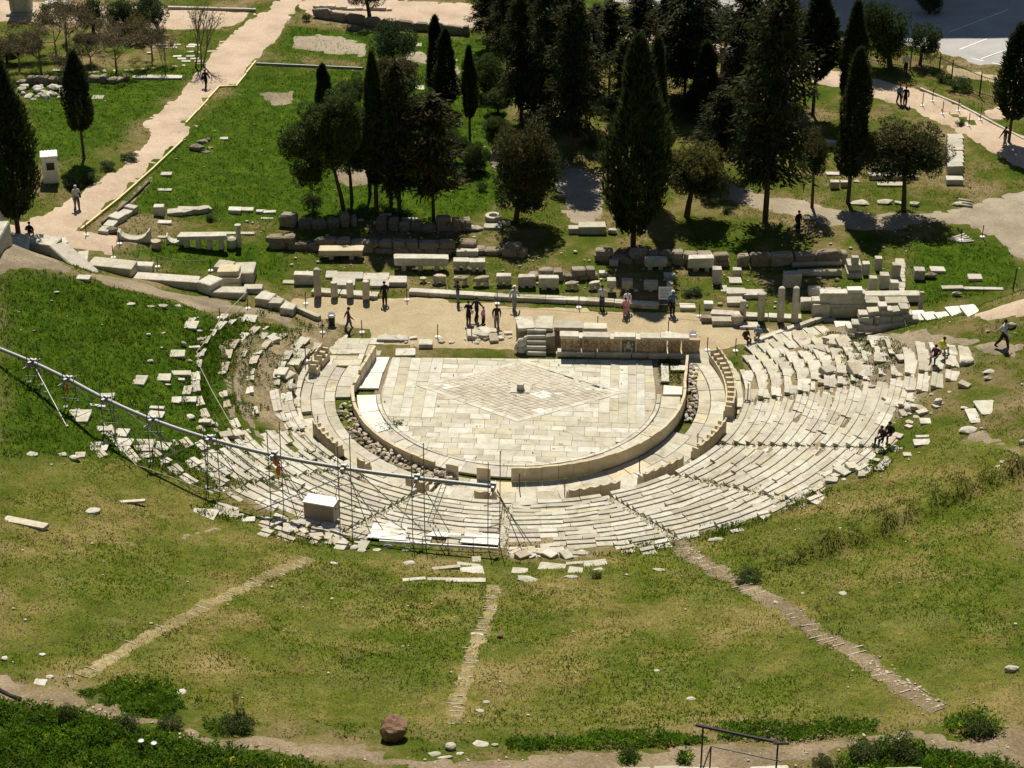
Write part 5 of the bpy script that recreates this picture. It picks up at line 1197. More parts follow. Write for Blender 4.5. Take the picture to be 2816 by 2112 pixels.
def ragged_crown(seed, n=8000, H=12.0, Rm=2.6, nb=40, cols=RAG):
    """conifer with drooping, separate boughs and gaps between them"""
    rs = np.random.default_rng(seed); Ps = []; Ds = []; per = n//nb
    for b_ in range(nb):
        t = (b_+rs.uniform(0, 1))/nb; z0 = H*t; th = b_*2.39996+rs.uniform(-.5, .5); L = Rm*(math.sin((t*.86+.14)**.8*math.pi)**.7*.95+.06)*rs.uniform(.45, 1.3)
        s = rs.uniform(.08, 1, per)**.8; up = rs.uniform(.1, .5); droop = rs.uniform(.25, .7)
        x = s*L; zz = z0+up*x-droop*x*x/max(L, .5)*1.0; wd = .16+.42*(1-np.abs(s-.6))*min(1, L/1.5)
        off = rs.normal(size=(per, 3))*np.stack([wd, wd, wd*.55], 1); off[:, 2] -= np.abs(rs.normal(size=per))*.28
        P = np.stack([x*math.cos(th), x*math.sin(th), zz], 1)+off; Ps.append(P)
        D = np.stack([np.full(per, math.cos(th)), np.full(per, math.sin(th)), np.full(per, -.55)], 1)+rs.normal(size=(per, 3))*.55; Ds.append(D)
    m = n//6; t = rs.uniform(0, 1, m); th = rs.uniform(0, 6.28, m); r = Rm*.28*(1-t*.8)*np.sqrt(rs.uniform(0, 1, m)); Ps.append(np.stack([r*np.cos(th), r*np.sin(th), t*H], 1)); Ds.append(rs.normal(size=(m, 3)))
    P = np.concatenate(Ps); D = np.concatenate(Ds); k = len(P)
    V, F = leaf_tris(P, D, rs.uniform(.25, .7, k), rs.uniform(.12, .28, k), rs)
    return np_mesh('crown', V, F, 'leaf', tints(k, cols, rs))
def round_crown(seed, n=9000, nc=34, cols=OLV, flat=.8, top=None, leaf=.24):
    """crown of radius about 1 (x, y) and 'flat' (z), made of leafy clumps with gaps; centred on 0"""
    rs = np.random.default_rng(seed); C = rs.normal(size=(nc, 3)); C /= np.linalg.norm(C, axis=1, keepdims=True); C *= rs.uniform(.35, .86, (nc, 1)); C[:, 2] *= flat
    cr = rs.uniform(.20, .36, nc); k = rs.integers(0, nc, n); d = rs.normal(size=(n, 3)); d /= np.linalg.norm(d, axis=1, keepdims=True); P = C[k]+d*(cr[k]*rs.uniform(.55, 1.08, n)**.5)[:, None]
    V, F = leaf_tris(P, d+rs.normal(size=(n, 3))*.7, rs.uniform(.5, 1.2, n)*leaf*.35, rs.uniform(.5, 1.2, n)*leaf*.22, rs)
    T = tints(n, cols, rs)
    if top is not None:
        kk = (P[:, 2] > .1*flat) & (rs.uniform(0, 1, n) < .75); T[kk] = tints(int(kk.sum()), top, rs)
    return np_mesh('crown', V, F, 'leaf', T)
def twig_mesh(seed, H=1.0, spread=.45, depth=5, stems=1, mat='pale_bark', leaves=None, nl=0):
    """bare branching tree of height 1"""
    rs = random.Random(seed); mb = MB(); tips = []
    def grow(p, d, L, r, k):
        q = p+d*L; mb.tube(p, q, r, r*.66, 5 if k > 2 else 3, False); 
        if k == 0: tips.append(q); return
        for _ in range(3 if k > 1 else 2):
            nd = d+np.array([rs.gauss(0, 1), rs.gauss(0, 1), rs.gauss(0, .55)+.12])*spread; nd /= np.linalg.norm(nd); grow(q, nd, L*rs.uniform(.6, .85), r*.62, k-1)
    for s in range(stems):
        d = np.array([rs.uniform(-.3, .3)*(stems > 1), rs.uniform(-.3, .3)*(stems > 1), 1.0]); d /= np.linalg.norm(d); grow(np.array([rs.uniform(-.04, .04)*stems, 0, -.02]), d, .27 if depth > 4 else .3, .018, depth)
    zm = max(v[2] for v in mb.v); mb.v = [(x/zm, y/zm, z/zm) for x, y, z in mb.v]; tips = [t/zm for t in tips]
    me = mb.mesh('branches', mat); lm = None
    if leaves is not None:
        r2 = np.random.default_rng(seed); T = np.array(tips); k = r2.integers(0, len(T), nl); P = T[k]+r2.normal(size=(nl, 3))*.035; V, F = leaf_tris(P, r2.normal(size=(nl, 3)), r2.uniform(.012, .035, nl), r2.uniform(.008, .02, nl), r2)
        lm = np_mesh('foliage', V, F, 'leaf', tints(nl, leaves, r2))
    return me, lm
CY = [cypress_crown(s) for s in (1, 2, 3)]; CYL = [cypress_crown(s, 14000, 12, 1.9, .27) for s in (11, 12)]
RG = [ragged_crown(s) for s in (21, 22, 23, 24)]; RGB = ragged_crown(25, cols=BRN+RAG)
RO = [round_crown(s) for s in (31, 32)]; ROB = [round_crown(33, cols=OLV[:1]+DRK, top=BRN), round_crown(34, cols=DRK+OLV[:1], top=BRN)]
ROL = [round_crown(35, cols=[(.05, .06, .018), (.07, .075, .022)], top=[(.12, .12, .03), (.15, .14, .04)])]; RP_ = [round_crown(s, cols=PIN, nc=26) for s in (36, 37)]; RD = [round_crown(s, cols=DRK, nc=40) for s in (38, 39)]  # olive crown: sunlight on its top is put into paler leaf tints
SH = [round_crown(s, 2600, 16, PIN+OLV, .7, leaf=.34) for s in (41, 42, 43)]
def trunk(parent, h, r, lean=(0, 0), forks=0, mat='bark'):
    mb = MB(); p = [np.array([0, 0, -.15]), np.array([lean[0]*.25, lean[1]*.25, h*.35]), np.array([lean[0]*.6, lean[1]*.6, h*.7]), np.array([lean[0], lean[1], h])]
    mb.line(p, r*1.25, 8, r*.6)
    for k in range(forks):
        a = 2.4*k+1; b0 = p[2]+(p[3]-p[2])*random.uniform(0, .8); mb.tube(b0, b0+np.array([math.cos(a)*h*.35, math.sin(a)*h*.35, h*.35]), r*.55, r*.25, 6)
    return mb.build('trunk', mat, parent)
def conifer(name, label, u, vb, vt, hw, vcb=None, me=None, ut=None, cat='tree', group=None, base_r=1.25, H=12.0):
    """tree standing on pixel (u, vb) with its top at row vt and crown half width hw pixels"""
    p = G(u, vb); h = height_to(p, vt); s = ppm(p+np.array([0, 0, h*.5])); cb = 0.06*h if vcb is None else height_to(p, vcb)
    t = thing(name, label, cat, p, random.uniform(0, 6.28), group)
    trunk(t, max(cb*1.3, h*.6), max(.10, min(.19, h*.0115)))
    k = obj('crown', me, None, t, (0, 0, cb*.92), None, (hw/s/base_r, hw/s/base_r, (h-cb*.92)/H)); return t
def cyp(label, u, vb, vt, hw, vcb=None, big=False):
    return conifer('cypress', label, u, vb, vt, hw*1.08, vcb, random.choice(CYL if big else CY), None, 'cypress', 'cypresses', 1.9 if big else 1.35)
def rag(label, u, vb, vt, hw, vcb=None, brown=False):
    return conifer('conifer', label, u, vb, vt, hw*1.1, vcb, RGB if brown else random.choice(RG), None, 'conifer', 'dark conifers', 2.5)
def rnd(name, label, ub, vb, u, v, rx, ry, me, tr=.14, forks=3, group=None, lobes=None, mat='bark'):
    """broad tree: trunk foot (ub, vb), crown centred on (u, v) with radii in pixels"""
    p = G(ub, vb); hc = height_to(p, v); s = ppm(p); hc = hc+0.0; t = thing(name, label, 'tree', p, 0, group)
    rx, ry = rx*1.12, ry*1.1; off = (u-ub)/s; trunk(t, max(.4, hc-ry/s*.35), tr, (off*.8, 0), forks, mat)
    lob = lobes or [(0, 0, 1.0)]
    for dx, dz, sc in lob:
        obj('crown', me, None, t, (off+dx*rx/s, random.uniform(-.2, .2)*rx/s*(len(lob) > 1), hc+dz*ry/s), (0, 0, random.uniform(0, 6.28)), (rx/s*sc, rx/s*sc, ry/s*sc/.85))
    return t
cyp('huge dark cypress at the left edge of the picture', 50, 640, 160, 60, 590, True)
cyp('slim cypress with a bare trunk on the left lawn', 231, 438, 145, 34, 350)
cyp('small pointed cypress on the meadow left of the pines', 893, 322, 178, 22, 312)
cyp('tall narrow cypress at the left of the tree group', 1036, 594, 150, 27, 500)
cyp('left cypress of the close pair on the middle meadow', 1200, 262, 47, 24, 255)
cyp('right cypress of the close pair on the middle meadow', 1228, 300, 84, 28, 288)
cyp('thin cypress with a bare stem right of the close pair', 1292, 382, 130, 20, 318)
cyp('biggest cypress, black and broad, in front of the dark wall', 1741, 678, 108, 72, 632, True)
cyp('narrow cypress spire close behind the biggest cypress', 1795, 560, 112, 34, 520)
cyp('dark column cypress right of the biggest cypress, far back', 1935, 335, 118, 36, 325)
cyp('cypress with bare trunk and round shadow at upper right', 2235, 316, -30, 50, 208)
cyp('rear cypress of the tall pair at right', 2333, 345, 8, 34, 282)
cyp('front cypress of the tall pair at right', 2332, 558, 140, 38, 478)
cyp('cypress cut by the right edge of the picture', 2774, 392, 70, 44, 320)
rag('dark conifer right of the tall narrow cypress', 1099, 596, 175, 62, 500)
rag('brownish broad conifer in the middle of the left tree group', 1192, 604, 262, 74, 515, True)
rag('slim conifer behind the brownish broad conifer', 1075, 560, 215, 46, 480)
rag('shaggy conifer at the left of the back group', 1433, 330, -20, 46, 270)
rag('tall dark conifer in the back group, second from left', 1505, 352, -40, 56, 290)
rag('tall dark conifer with trunk at the dirt patch', 1570, 440, -10, 66, 350)
rag('conifer with a bare lower trunk in the back group', 1640, 243, 12, 42, 130)
rag('conifer behind the bare-trunk conifer of the back group', 1675, 262, 0, 45, 150)
rag('loose conifer seen just behind the biggest cypress top', 1757, 200, -40, 50, 90)
rag('broad dark conifer right of the biggest cypress top', 1882, 284, -60, 72, 200)
rag('conifer with hanging boughs left of the great right conifer', 1980, 490, 235, 52, 430)
rag('dark conifer in front of the hut at the top', 2048, 262, -60, 64, 150)
rag('great ragged conifer right of the olive tree', 2104, 610, -30, 92, 480)
rag('dark conifer above the top edge left of the middle', 1395, 190, -60, 46, 130)
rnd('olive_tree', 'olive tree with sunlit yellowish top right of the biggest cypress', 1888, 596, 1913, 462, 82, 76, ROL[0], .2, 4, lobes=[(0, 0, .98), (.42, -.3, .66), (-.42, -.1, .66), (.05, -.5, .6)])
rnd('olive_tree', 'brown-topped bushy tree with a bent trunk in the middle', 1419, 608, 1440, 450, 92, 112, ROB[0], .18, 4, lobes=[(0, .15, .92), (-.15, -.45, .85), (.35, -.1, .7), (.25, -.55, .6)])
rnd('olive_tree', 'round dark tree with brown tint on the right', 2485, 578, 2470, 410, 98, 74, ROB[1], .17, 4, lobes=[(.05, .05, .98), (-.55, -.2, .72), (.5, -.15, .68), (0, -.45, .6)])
rnd('olive_tree', 'small dark tree with crooked trunk beside the dirt track', 2233, 571, 2227, 424, 46, 66, ROB[0], .11, 3)
rnd('pine_tree', 'leaning pine with several soft crowns left of the cypress', 948, 592, 905, 395, 104, 100, RP_[0], .15, 3, lobes=[(.1, .6, .72), (-.55, .1, .66), (-.45, -.75, .5), (.55, .4, .66), (.05, -.1, .7), (.4, .95, .5), (-.2, .45, .6)])
rnd('pine_tree', 'second slimmer pine just behind the leaning pine', 968, 554, 960, 380, 66, 82, RP_[1], .12, 3, lobes=[(0, .2, 1.0), (.35, -.45, .7), (-.3, .6, .7)])
rnd('pine_tree', 'pine with straight thin trunk beside the tall narrow cypress', 1018, 532, 1005, 360, 46, 70, RP_[1], .12, 2)
rnd('sapling', 'little feathery sapling at the foot of the leaning pine', 864, 588, 862, 555, 34, 30, SH[0], .05, 2)
rnd('round_tree', 'round dark evergreen on the far meadow', 1084, 172, 1080, 112, 62, 54, RD[0], .16, 3)
rnd('round_tree', 'tree with its crown cut by the top edge', 1018, 56, 1005, -20, 60, 36, RD[1], .18, 2)
rnd('round_tree', 'grey-green tree near the top right of the meadow', 1366, 108, 1366, 68, 48, 42, RP_[0], .12, 3)
rnd('round_tree', 'grey-green bushy tree right of the thin cypress', 1335, 262, 1332, 198, 56, 56, RP_[1], .13, 3)
rnd('round_tree', 'bush-like tree under the grey-green bushy tree', 1370, 310, 1368, 270, 36, 36, RP_[0], .1, 2)
rnd('round_tree', 'brown bare-looking bushy tree behind the tall narrow cypress', 1100, 270, 1098, 205, 60, 52, ROB[0], .12, 4)
rnd('round_tree', 'soft green shrub tree behind the pines', 968, 300, 966, 248, 48, 44, RP_[0], .1, 3)
rnd('round_tree', 'low grey-green bush left of the brown-topped tree', 1310, 470, 1307, 425, 40, 38, RP_[1], .1, 2)
rnd('round_tree', 'low green bush below the brownish conifer', 1290, 475, 1300, 458, 38, 22, SH[1], .08, 1)
rnd('round_tree', 'broad dark evergreen by the fence at upper right', 2449, 186, 2420, 78, 76, 92, RD[0], .22, 4, lobes=[(0, 0, .9), (-.45, .3, .6), (.3, -.35, .6)])
rnd('round_tree', 'smaller dark evergreen right of the broad one by the fence', 2530, 178, 2535, 112, 46, 46, RD[1], .14, 3)
rnd('round_tree', 'grey-green tree at the top between dark conifers', 1996, 140, 1990, 62, 46, 50, RP_[1], .13, 3)
rnd('round_tree', 'dark bush in shade below the broad dark conifer', 1890, 325, 1892, 290, 46, 32, RD[1], .1, 2)
rnd('round_tree', 'grey-green bush left of the narrow spire', 1712, 200, 1715, 160, 36, 38, RP_[0], .1, 2)
for ub, vb, u, v, rx, ry, lb in ((370, 95, 336, 36, 44, 44, 'left dark evergreen at the top left'), (440, 92, 412, 28, 50, 46, 'right dark evergreen at the top left'), (258, 92, 255, 36, 36, 48, 'thin dark pine at the top left')):
    rnd('round_tree', lb, ub, vb, u, v, rx, ry, RD[0], .15, 3)
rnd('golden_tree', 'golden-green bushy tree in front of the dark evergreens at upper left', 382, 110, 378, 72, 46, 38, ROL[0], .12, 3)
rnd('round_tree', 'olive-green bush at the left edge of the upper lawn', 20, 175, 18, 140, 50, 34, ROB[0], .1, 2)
rnd('round_tree', 'evergreen cut by the top edge at upper right', 2555, 40, 2555, 0, 40, 36, RD[1], .14, 2)
TW = [twig_mesh(s, 1, .5, 5, leaves=[(.10, .085, .035), (.13, .11, .05), (.09, .07, .04)], nl=5200) for s in (51, 52)]; TS = twig_mesh(53, 1, .26, 4, 3, leaves=[(.11, .12, .03), (.14, .13, .04)], nl=500)
def bare(label, u, vb, vt, tw, wide=1.0, name='bare_tree'):
    p = G(u, vb); h = height_to(p, vt); t = thing(name, label, 'tree', p, random.uniform(0, 6), 'bare trees'); obj('branches', tw[0], None, t, None, None, (h*wide, h*wide, h)); obj('foliage', tw[1], None, t, None, None, (h*wide, h*wide, h)); return t
bare('bare brown tree at the far left of the upper lawn', 112, 206, 62, TW[0], 1.3)
bare('tall bare tree behind the slim left cypress', 190, 180, 4, TW[1], 1.1)
bare('wide low bare tree on the upper lawn, right of the cypress', 322, 196, 78, TW[0], 1.5)
bare('three-stemmed young tree with few leaves beside the path', 556, 182, 4, TS, .9)
bare('thin young sapling left of the three-stemmed tree', 455, 198, 88, TS, .6)
bare('small brown bare shrub left of the golden-green tree', 250, 190, 90, TW[1], 1.2)

for u, vb, vt, hw, vcb, lb in ((1468, 300, -30, 44, 230, 'dark conifer between the shaggy one and the second of the back group'), (1545, 320, -50, 48, 250, 'dark conifer just left of the one at the dirt patch, further back'), (1612, 345, 40, 46, 260, 'dark conifer between the dirt patch conifer and the bare-trunk one'), (1830, 250, -40, 50, 170, 'dark conifer between the narrow spire and the broad dark conifer'), (1932, 215, -50, 46, 140, 'far dark conifer above the dark column cypress'), (2020, 345, 60, 44, 260, 'dark conifer behind the one with hanging boughs'), (2150, 270, -40, 46, 190, 'dark conifer behind the great ragged conifer on its right'), (1715, 330, 110, 40, 260, 'dark conifer close left behind the biggest cypress'), (1340, 130, -50, 40, 70, 'dark conifer at the top edge left of the back group')):
    rag(lb, u, vb, vt, hw, vcb)
SHR = [round_crown(s, 3200, 18, PIN+DRK, .75, leaf=.30) for s in (44, 45)]
def shrub(u, v, rx, ry, label, group=None, me=None):
    p = G(u, v); s = ppm(p); t = thing('shrub', label, 'shrub', p, 0, group); obj('foliage', me or random.choice(SHR), None, t, (0, 0, ry/s*.6), (0, 0, random.uniform(0, 6)), (rx/s, rx/s, ry/s)); mb = MB(); mb.tube((0, 0, -.1), (0, 0, ry/s*.7), .04, .02, 5); mb.build('stem', 'bark', t); return t
for u, v in ((1260, 500), (1330, 520), (1360, 350), (1400, 395), (1460, 400), (1510, 420), (1620, 400), (1660, 440), (1700, 300), (1820, 330), (1850, 300), (1950, 370), (2000, 300), (2050, 330), (1150, 520), (1080, 510), (990, 470), (1240, 420), (1480, 250), (1560, 230), (1420, 240), (2070, 480), (2160, 430), (1960, 560), (2000, 590)):
    shrub(u+random.uniform(-12, 12), v+random.uniform(-8, 8), random.uniform(18, 34), random.uniform(13, 24), 'low dark green shrub growing under the trees of the grove', 'shrubs under the trees')
for u, v, rx, ry, lb in ((250, 500, 34, 26, 'leafy shrub in the shade below the slim left cypress'), (205, 515, 36, 24, 'dark shrub beside the guard kiosk'), (300, 465, 26, 18, 'low shrub on the path edge right of the slim left cypress'), (360, 440, 30, 16, 'small shrub higher on the left path edge'), (2640, 245, 42, 26, 'round dark shrub by the iron fence'), (2600, 225, 28, 20, 'lighter shrub left of the round dark shrub at the fence'), (1905, 810, 34, 18, 'small grey-green shrub right of the information board'), (580, 605, 20, 14, 'dark little bush among the stones left of the pines'), (2640, 345, 18, 14, 'small bush at the end of the planted strip'), (843, 58, 16, 16, 'round little bush at the path corner near the top')):
    shrub(u, v, rx, ry, lb)

for u, vb, vt, w_, lb in ((60, 190, 85, 1.4, 'hazy brown bare tree at the left edge above the lawn'), (150, 150, 30, 1.2, 'bare brown tree far back at upper left'), (420, 165, 70, 1.3, 'yellowish half-bare tree left of the three-stemmed tree'), (290, 130, 40, 1.2, 'half-bare tree in front of the dark evergreens at upper left')): bare(lb, u, vb, vt, TW[len(lb) % 2], w_)
for u, vb, uc, vc, rx, ry, k, lb in ((1375, 420, 1372, 360, 44, 48, 0, 'feathery green tree behind the brown-topped bushy tree'), (1240, 450, 1250, 395, 44, 44, 1, 'feathery green tree behind the brownish conifer'), (1160, 330, 1165, 280, 40, 40, 0, 'feathery green tree below the close cypress pair'), (1600, 250, 1600, 190, 42, 44, 1, 'green tree among the trunks of the back group'), (1820, 420, 1822, 370, 36, 40, 0, 'green tree in shade right behind the biggest cypress'), (2060, 420, 2058, 370, 40, 40, 1, 'dark green tree left behind the great ragged conifer')):
    rnd('round_tree', lb, u, vb, uc, vc, rx, ry, RP_[k], .11, 3, lobes=[(0, 0, .9), (.4, -.3, .6), (-.4, -.2, .6)])

# ================================================================== SCAFFOLD AND PIPE
ZP = 6.9
PIPE = [(-60, 935), (0, 959), (81, 993), (197, 1041), (278, 1099), (418, 1156), (571, 1209), (752, 1255), (943, 1290), (1146, 1316), (1357, 1338)]
PN = np.array([at_z(u, v, ZP) for u, v in PIPE])
# smooth the nodes a little to one even curve
def smooth_curve(P, k=6):
    out = []
    n = len(P)
    for i in range(n-1):
        p0, p1, p2, p3 = P[max(i-1, 0)], P[i], P[i+1], P[min(i+2, n-1)]
        for j in range(k):
            t = j/k; out.append(.5*((2*p1)+(-p0+p2)*t+(2*p0-5*p1+4*p2-p3)*t*t+(-p0+3*p1-3*p2+p3)*t**3))
    out.append(P[-1]); return np.array(out)
for _ in range(1): PN[1:-1] = .5*PN[1:-1]+.25*(PN[:-2]+PN[2:])
pc = smooth_curve(PN)
pipe = thing('curved_pipe', 'long curved grey metal pipe carried on scaffold towers over the left seats', 'pipe', PN[-1])
mb = MB(); mb.line([q-PN[-1] for q in pc], .115, 10); mb.build('tube', 'galvanised', pipe, smooth=True)
for i in range(2, len(PN)):
    q = PN[i]-PN[-1]; d = PN[min(i+1, len(PN)-1)]-PN[i-1]; d /= np.linalg.norm(d); mb = MB(); mb.tube(q-d*.06, q+d*.06, .145, n=10); mb.build('flange', 'steel_tube', pipe)
TOWL = ['scaffold tower at the far left edge', 'second scaffold tower from the left with a red bracket', 'third scaffold tower from the left over a white slab', 'fourth scaffold tower from the left on the grass', 'scaffold tower in the middle of the left wing', 'scaffold tower with orange cloth hanging from it', 'scaffold tower beside the beige cabinet', 'scaffold tower left of the middle stair', 'last scaffold tower at the right end of the pipe']
for i in range(2, len(PN)):
    p = PN[i]; g = np.array([p[0], p[1], float(tz(p[0], p[1]))]); t = thing('scaffold_tower', TOWL[i-2], 'scaffold', g, 0, 'scaffold towers'); h = p[2]-g[2]
    d = PN[min(i+1, len(PN)-1)]-PN[i-1]; d[2] = 0; d /= np.linalg.norm(d); nrm = np.array([-d[1], d[0], 0]); up = 2.1 if i > 6 else 1.5
    for k, (o_, l) in enumerate(((d*-.28+nrm*-.2, up*.75), (d*.28+nrm*.2, up))):
        z0 = float(tz(g[0]+o_[0], g[1]+o_[1]))-g[2]; mb = MB(); mb.tube((o_[0], o_[1], z0), (o_[0]+d[0]*.05, o_[1], h+l), .028, n=6); pole_ = mb.build('pole', 'steel_tube', t)
        mb = MB(); mb.box((o_[0], o_[1], z0+.03), (.25, .25, .06)); under(mb.build('base_plate', 'steel_tube', t), pole_)
    for k, (fx, fy) in enumerate(((1.6, -.9), (1.3, 1.3), (-1.3, 1.4), (1.9, .2))):
        if (i < 4 and k == 3) or (i+k) % 3 == 0: continue
        e = d*fx*1.1+nrm*fy*1.0; z0 = float(tz(g[0]+e[0], g[1]+e[1]))-g[2]+.1; s = d*.2*np.sign(fx); mb = MB(); mb.tube((s[0], s[1], h*.96-k*.12), (e[0], e[1], z0), .024, n=6); mb.build('brace', 'steel_tube', t)
    for zz in (h*.35, h*.72):
        mb = MB(); a = d*-.45+nrm*-.3; b2 = d*.45+nrm*.3; mb.tube((a[0], a[1], zz), (b2[0], b2[1], zz), .026, n=6); mb.build('ledger', 'steel_tube', t)
    mb = MB(); mb.box((0, 0, h-.05), (.62, .16, .34), math.atan2(nrm[1], nrm[0])); mb.box((0, 0, h+.16), (.30, .12, .14), math.atan2(d[1], d[0])); mb.build('clamp', 'galvanised', t)
    mb = MB(); a = nrm*-.75; b2 = nrm*.6; mb.tube((a[0], a[1], h-.12), (b2[0], b2[1], h-.02), .032, n=6); mb.build('outrigger', 'galvanised', t)
    if i == 3: mb = MB(); mb.box((-.1, -.05, h-.55), (.12, .12, .8)); mb.build('red_bracket', 'orange_cloth', t)
    if i == 7:
        mb = MB(); lump(mb, (.12, -.12, h-.35), (.16, .12, .28)); lump(mb, (.2, -.15, h-.9), (.14, .1, .32)); mb.build('orange_cloth', 'orange_cloth', t)
def strut(label, a, b2, r=.032):
    mb = MB(); mb.tube((0, 0, 0), b2-a, r, n=6); return tag(mb.build('stay_bar', 'galvanised', None, a), label, 'bar')
def on_pipe(u): 
    us = [proj(q)[0] for q in pc]; i = int(np.argmin(np.abs(np.array(us)-u))); return pc[i]
strut('long slanting stay from the pipe down to the white slabs', on_pipe(985), G(*Q('s2', 1480, 1000), .1)); strut('long slanting stay crossing beside the middle stair', on_pipe(830), G(*Q('s2', 1320, 985), .1))
strut('long slanting stay above the overgrown rows', on_pipe(610), G(*Q('s2', 290, 690), .3)); strut('slanting stay reaching the left seat rows', on_pipe(340), G(*Q('s1', 1520, 770), .3)); strut('slanting stay at the far left on the grass', on_pipe(85), G(*Q('s1', 570, 530), .05))
strut('low bar crossing the overgrown rows to the tower beside the cabinet', G(*Q('s2', 0, 805), .3), on_pipe(940)-np.array([0, 0, .5])); strut('low bar pointing left from the middle tower of the left wing', G(*Q('s1', 1370, 835), .3), on_pipe(560)-np.array([0, 0, .4]))
# lattice ladder near the last towers
ld = thing('lattice_mast', 'short leaning aluminium lattice mast between the last two towers', 'mast', G(*Q('s2', 1500, 905))); lo_ = np.array(ld.location); tp = on_pipe(1215)-lo_
for s in (-.14, .14): mb = MB(); mb.tube((s, 0, 0), (tp[0]+s, tp[1], tp[2]), .03); mb.build('rail', 'galvanised', ld)
for k in range(9): f = (k+.5)/9; mb = MB(); mb.tube((tp[0]*f-.14, tp[1]*f, tp[2]*f), (tp[0]*f+.14, tp[1]*f, tp[2]*f+.06), .018); mb.build('rung', 'galvanised', ld)
mb = MB(); mb.box((0, -.1, .05), (.6, .35, .35)); mb.build('motor_box', 'steel_tube', ld)
# white boards and metal edge on the upper seats under the last towers
for x0, y0, x1, y1, lb in ((960, 905, 1310, 1055, 'white sheet laid over the upper seats left of the last towers'), (1470, 975, 1775, 1035, 'white board on the upper seats under the last towers'), (1760, 985, 2110, 1095, 'white board on the upper seats at the foot of the last tower')):
    W = [G(*Q('s2', *q), .20) for q in ((x0+60, y0), (x1, y0+20), (x1-20, y1), (x0, y1-25))]; o = np.mean(W, axis=0); mb = MB(); mb.add([tuple(q-o) for q in W]+[tuple(q-o-np.array([0, 0, .06])) for q in W], [(3, 2, 1, 0), (4, 5, 6, 7), (0, 1, 5, 4), (1, 2, 6, 5), (2, 3, 7, 6), (3, 0, 4, 7)]); tag(mb.build('white_board', 'new_marble', None, o), lb, 'board')
a, b2 = G(*Q('s2', 1065, 1062), .22), G(*Q('s2', 2090, 1130), .22); o = (a+b2)/2; mb = MB(); mb.tube(a-o, b2-o, .075, n=6); tag(mb.build('white_rail', 'concrete_white', None, o), 'long white rail lying along the top of the upper seats', 'rail')
a, b2 = G(*Q('s2', 1440, 1022), .9), G(*Q('s2', 2100, 1035), .9); o = a
hr = thing('guard_rail', 'thin metal guard rail above the white boards', 'railing', G(*Q('s2', 1440, 1045))); ho_ = np.array(hr.location)
mb = MB(); mb.tube(a-ho_, b2-ho_, .022); mb.build('top_bar', 'steel_tube', hr)
for f in (0, .33, .66, 1): q = a+(b2-a)*f-ho_; mb = MB(); mb.tube((q[0], q[1], q[2]-.85), q, .022); mb.build('upright', 'steel_tube', hr)
# cabinet
cp = at_z(*Q('s2', 600, 880), 3.1); cp = G(*Q('s2', 540, 895), .12); cb_ = thing('cabinet', 'beige metal cabinet with pale lid standing on the left seats', 'cabinet', cp, R(-17))
mb = MB(); mb.box((0, .5, .5), (1.72, .85, 1.1)); bd_ = mb.build('body', 'cabinet_face', cb_); mb = MB(); mb.box((0, .5, 1.08), (1.80, .93, .07)); under(mb.build('lid', 'cabinet_top', cb_), bd_); mb = MB(); mb.box((.868, .45, .75), (.012, .12, .12)); under(mb.build('latch', 'post_metal', cb_), bd_)
frag('yellow_box', 'small yellow thing lying before the beige cabinet', 'box', 'timber_edge', 's2', 495, 868, 540, 892, .2)

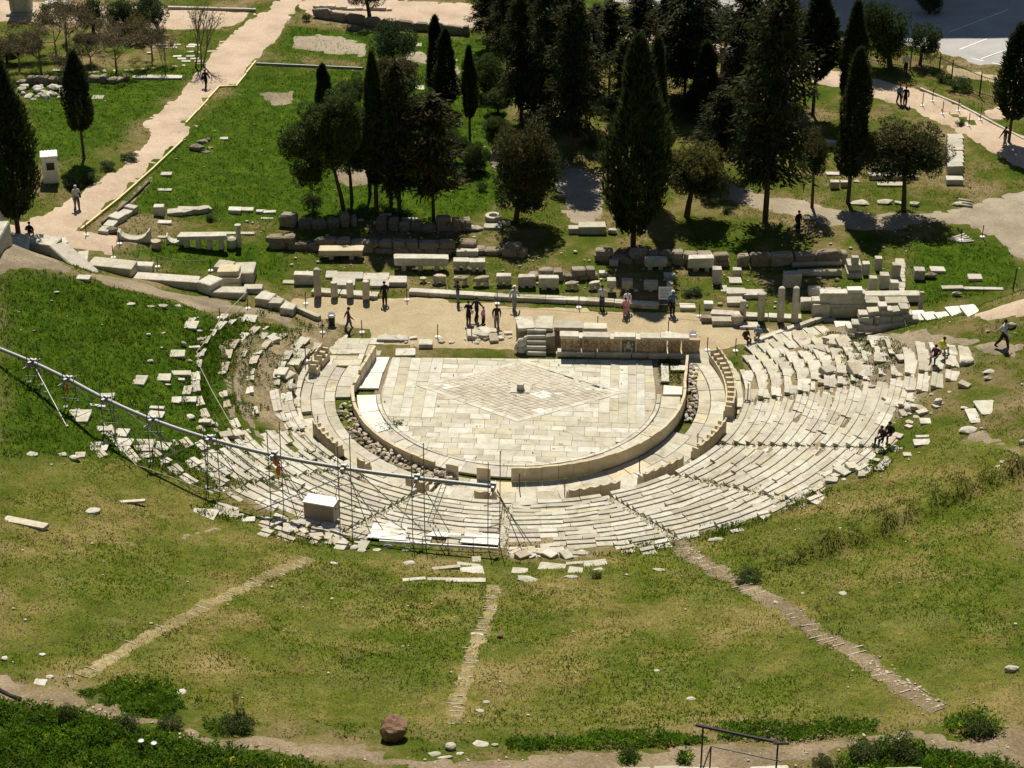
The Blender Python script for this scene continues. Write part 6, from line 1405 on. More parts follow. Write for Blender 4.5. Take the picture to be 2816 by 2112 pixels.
# ================================================================== PEOPLE
def pmat(name, c): 
    if name not in MATS: plain_mat(name, c, .85, 0, .12, 12)
    return MATS[name]
SKIN = (.42, .25, .17)
TMPS = bpy.data.scenes.new('workbench')
def person(label, u, v, H, face, top, legs, pose='stand', hair=(.02, .015, .01), hat=None, bag=None, skirt=False, sleeves=True, group=None, lift=0.0, bagside=1):
    """one figure: a jointed skeleton skinned to a single body; faces direction 'face' (degrees, 0 = towards the viewer)"""
    S = {}; walk = {'walk': .30, 'stride': .42}.get(pose, 0.03); sit = pose == 'sit'
    pz = .53 if not sit else .30
    S['pel'] = ((0, 0, pz), (.095, .072)); S['spi'] = ((0, .0, pz+.10), (.090, .066)); S['che'] = ((0, -.01 if not sit else -.04, pz+.22), (.108, .070)); S['nec'] = ((0, -.01 if not sit else -.05, pz+.315), (.032, .032))
    hz = pz+.345; hy = -.02 if not sit else -.075
    S['hd0'] = ((0, hy, hz), (.042, .045)); S['hd1'] = ((0, hy-.005, hz+.05), (.054, .060)); S['hd2'] = ((0, hy+.005, hz+.10), (.040, .046)); S['nos'] = ((0, hy-.072, hz+.042), (.010, .010))
    E_ = [('pel', 'spi'), ('spi', 'che'), ('che', 'nec'), ('nec', 'hd0'), ('hd0', 'hd1'), ('hd1', 'hd2'), ('hd1', 'nos')]
    for s, k in ((-1, 'l'), (1, 'r')):
        f = s*walk
        S['sh'+k] = ((s*.10, 0, pz+.275), (.052, .052)); sh = np.array(S['sh'+k][0])
        if pose == 'hold' or (pose == 'sit'):
            el = sh+np.array([s*.06, .01, -.155]); wr = el+np.array([-s*.05, -.115, .045 if pose == 'hold' else -.02])
        else:
            el = sh+np.array([s*.05, .02+f*.22, -.16]); wr = el+np.array([0, f*.32-.035, -.135])
        hd = wr+(wr-el)*.28
        S['el'+k] = (tuple(el), (.040, .040)); S['wr'+k] = (tuple(wr), (.027, .027)); S['ha'+k] = (tuple(hd), (.024, .016))
        E_ += [('che', 'sh'+k), ('sh'+k, 'el'+k), ('el'+k, 'wr'+k), ('wr'+k, 'ha'+k)]
        dr = (hd-wr)/max(np.linalg.norm(hd-wr), 1e-6)
        for q in range(4):
            fn = 'f%s%d' % (k, q); a_ = (q-1.5)*.010; S[fn] = (tuple(hd+dr*(.045-.005*abs(q-1))+np.array([a_, a_*.5, -.01])), (.0055, .0055)); E_.append(('ha'+k, fn))
        S['th'+k] = (tuple(wr+dr*.02+np.array([-s*.025, -.02, 0])), (.006, .006)); E_.append(('wr'+k, 'th'+k))
        if sit:
            S['hp'+k] = ((s*.055, -.02, pz-.01), (.062, .06)); S['kn'+k] = ((s*.075, -.24, pz+.03), (.045, .045)); S['an'+k] = ((s*.075, -.24+s*.015, pz-.23), (.03, .03)); S['to'+k] = ((s*.08, -.33+s*.015, pz-.255), (.03, .022))
        else:
            ky = -f*.42; S['hp'+k] = ((s*.05, 0, .50), (.075, .075)); S['kn'+k] = ((s*.055, ky*.55-.012, .275), (.056, .058)); S['an'+k] = ((s*.055, ky+.012+(.05 if f < 0 and walk > .1 else 0), .05), (.040, .042)); S['to'+k] = ((s*.062, ky-.085+(.03 if f < 0 and walk > .1 else 0), .024), (.03, .022))
        E_ += [('pel', 'hp'+k), ('hp'+k, 'kn'+k), ('kn'+k, 'an'+k), ('an'+k, 'to'+k)]
    nm = list(S); ix = {n_: i for i, n_ in enumerate(nm)}
    me = bpy.data.meshes.new('tmp'); me.from_pydata([tuple(c_*H for c_ in S[n_][0]) for n_ in nm], [(ix[a], ix[b_]) for a, b_ in E_], [])
    o = bpy.data.objects.new('tmp', me); TMPS.collection.objects.link(o); md = o.modifiers.new('s', 'SKIN'); md.branch_smoothing = .4
    for i, n_ in enumerate(nm):
        sv = me.skin_vertices[0].data[i]; sv.radius = (S[n_][1][0]*H, S[n_][1][1]*H); sv.use_root = (n_ == 'pel')
    o.modifiers.new('b', 'SUBSURF').levels = 1
    TMPS.view_layers[0].update(); dg = TMPS.view_layers[0].depsgraph; bm_ = bpy.data.meshes.new_from_object(o.evaluated_get(dg)); bpy.data.objects.remove(o); bpy.data.meshes.remove(me)
    pm = np.array([S[n_][0] for n_ in nm])*H; seg = [(pm[ix[a]], pm[ix[b_]], a, b_) for a, b_ in E_]
    def cls(a, b_):
        k = b_[:2]
        if k in ('hd', 'no', 'ne') and b_ != 'nec': return 0
        if k in ('ha', 'th') or b_[0] == 'f': return 0
        if k == 'wr': return 1 if sleeves else 0
        if k == 'el': return 1
        if k in ('kn', 'hp', 'an'): return 2
        if k == 'to': return 3
        return 1
    bm_.materials.clear()
    for m_ in (pmat('skin', SKIN), pmat('cloth_%.3f_%.3f_%.3f' % top, top), pmat('cloth_%.3f_%.3f_%.3f' % legs, legs), pmat('shoe', (.03, .025, .02))): bm_.materials.append(m_)
    A = np.array([s[0] for s in seg]); Bv = np.array([s[1] for s in seg]); C_ = np.array([cls(s[2], s[3]) for s in seg]); D_ = Bv-A; L2_ = (D_**2).sum(1)
    for f in bm_.polygons:
        c_ = np.array(f.center); t_ = np.clip(((c_-A)*D_).sum(1)/L2_, 0, 1); d_ = np.linalg.norm(A+D_*t_[:, None]-c_, axis=1); f.material_index = int(C_[np.argmin(d_)]); f.use_smooth = True
    p = G(u, v, lift); b_ = obj('person', bm_, None, None, p, (0, 0, R(face))); tag(b_, label, 'person', group)
    hc = np.array([0, hy*H, (hz+.05)*H])
    mb = MB(); lump(mb, hc+np.array([0, .014*H, .022*H]), (.060*H, .062*H, .060*H), 10)
    mb.build('hair', None, b_, smooth=True).data.materials.append(pmat('hair_%.2f' % hair[0], hair))
    mb = MB()
    for s in (-1, 1): lump(mb, hc+np.array([s*.020*H, -.053*H, .004*H]), (.007*H, .006*H, .005*H), 6)
    mb.box(hc+np.array([0, -.054*H, -.032*H]), (.024*H, .008*H, .006*H)); mb.build('eyes_and_mouth', None, b_).data.materials.append(pmat('feature', (.05, .02, .02)))
    if hat is not None:
        mb = MB(); mb.lathe(hc, [(.075*H, .035*H), (.078*H, .042*H), (.058*H, .05*H), (.05*H, .085*H), (.02*H, .095*H)], 12); mb.build('hat', None, b_, smooth=True).data.materials.append(pmat('hat_%.2f' % hat[0], hat))
    if bag is not None:
        mb = MB(); mb.box((bagside*.15*H, .03*H, pz*H+.0), (.07*H, .16*H, .15*H)); mb.tube((bagside*.14*H, .02*H, pz*H+.07*H), (-bagside*.05*H, .01*H, pz*H+.31*H), .008*H, n=5); mb.build('bag', None, b_).data.materials.append(pmat('bag_%.2f' % bag[0], bag))
    if skirt:
        mb = MB(); mb.lathe((0, 0, 0), [(.085*H, .56*H), (.10*H, .48*H), (.135*H, .30*H), (.13*H, .295*H), (.08*H, .5*H)], 14); mb.build('skirt', None, b_, smooth=True).data.materials.append(pmat('cloth_%.3f_%.3f_%.3f' % legs, legs))
    return b_
BLK = (.012, .012, .014); JN = (.07, .09, .14); GRY = (.28, .29, .30); WHT = (.68, .68, .70); PNK = (.60, .30, .38)
def pz(reg, x, y): return Q(reg, x, y)
person('person all in black standing by the stumps on the terrace', *pz('6', 835, 556), 1.74, 200, BLK, BLK, 'stand')
person('person in a dark red sweater and cap walking by the left bin', *pz('6', 602, 718), 1.62, 100, (.11, .025, .035), JN, 'walk', hat=(.02, .02, .02))
person('person in navy top and jeans walking before the white ledge', *pz('6', 1308, 553), 1.75, 95, (.03, .03, .06), (.13, .16, .20), 'hold')
person('person in black jacket with a pink bag, leftmost of the group of four', *pz('6', 1378, 680), 1.70, -15, BLK, BLK, 'hold', bag=(.55, .45, .5))
person('person in dark grey striding away behind the group of four', *pz('6', 1430, 656), 1.70, 150, (.035, .035, .04), BLK, 'stride')
person('child in a pink top and black trousers in the group of four', *pz('6', 1473, 694), 1.42, 60, PNK, BLK, 'stand', hair=(.10, .05, .03))
person('person in open black jacket and grey trousers, rightmost of the group', *pz('6', 1560, 706), 1.74, 10, (.03, .022, .025), (.20, .20, .20), 'stand', hair=(.12, .03, .03))
person('person with white hat and pale vest walking along the white ledge', *pz('7', 15, 590), 1.78, 170, (.40, .44, .50), (.22, .23, .23), 'walk', hat=(.75, .74, .7))
person('person in pale blue shirt and dark trousers by the white ledge', *pz('7', 582, 584), 1.76, 170, (.42, .47, .52), (.06, .07, .08), 'stand')
person('person in a white shirt standing behind a child in pink', *pz('7', 745, 606), 1.66, 190, WHT, PNK, 'stand', hair=(.03, .02, .015))
person('child in a pink dress with dark bag before the white-shirted person', *pz('7', 733, 640), 1.48, 185, PNK, (.45, .22, .28), 'stand', skirt=True, bag=(.03, .03, .04))
person('person in blue shirt, white cap and black trousers reading the board', *pz('7', 1038, 624), 1.80, 178, (.04, .12, .24), BLK, 'hold', hat=(.7, .7, .68), bag=(.02, .02, .02))
person('dark-haired person in brown sitting behind the right kerb', *pz('7', 1512, 818), 1.65, 30, (.045, .025, .02), BLK, 'sit', lift=.05)
person('person in grey-blue with a hat sitting behind the right kerb', *pz('7', 1592, 800), 1.65, -20, (.22, .27, .32), (.35, .34, .33), 'sit', hat=(.45, .45, .42), lift=.05)
person('seated person in maroon on the upper right seats', *pz('8', 1082, 940), 1.75, -35, (.10, .03, .05), JN, 'sit', lift=.18)
person('seated person in a bright yellow jacket on the upper right seats', *pz('8', 1125, 895), 1.70, 130, (.62, .62, .03), (.3, .3, .3), 'sit', lift=.15)
person('left one of two people in dark clothes sitting close together', *pz('8', 735, 1470), 1.72, -50, (.06, .025, .035), BLK, 'sit', hair=(.06, .03, .02), lift=.22)
person('right one of two people in dark clothes sitting close together', *pz('8', 785, 1448), 1.78, -45, (.028, .028, .032), (.05, .04, .045), 'sit', lift=.22)
person('person in pale shirt and dark trousers walking on the right slope', *pz('8', 1518, 838), 1.95, 60, (.50, .53, .60), (.045, .03, .035), 'stride', bag=(.03, .03, .04))
person('person in grey with shoulder bag walking up the left path', *pz('1', 502, 1352), 1.90, 20, (.42, .43, .42), (.10, .09, .07), 'walk', hair=(.6, .58, .55), bag=(.03, .03, .03))
person('person in black with bag on the far left path', *pz('1', 1336, 570), 1.70, 160, BLK, BLK, 'walk', bag=(.02, .02, .02))
person('seated person in black at the top of the parodos wall', *pz('5', 198, 138), 1.75, 180, BLK, (.2, .17, .14), 'sit', lift=.3)
person('left one of two walkers in shade on the upper right path', *pz('4', 848, 672), 1.78, 10, (.16, .20, .26), (.03, .03, .04), 'walk')
person('right one of two walkers in shade on the upper right path', *pz('4', 886, 682), 1.70, -10, BLK, BLK, 'walk', bag=(.05, .04, .04))
person('person with dark top and pale shorts under the right edge cypress', *pz('4', 1530, 955), 1.78, -60, (.04, .05, .08), (.30, .30, .30), 'walk')
person('person in a white shirt standing in the shade by the fence', *pz('4', 890, 470), 1.75, 180, WHT, (.04, .04, .05), 'stand')
person('dark figure standing in the tree shade at the back right ruin', *pz('8', 192, 90), 1.75, 30, BLK, BLK, 'stand')

bpy.data.scenes.remove(TMPS)

# ================================================================== LOOSE STONES, STAIRS, FOREGROUND
soil_mat('worn_grass', [(0.35, (0.15, 0.125, 0.045)), (0.5, (0.22, 0.18, 0.08)), (0.65, (0.31, 0.25, 0.13))], (0.5, 1.4), 0.8, 0.3)
stair([Q('s6', 2060, 80), Q('s6', 2040, 260), Q('s6', 1960, 460), Q('s6', 1880, 640), Q('s6', 1800, 900), Q('s6', 1740, 1100), Q('s6', 1700, 1300)], 1.0, 44, 'worn middle stair climbing the grass slope to the upper walk', 'worn_grass', skip=.3, el=.045)
stair([Q('s3', 1420, 1060), Q('s3', 1560, 1200), Q('s3', 1800, 1340), Q('s3', 2100, 1500), Q('s8', 230, 330), Q('s8', 430, 510), Q('s8', 720, 650), Q('s8', 960, 830), Q('s8', 1230, 1010), Q('s8', 1500, 1160)], 1.5, 44, 'wide earthen stair climbing the right grass slope', skip=.4, el=.045)
stair([Q('s2', 480, 1215), Q('s2', 250, 1290), Q('s2', 0, 1420), Q('s5', 1700, 300), Q('s5', 1300, 520), Q('s5', 1000, 690), Q('s5', 680, 870)], 1.2, 36, 'faint overgrown stair climbing the left grass slope', 'worn_grass', skip=.35, el=.04)
# big stones on the grass, one by one
def stones(lst, reg, name='stone', mat=M, cat='stone'):
    for x0, y0, x1, y1, rk, lb in lst: frag(name, lb, cat, mat if 'grey' not in lb and 'brown' not in lb else ('grey_stone' if 'grey' in lb else 'brown_boulder'), reg, x0, y0, x1, y1, None, rocky=bool(rk), rz=random.uniform(-.18, .18), low=.20)
stones([(1870, 1408, 2025, 1480, 1, 'largest pale boulder right of the foot of the middle stair'), (1615, 1400, 1730, 1512, 1, 'pointed grey boulder at the foot of the middle stair'), (1480, 1500, 1592, 1555, 1, 'pale pinkish stone left of the pointed boulder'), (1560, 1550, 1690, 1582, 1, 'flat pale stone below the pointed boulder'), (1725, 1500, 1800, 1548, 1, 'small pale stone right of the pointed boulder'), (2035, 1430, 2095, 1480, 1, 'small pale stone right of the largest pale boulder'), (1958, 1055, 2030, 1100, 1, 'white stone beside the lower middle stair'), (1895, 1135, 1970, 1180, 1, 'grey white stone just below the white stone by the middle stair'), (1855, 485, 1965, 518, 0, 'flat white slab lying on the middle stair'), (2080, 455, 2145, 540, 1, 'dark brown lump at the right of the middle stair'), (1270, 1335-1335+0, 1460, 40, 0, 'bright long slab at the left of the top of the middle stair')], 's6')
stones([(1265, 1205, 1365, 1270, 1, 'rough white stone above the long pale slabs'), (1520, 1262, 1762, 1305, 0, 'left long pale slab above the middle stair'), (1735, 1240, 1935, 1275, 0, 'narrow pale slab behind the two long slabs'), (1765, 1270, 1972, 1355, 0, 'broad pale slab beside the middle stair top'), (1865, 1180, 1942, 1240, 0, 'small square pale slab near the rail end'), (1480, 1365, 1640, 1405, 0, 'low slab line left piece above the middle stair'), (1640, 1368, 1985, 1418, 0, 'low slab line right piece above the middle stair'), (635, 1230, 715, 1262, 1, 'small white stone alone on the dry slope'), (1085, 1075, 1175, 1125, 1, 'rough block behind the white rail, left piece'), (1250, 1090, 1345, 1150, 1, 'slanted slab behind the white rail'), (995, 1115, 1085, 1150, 1, 'low stone left of the white rail'), (870, 1110, 960, 1160, 1, 'grey low stone near the ragged left seats')], 's2')
stones([(230, 1232, 470, 1315, 0, 'left one of the long white slabs right of the middle stair'), (465, 1225, 640, 1265, 0, 'middle one of the long white slabs right of the middle stair'), (625, 1210, 825, 1285, 0, 'right one of the long white slabs right of the middle stair'), (488, 1275, 612, 1338, 0, 'square white slab below the long white slabs'), (700, 1280, 812, 1320, 1, 'pale wedge stone right of the square white slab'), (450, 1342, 570, 1385, 1, 'grey spotted stone below the square white slab'), (0, 1280, 140, 1340, 0, 'big pale slab just right of the middle stair'), (25, 1330, 225, 1415, 1, 'big rough pale block just right of the middle stair'), (1215, 1292, 1335, 1325, 1, 'low white stone on the slope left of the right stair'), (150, 950, 305, 1050, 0, 'dark fallen seat block on top of the middle wedge'), (490, 960, 760, 1080, 0, 'long tilted pale block on the upper middle seats'), (1940, 460, 2062, 580, 0, 'large tilted seat block in the right rows'), (1425, 340, 1540, 440, 1, 'broken basin-like stone behind the thrones'), (160, 575, 262, 700, 0, 'upright pale slab right of the middle stair start'), (310, 585, 445, 665, 0, 'square slab with two dark holes behind the thrones'), (1690, 1015, 1855, 1060, 1, 'long low white stone beside the right stair'), (1430, 985, 1600, 1050, 1, 'broken pale stone at the top of the right stair')], 's3')
stones([(1655, 42, 1815, 140, 1, 'big grey boulder on the right slope'), (1740, 0, 1848, 42, 1, 'dark grey block just above the big boulder on the right slope'), (1825, 60, 1865, 105, 1, 'small grey round stone right of the big boulder'), (1265, 165, 1425, 235, 0, 'pale double slab on the right slope'), (1280, 135, 1465, 165, 0, 'thin white beam behind the pale double slab'), (1170, 285, 1240, 335, 0, 'small bright block below the pale double slab'), (1105, 242, 1205, 268, 0, 'low white sliver stone near the seated pair'), (1968, 392, 2040, 428, 1, 'lower one of two white stones at far right'), (2000, 350, 2060, 388, 1, 'upper one of two white stones at far right'), (2165, 150, 2230, 230, 1, 'dark grey stone cut by the right edge'), (610, 935, 645, 955, 1, 'tiny white stone on the right bank')], 's4')
stones([(1372, 1168, 1510, 1268, 0, 'pale double block near the right edge of the slope'), (1310, 1228, 1382, 1330, 0, 'squarish pale block left of the double block'), (1252, 880, 1340, 955, 1, 'grey boulder at the end of the upper right seats'), (1395, 965, 1490, 1010, 1, 'white stone right of the grey boulder on the slope'), (1400, 1010, 1465, 1055, 1, 'pale stone below the white stone right of the boulder'), (1130, 825, 1225, 882, 0, 'pale slab behind the yellow jacket'), (695, 865, 812, 942, 0, 'large dark grey block on the bare earth patch'), (838, 870, 955, 925, 0, 'wedge-shaped block right of the large dark grey block'), (610, 940, 700, 1028, 0, 'pale broken block below the large dark grey block'), (640, 1060, 700, 1110, 1, 'round grey rock among the right rows'), (515, 785, 570, 825, 1, 'white rock on the bare earth by the rubble corner'), (650, 745, 815, 800, 0, 'long brown grey slab on the bare earth by the rubble corner'), (1555, 655, 1610, 720, 1, 'grey stone behind the walking man on the slope'), (1415, 715, 1445, 742, 1, 'little white stone left of the walking man'), (880, 1195, 965, 1260, 1, 'pale stone in the grass above the seated pair'), (1075, 1140, 1140, 1215, 1, 'slim pale stone in the right grass'), (990, 1285, 1060, 1335, 0, 'tilted flat stone in the right grass'), (1250, 1210, 1305, 1240, 1, 'low pale stone near the squarish block')], '8')
stones([(860, 1008, 940, 1085, 0, 'pale square block alone on the left lawn'), (1015, 1000, 1100, 1062, 0, 'upper block of a short leaning row on the left lawn'), (1065, 1062, 1105, 1092, 1, 'small stone below the short leaning row'), (1105, 980, 1230, 1025, 0, 'long flat block on the left lawn'), (1155, 1030, 1195, 1062, 0, 'small cube below the long flat block'), (1180, 1075, 1235, 1150, 0, 'tall leaning block on the left lawn'), (1178, 1148, 1268, 1200, 0, 'corner block at the foot of the leaning block'), (1115, 1150, 1165, 1205, 0, 'narrow block left of the corner block'), (1190, 655, 1275, 725, 0, 'big upright pale block at the top of the left rows'), (1275, 705, 1320, 745, 1, 'pale rock right of the big upright block'), (1258, 762, 1325, 800, 1, 'pale block in the second left row'), (1225, 820, 1295, 852, 0, 'flat pale block in the left rows'), (1098, 845, 1195, 908, 0, 'broken flat block at the left of the left rows'), (1168, 785, 1205, 835, 1, 'thin stone standing over the broken flat block'), (1215, 900, 1252, 938, 1, 'little block below the flat pale block'), (945, 735, 975, 765, 1, 'lone white stone on the upper left lawn slope'), (1040, 730, 1075, 752, 1, 'second lone white stone on the upper left lawn slope'), (948, 905, 990, 940, 1, 'lone pinkish stone in the middle of the left lawn'), (655, 678, 668, 698, 1, 'tiny white stone on the left lawn slope'), (1015, 530, 1085, 588, 1, 'grey rock pile on the crest of the left lawn'), (815, 535, 880, 570, 1, 'flat grey rock on the crest of the left lawn'), (940, 555, 1005, 580, 1, 'low grey rock between the two crest rocks'), (1115, 545, 1180, 575, 1, 'pale rock at the right of the crest'), (335, 460, 385, 488, 1, 'pale stone on the left bank'), (495, 355, 580, 405, 0, 'flat slab leaning below the parodos wall'), (1568, 608, 1659, 675, 0, 'pale rows of slabs at the upper corner of the left seats')], '5')
stones([(555, 380, 760, 500, 0, 'bright white slab lying on the grass under a scaffold tower'), (840, 240, 975, 325, 0, 'pale square block beside the pipe on the left'), (730, 340, 910, 375, 0, 'long thin pale block below the square block'), (810, 528, 970, 590, 0, 'pale block with rounded end under the pipe'), (985, 545, 1100, 630, 0, 'pale tilted block right of the rounded block'), (735, 665, 920, 755, 0, 'broad broken slab at the left end of the upper row'), (920, 630, 1110, 750, 0, 'two joined bright slabs in the upper left row'), (1120, 690, 1310, 760, 0, 'narrow long slab of the upper left row'), (1160, 640, 1330, 705, 0, 'grey narrow slab behind the long slab'), (1300, 665, 1460, 745, 0, 'wide pale slab at the right of the upper left row'), (1190, 755, 1300, 815, 0, 'small bright slab below the narrow long slab'), (590, 755, 690, 845, 1, 'pointed rock in the line at the grass edge'), (640, 748, 730, 810, 0, 'squarish rock in the line at the grass edge'), (465, 750, 590, 805, 1, 'broad pale rock in the line at the grass edge'), (220, 750, 330, 805, 1, 'leftmost pale rock in the line at the grass edge'), (725, 1210, 872, 1305, 1, 'round greybrown boulder on the mown slope'), (1640, 1240, 1860, 1335, 0, 'left slab of the paved corner at the mown slope'), (1810, 1225, 2055, 1320, 0, 'right slab of the paved corner at the mown slope'), (2050, 1278, 2110, 1330, 1, 'cube stone beside the paved corner'), (2080, 1310, 2200, 1365, 0, 'last slab right of the paved corner'), (1150, 388, 1210, 435, 1, 'oval white stone on the grass near the pipe'), (1270, 395, 1410, 470, 0, 'pale block right of the oval white stone'), (1290, 355, 1420, 400, 0, 'flat ribbed slab behind the pale block'), (1480, 275, 1560, 345, 0, 'leaning pale block in the left grass')], 's1')
stones([(275, 890, 380, 955, 0, 'white flat slab by the upper walk at left'), (385, 835, 465, 890, 1, 'white stone right above the flat slab at left'), (0, 670, 70, 735, 1, 'pinkish rock cut by the left edge'), (325, 655, 392, 690, 1, 'low pale rock on the slope at left'), (98, 265, 130, 295, 1, 'tiny pale rock on the left mown slope'), (1490, 955, 1615, 1025, 1, 'grey pointed stone right of the lush mound'), (575, 840, 635, 882, 1, 'pale stone at the foot of the left stair')], 's5')
stones([(1500, 1040, 1590, 1075, 1, 'white stone on the lower middle slope'), (1225, 790, 1285, 830, 1, 'pale stone in the middle of the right slope')], 's7')
stones([(605, 120, 690, 165, 1, 'pale pointed stone on the right slope'), (2060, 720, 2180, 840, 1, 'grey jagged rock on the far right slope'), (45, 195, 100, 240, 1, 'pale stone beside the right stair'), (285, 130, 325, 155, 1, 'small white stone above the right stair')], 's8')
# beams in the mown grass
frag('stone_beam', 'long stone kerb beam lying at the left edge of the mown slope', 'stone beam', 'rubble', 's1', 0, 1330, 425, 1400, .5, rz=-.35); frag('timber_beam', 'thin pale timber lying on the mown slope', 'timber', 'rubble', 's1', 930, 1165, 1255, 1205, .25, rz=.12)
def row_stones(n, box, reg, smin, smax, label, group, mats=(M, 'rubble')):
    for k in range(n):
        x, y = random.uniform(box[0], box[2]), random.uniform(box[1], box[3]); p = G(*Q(reg, x, y))
        o = rock('loose_stone', random.choice(mats), p, random.uniform(smin, smax), sink=.25); tag(o, label, 'stone', group)
row_stones(26, (740, 1450, 900, 1500), 's2', .2, .45, 'x', 'x') if False else None
def line_stones(n, pts, jit, smin, smax, label, group, mats=(M, 'rubble')):
    W = np.array([G(*Q(r_, x, y)) for r_, x, y in pts]); d = np.r_[0, np.cumsum(np.linalg.norm(np.diff(W[:, :2], axis=0), axis=1))]
    for k in range(n):
        s = random.uniform(0, d[-1]); x = np.interp(s, d, W[:, 0])+random.gauss(0, jit); y = np.interp(s, d, W[:, 1])+random.gauss(0, jit)
        sz = random.uniform(smin, smax); p = (x, y, float(tz(x, y)))
        o = block('loose_block', random.choice(mats), p, (sz*1.5, sz, sz*.6), random.uniform(0, 3.14), None, .15) if random.random() < .4 else rock('loose_stone', random.choice(mats), p, sz, sink=.25)
        tag(o, label, 'stone', group)
line_stones(60, [('s2', 0, 870), ('s2', 220, 910), ('s2', 440, 970), ('s2', 640, 1060), ('s2', 850, 1110), ('s2', 960, 1110)], .35, .22, .55, 'broken stone in the ragged line above the left seats', 'ragged stones above the left seats')
line_stones(46, [('s3', 80, 1180), ('s3', 330, 1170), ('s3', 530, 1180)], .3, .25, .6, 'broken stone along the top of the middle seats', 'stones above the middle seats')
line_stones(46, [('s3', 2150, 830), ('s4', 40, 720), ('s4', 250, 650), ('s4', 480, 510), ('s4', 760, 500), ('s4', 960, 370), ('s4', 1080, 280)], .45, .25, .65, 'broken stone along the ragged top of the right seats', 'stones above the right seats')
line_stones(34, [('s4', 1100, 90), ('s4', 1180, 40), ('8', 900, 1230), ('8', 1050, 1130)], .9, .22, .5, 'white stone strewn in the green grass right of the seats', 'stones in the right grass')
line_stones(16, [('5', 1200, 1260), ('5', 1350, 1350), ('5', 1500, 1450), ('5', 1620, 1560)], .6, .35, .8, 'pale broken block under the pipe in the left rows', 'blocks under the pipe')
line_stones(30, [('6', 1430, 790), ('6', 1560, 760), ('6', 1640, 790)], .45, .25, .7, 'pale block in the rubble left of the stage steps', 'rubble left of the stage steps')
line_stones(14, [('6', 800, 780), ('6', 960, 800), ('6', 1250, 800), ('6', 1420, 805)], .2, .25, .6, 'low stone along the far edge of the orchestra', 'stones at the far orchestra edge')
frag('stone_block', 'thick pale slab lying at the far left corner of the paving', B, M, '6', 1055, 778, 1145, 845, .8); frag('stone_block', 'flat pale slab left of the thick slab at the paving corner', B, M, '6', 905, 838, 1028, 895, 1.0); frag('stone_block', 'long grey stone at the far left edge of the orchestra', B, 'grey_stone', '6', 790, 752, 985, 805, .7)
line_stones(14, [('6', 90, 760), ('6', 150, 900), ('6', 240, 1060), ('6', 300, 1200), ('6', 360, 1300)], .35, .3, .8, 'tumbled block beside the left front rows', 'tumbled blocks at the left')
line_stones(36, [('8', 330, 780), ('8', 420, 850), ('8', 480, 950), ('8', 560, 1000), ('8', 530, 1100), ('8', 380, 1050)], .6, .3, .9, 'broken block on the ruined part of the right rows', 'broken blocks at right')
mb = MB(); mb.lathe((0, 0, 0), [(.42, 0), (.44, .2), (.40, .24), (.18, .24), (.16, .12), (.02, .1)], 14); tag(mb.build('stone_ring', M, None, G(*Q('6', 360, 1058), .05), (.2, .1, 0)), 'round stone ring lying among tumbled blocks at left', 'stone ring')
column('column_drum', 'short round drum standing before the left thrones', '6', 420, 905, 965, 55, 'flat')
# small stones over the slopes: nobody could count them
def pebbles(name, n, polys, smin, smax, mat, seed):
    rs = np.random.default_rng(seed); base = []
    for k in range(5):
        m_ = rock_mesh(700+k+seed, 1); base.append(np.array([v.co for v in m_.vertices])); fc = np.array([p.vertices[:] for p in m_.polygons]); bpy.data.meshes.remove(m_)
    VV = []; FF = []; c_ = 0
    lo_ = np.min([p.min(0) for p in polys], axis=0); hi_ = np.max([p.max(0) for p in polys], axis=0)
    while len(VV) < n:
        x, y = rs.uniform(lo_[0], hi_[0]), rs.uniform(lo_[1], hi_[1])
        if not any(inside(p, np.array([x]), np.array([y]))[0] for p in polys): continue
        s = smin+(smax-smin)*rs.uniform()**3; a = rs.uniform(0, 6.28); b_ = base[rs.integers(0, 5)]*np.array([s*rs.uniform(.8, 1.4), s, s*.7]); q = np.stack([b_[:, 0]*math.cos(a)-b_[:, 1]*math.sin(a)+x, b_[:, 0]*math.sin(a)+b_[:, 1]*math.cos(a)+y, b_[:, 2]+float(tz(x, y))+.01], 1)
        VV.append(q); FF.append(fc+c_); c_ += len(q)
    return kind(obj(name, np_mesh(name, np.concatenate(VV), np.concatenate(FF), mat)), 'stuff')
pebbles('scattered_stones', 190, DRY, .05, .20, 'rubble', 1)
pebbles('stair_rubble', 260, [poly_w([Q('s3', 1400, 1060), Q('s3', 1480, 1060), Q('s3', 1700, 1230), Q('s3', 1640, 1290)]), poly_w([Q('s8', 780, 720), Q('s8', 900, 700), Q('s8', 1560, 1120), Q('s8', 1480, 1170)])], .05, .22, 'rubble', 7)
pebbles('path_stones', 300, [poly_w([(0, 1870), (300, 1945), (640, 2040), (1040, 2075), (1400, 2085), (2000, 2060), (2500, 2020), (2816, 2000), (2816, 2112), (2500, 2080), (2200, 2112), (1100, 2112), (500, 2040), (200, 1960), (0, 1920)]), poly_w([(2350, 1810), (2440, 1800), (2640, 1960), (2600, 2000), (2480, 1930)]), poly_w([(1850, 1480), (1900, 1500), (1960, 1570), (1880, 1540)])], .05, .20, 'rubble', 2)
pebbles('meadow_stones', 260, LUSH[:1]+LUSH[1:3]+[poly_w([(2350, 900), (2816, 900), (2816, 1180), (2480, 1180)])], .06, .25, M, 3)
pebbles('ruin_stones', 420, [poly_w([(760, 650), (1300, 680), (2330, 690), (2480, 760), (2460, 840), (2000, 860), (1900, 830), (1400, 800), (1060, 790), (800, 770)]), poly_w([(2180, 600), (2560, 620), (2540, 700), (2200, 690)]), poly_w([(560, 590), (1400, 600), (1400, 660), (600, 640)])], .08, .45, 'rubble', 5)
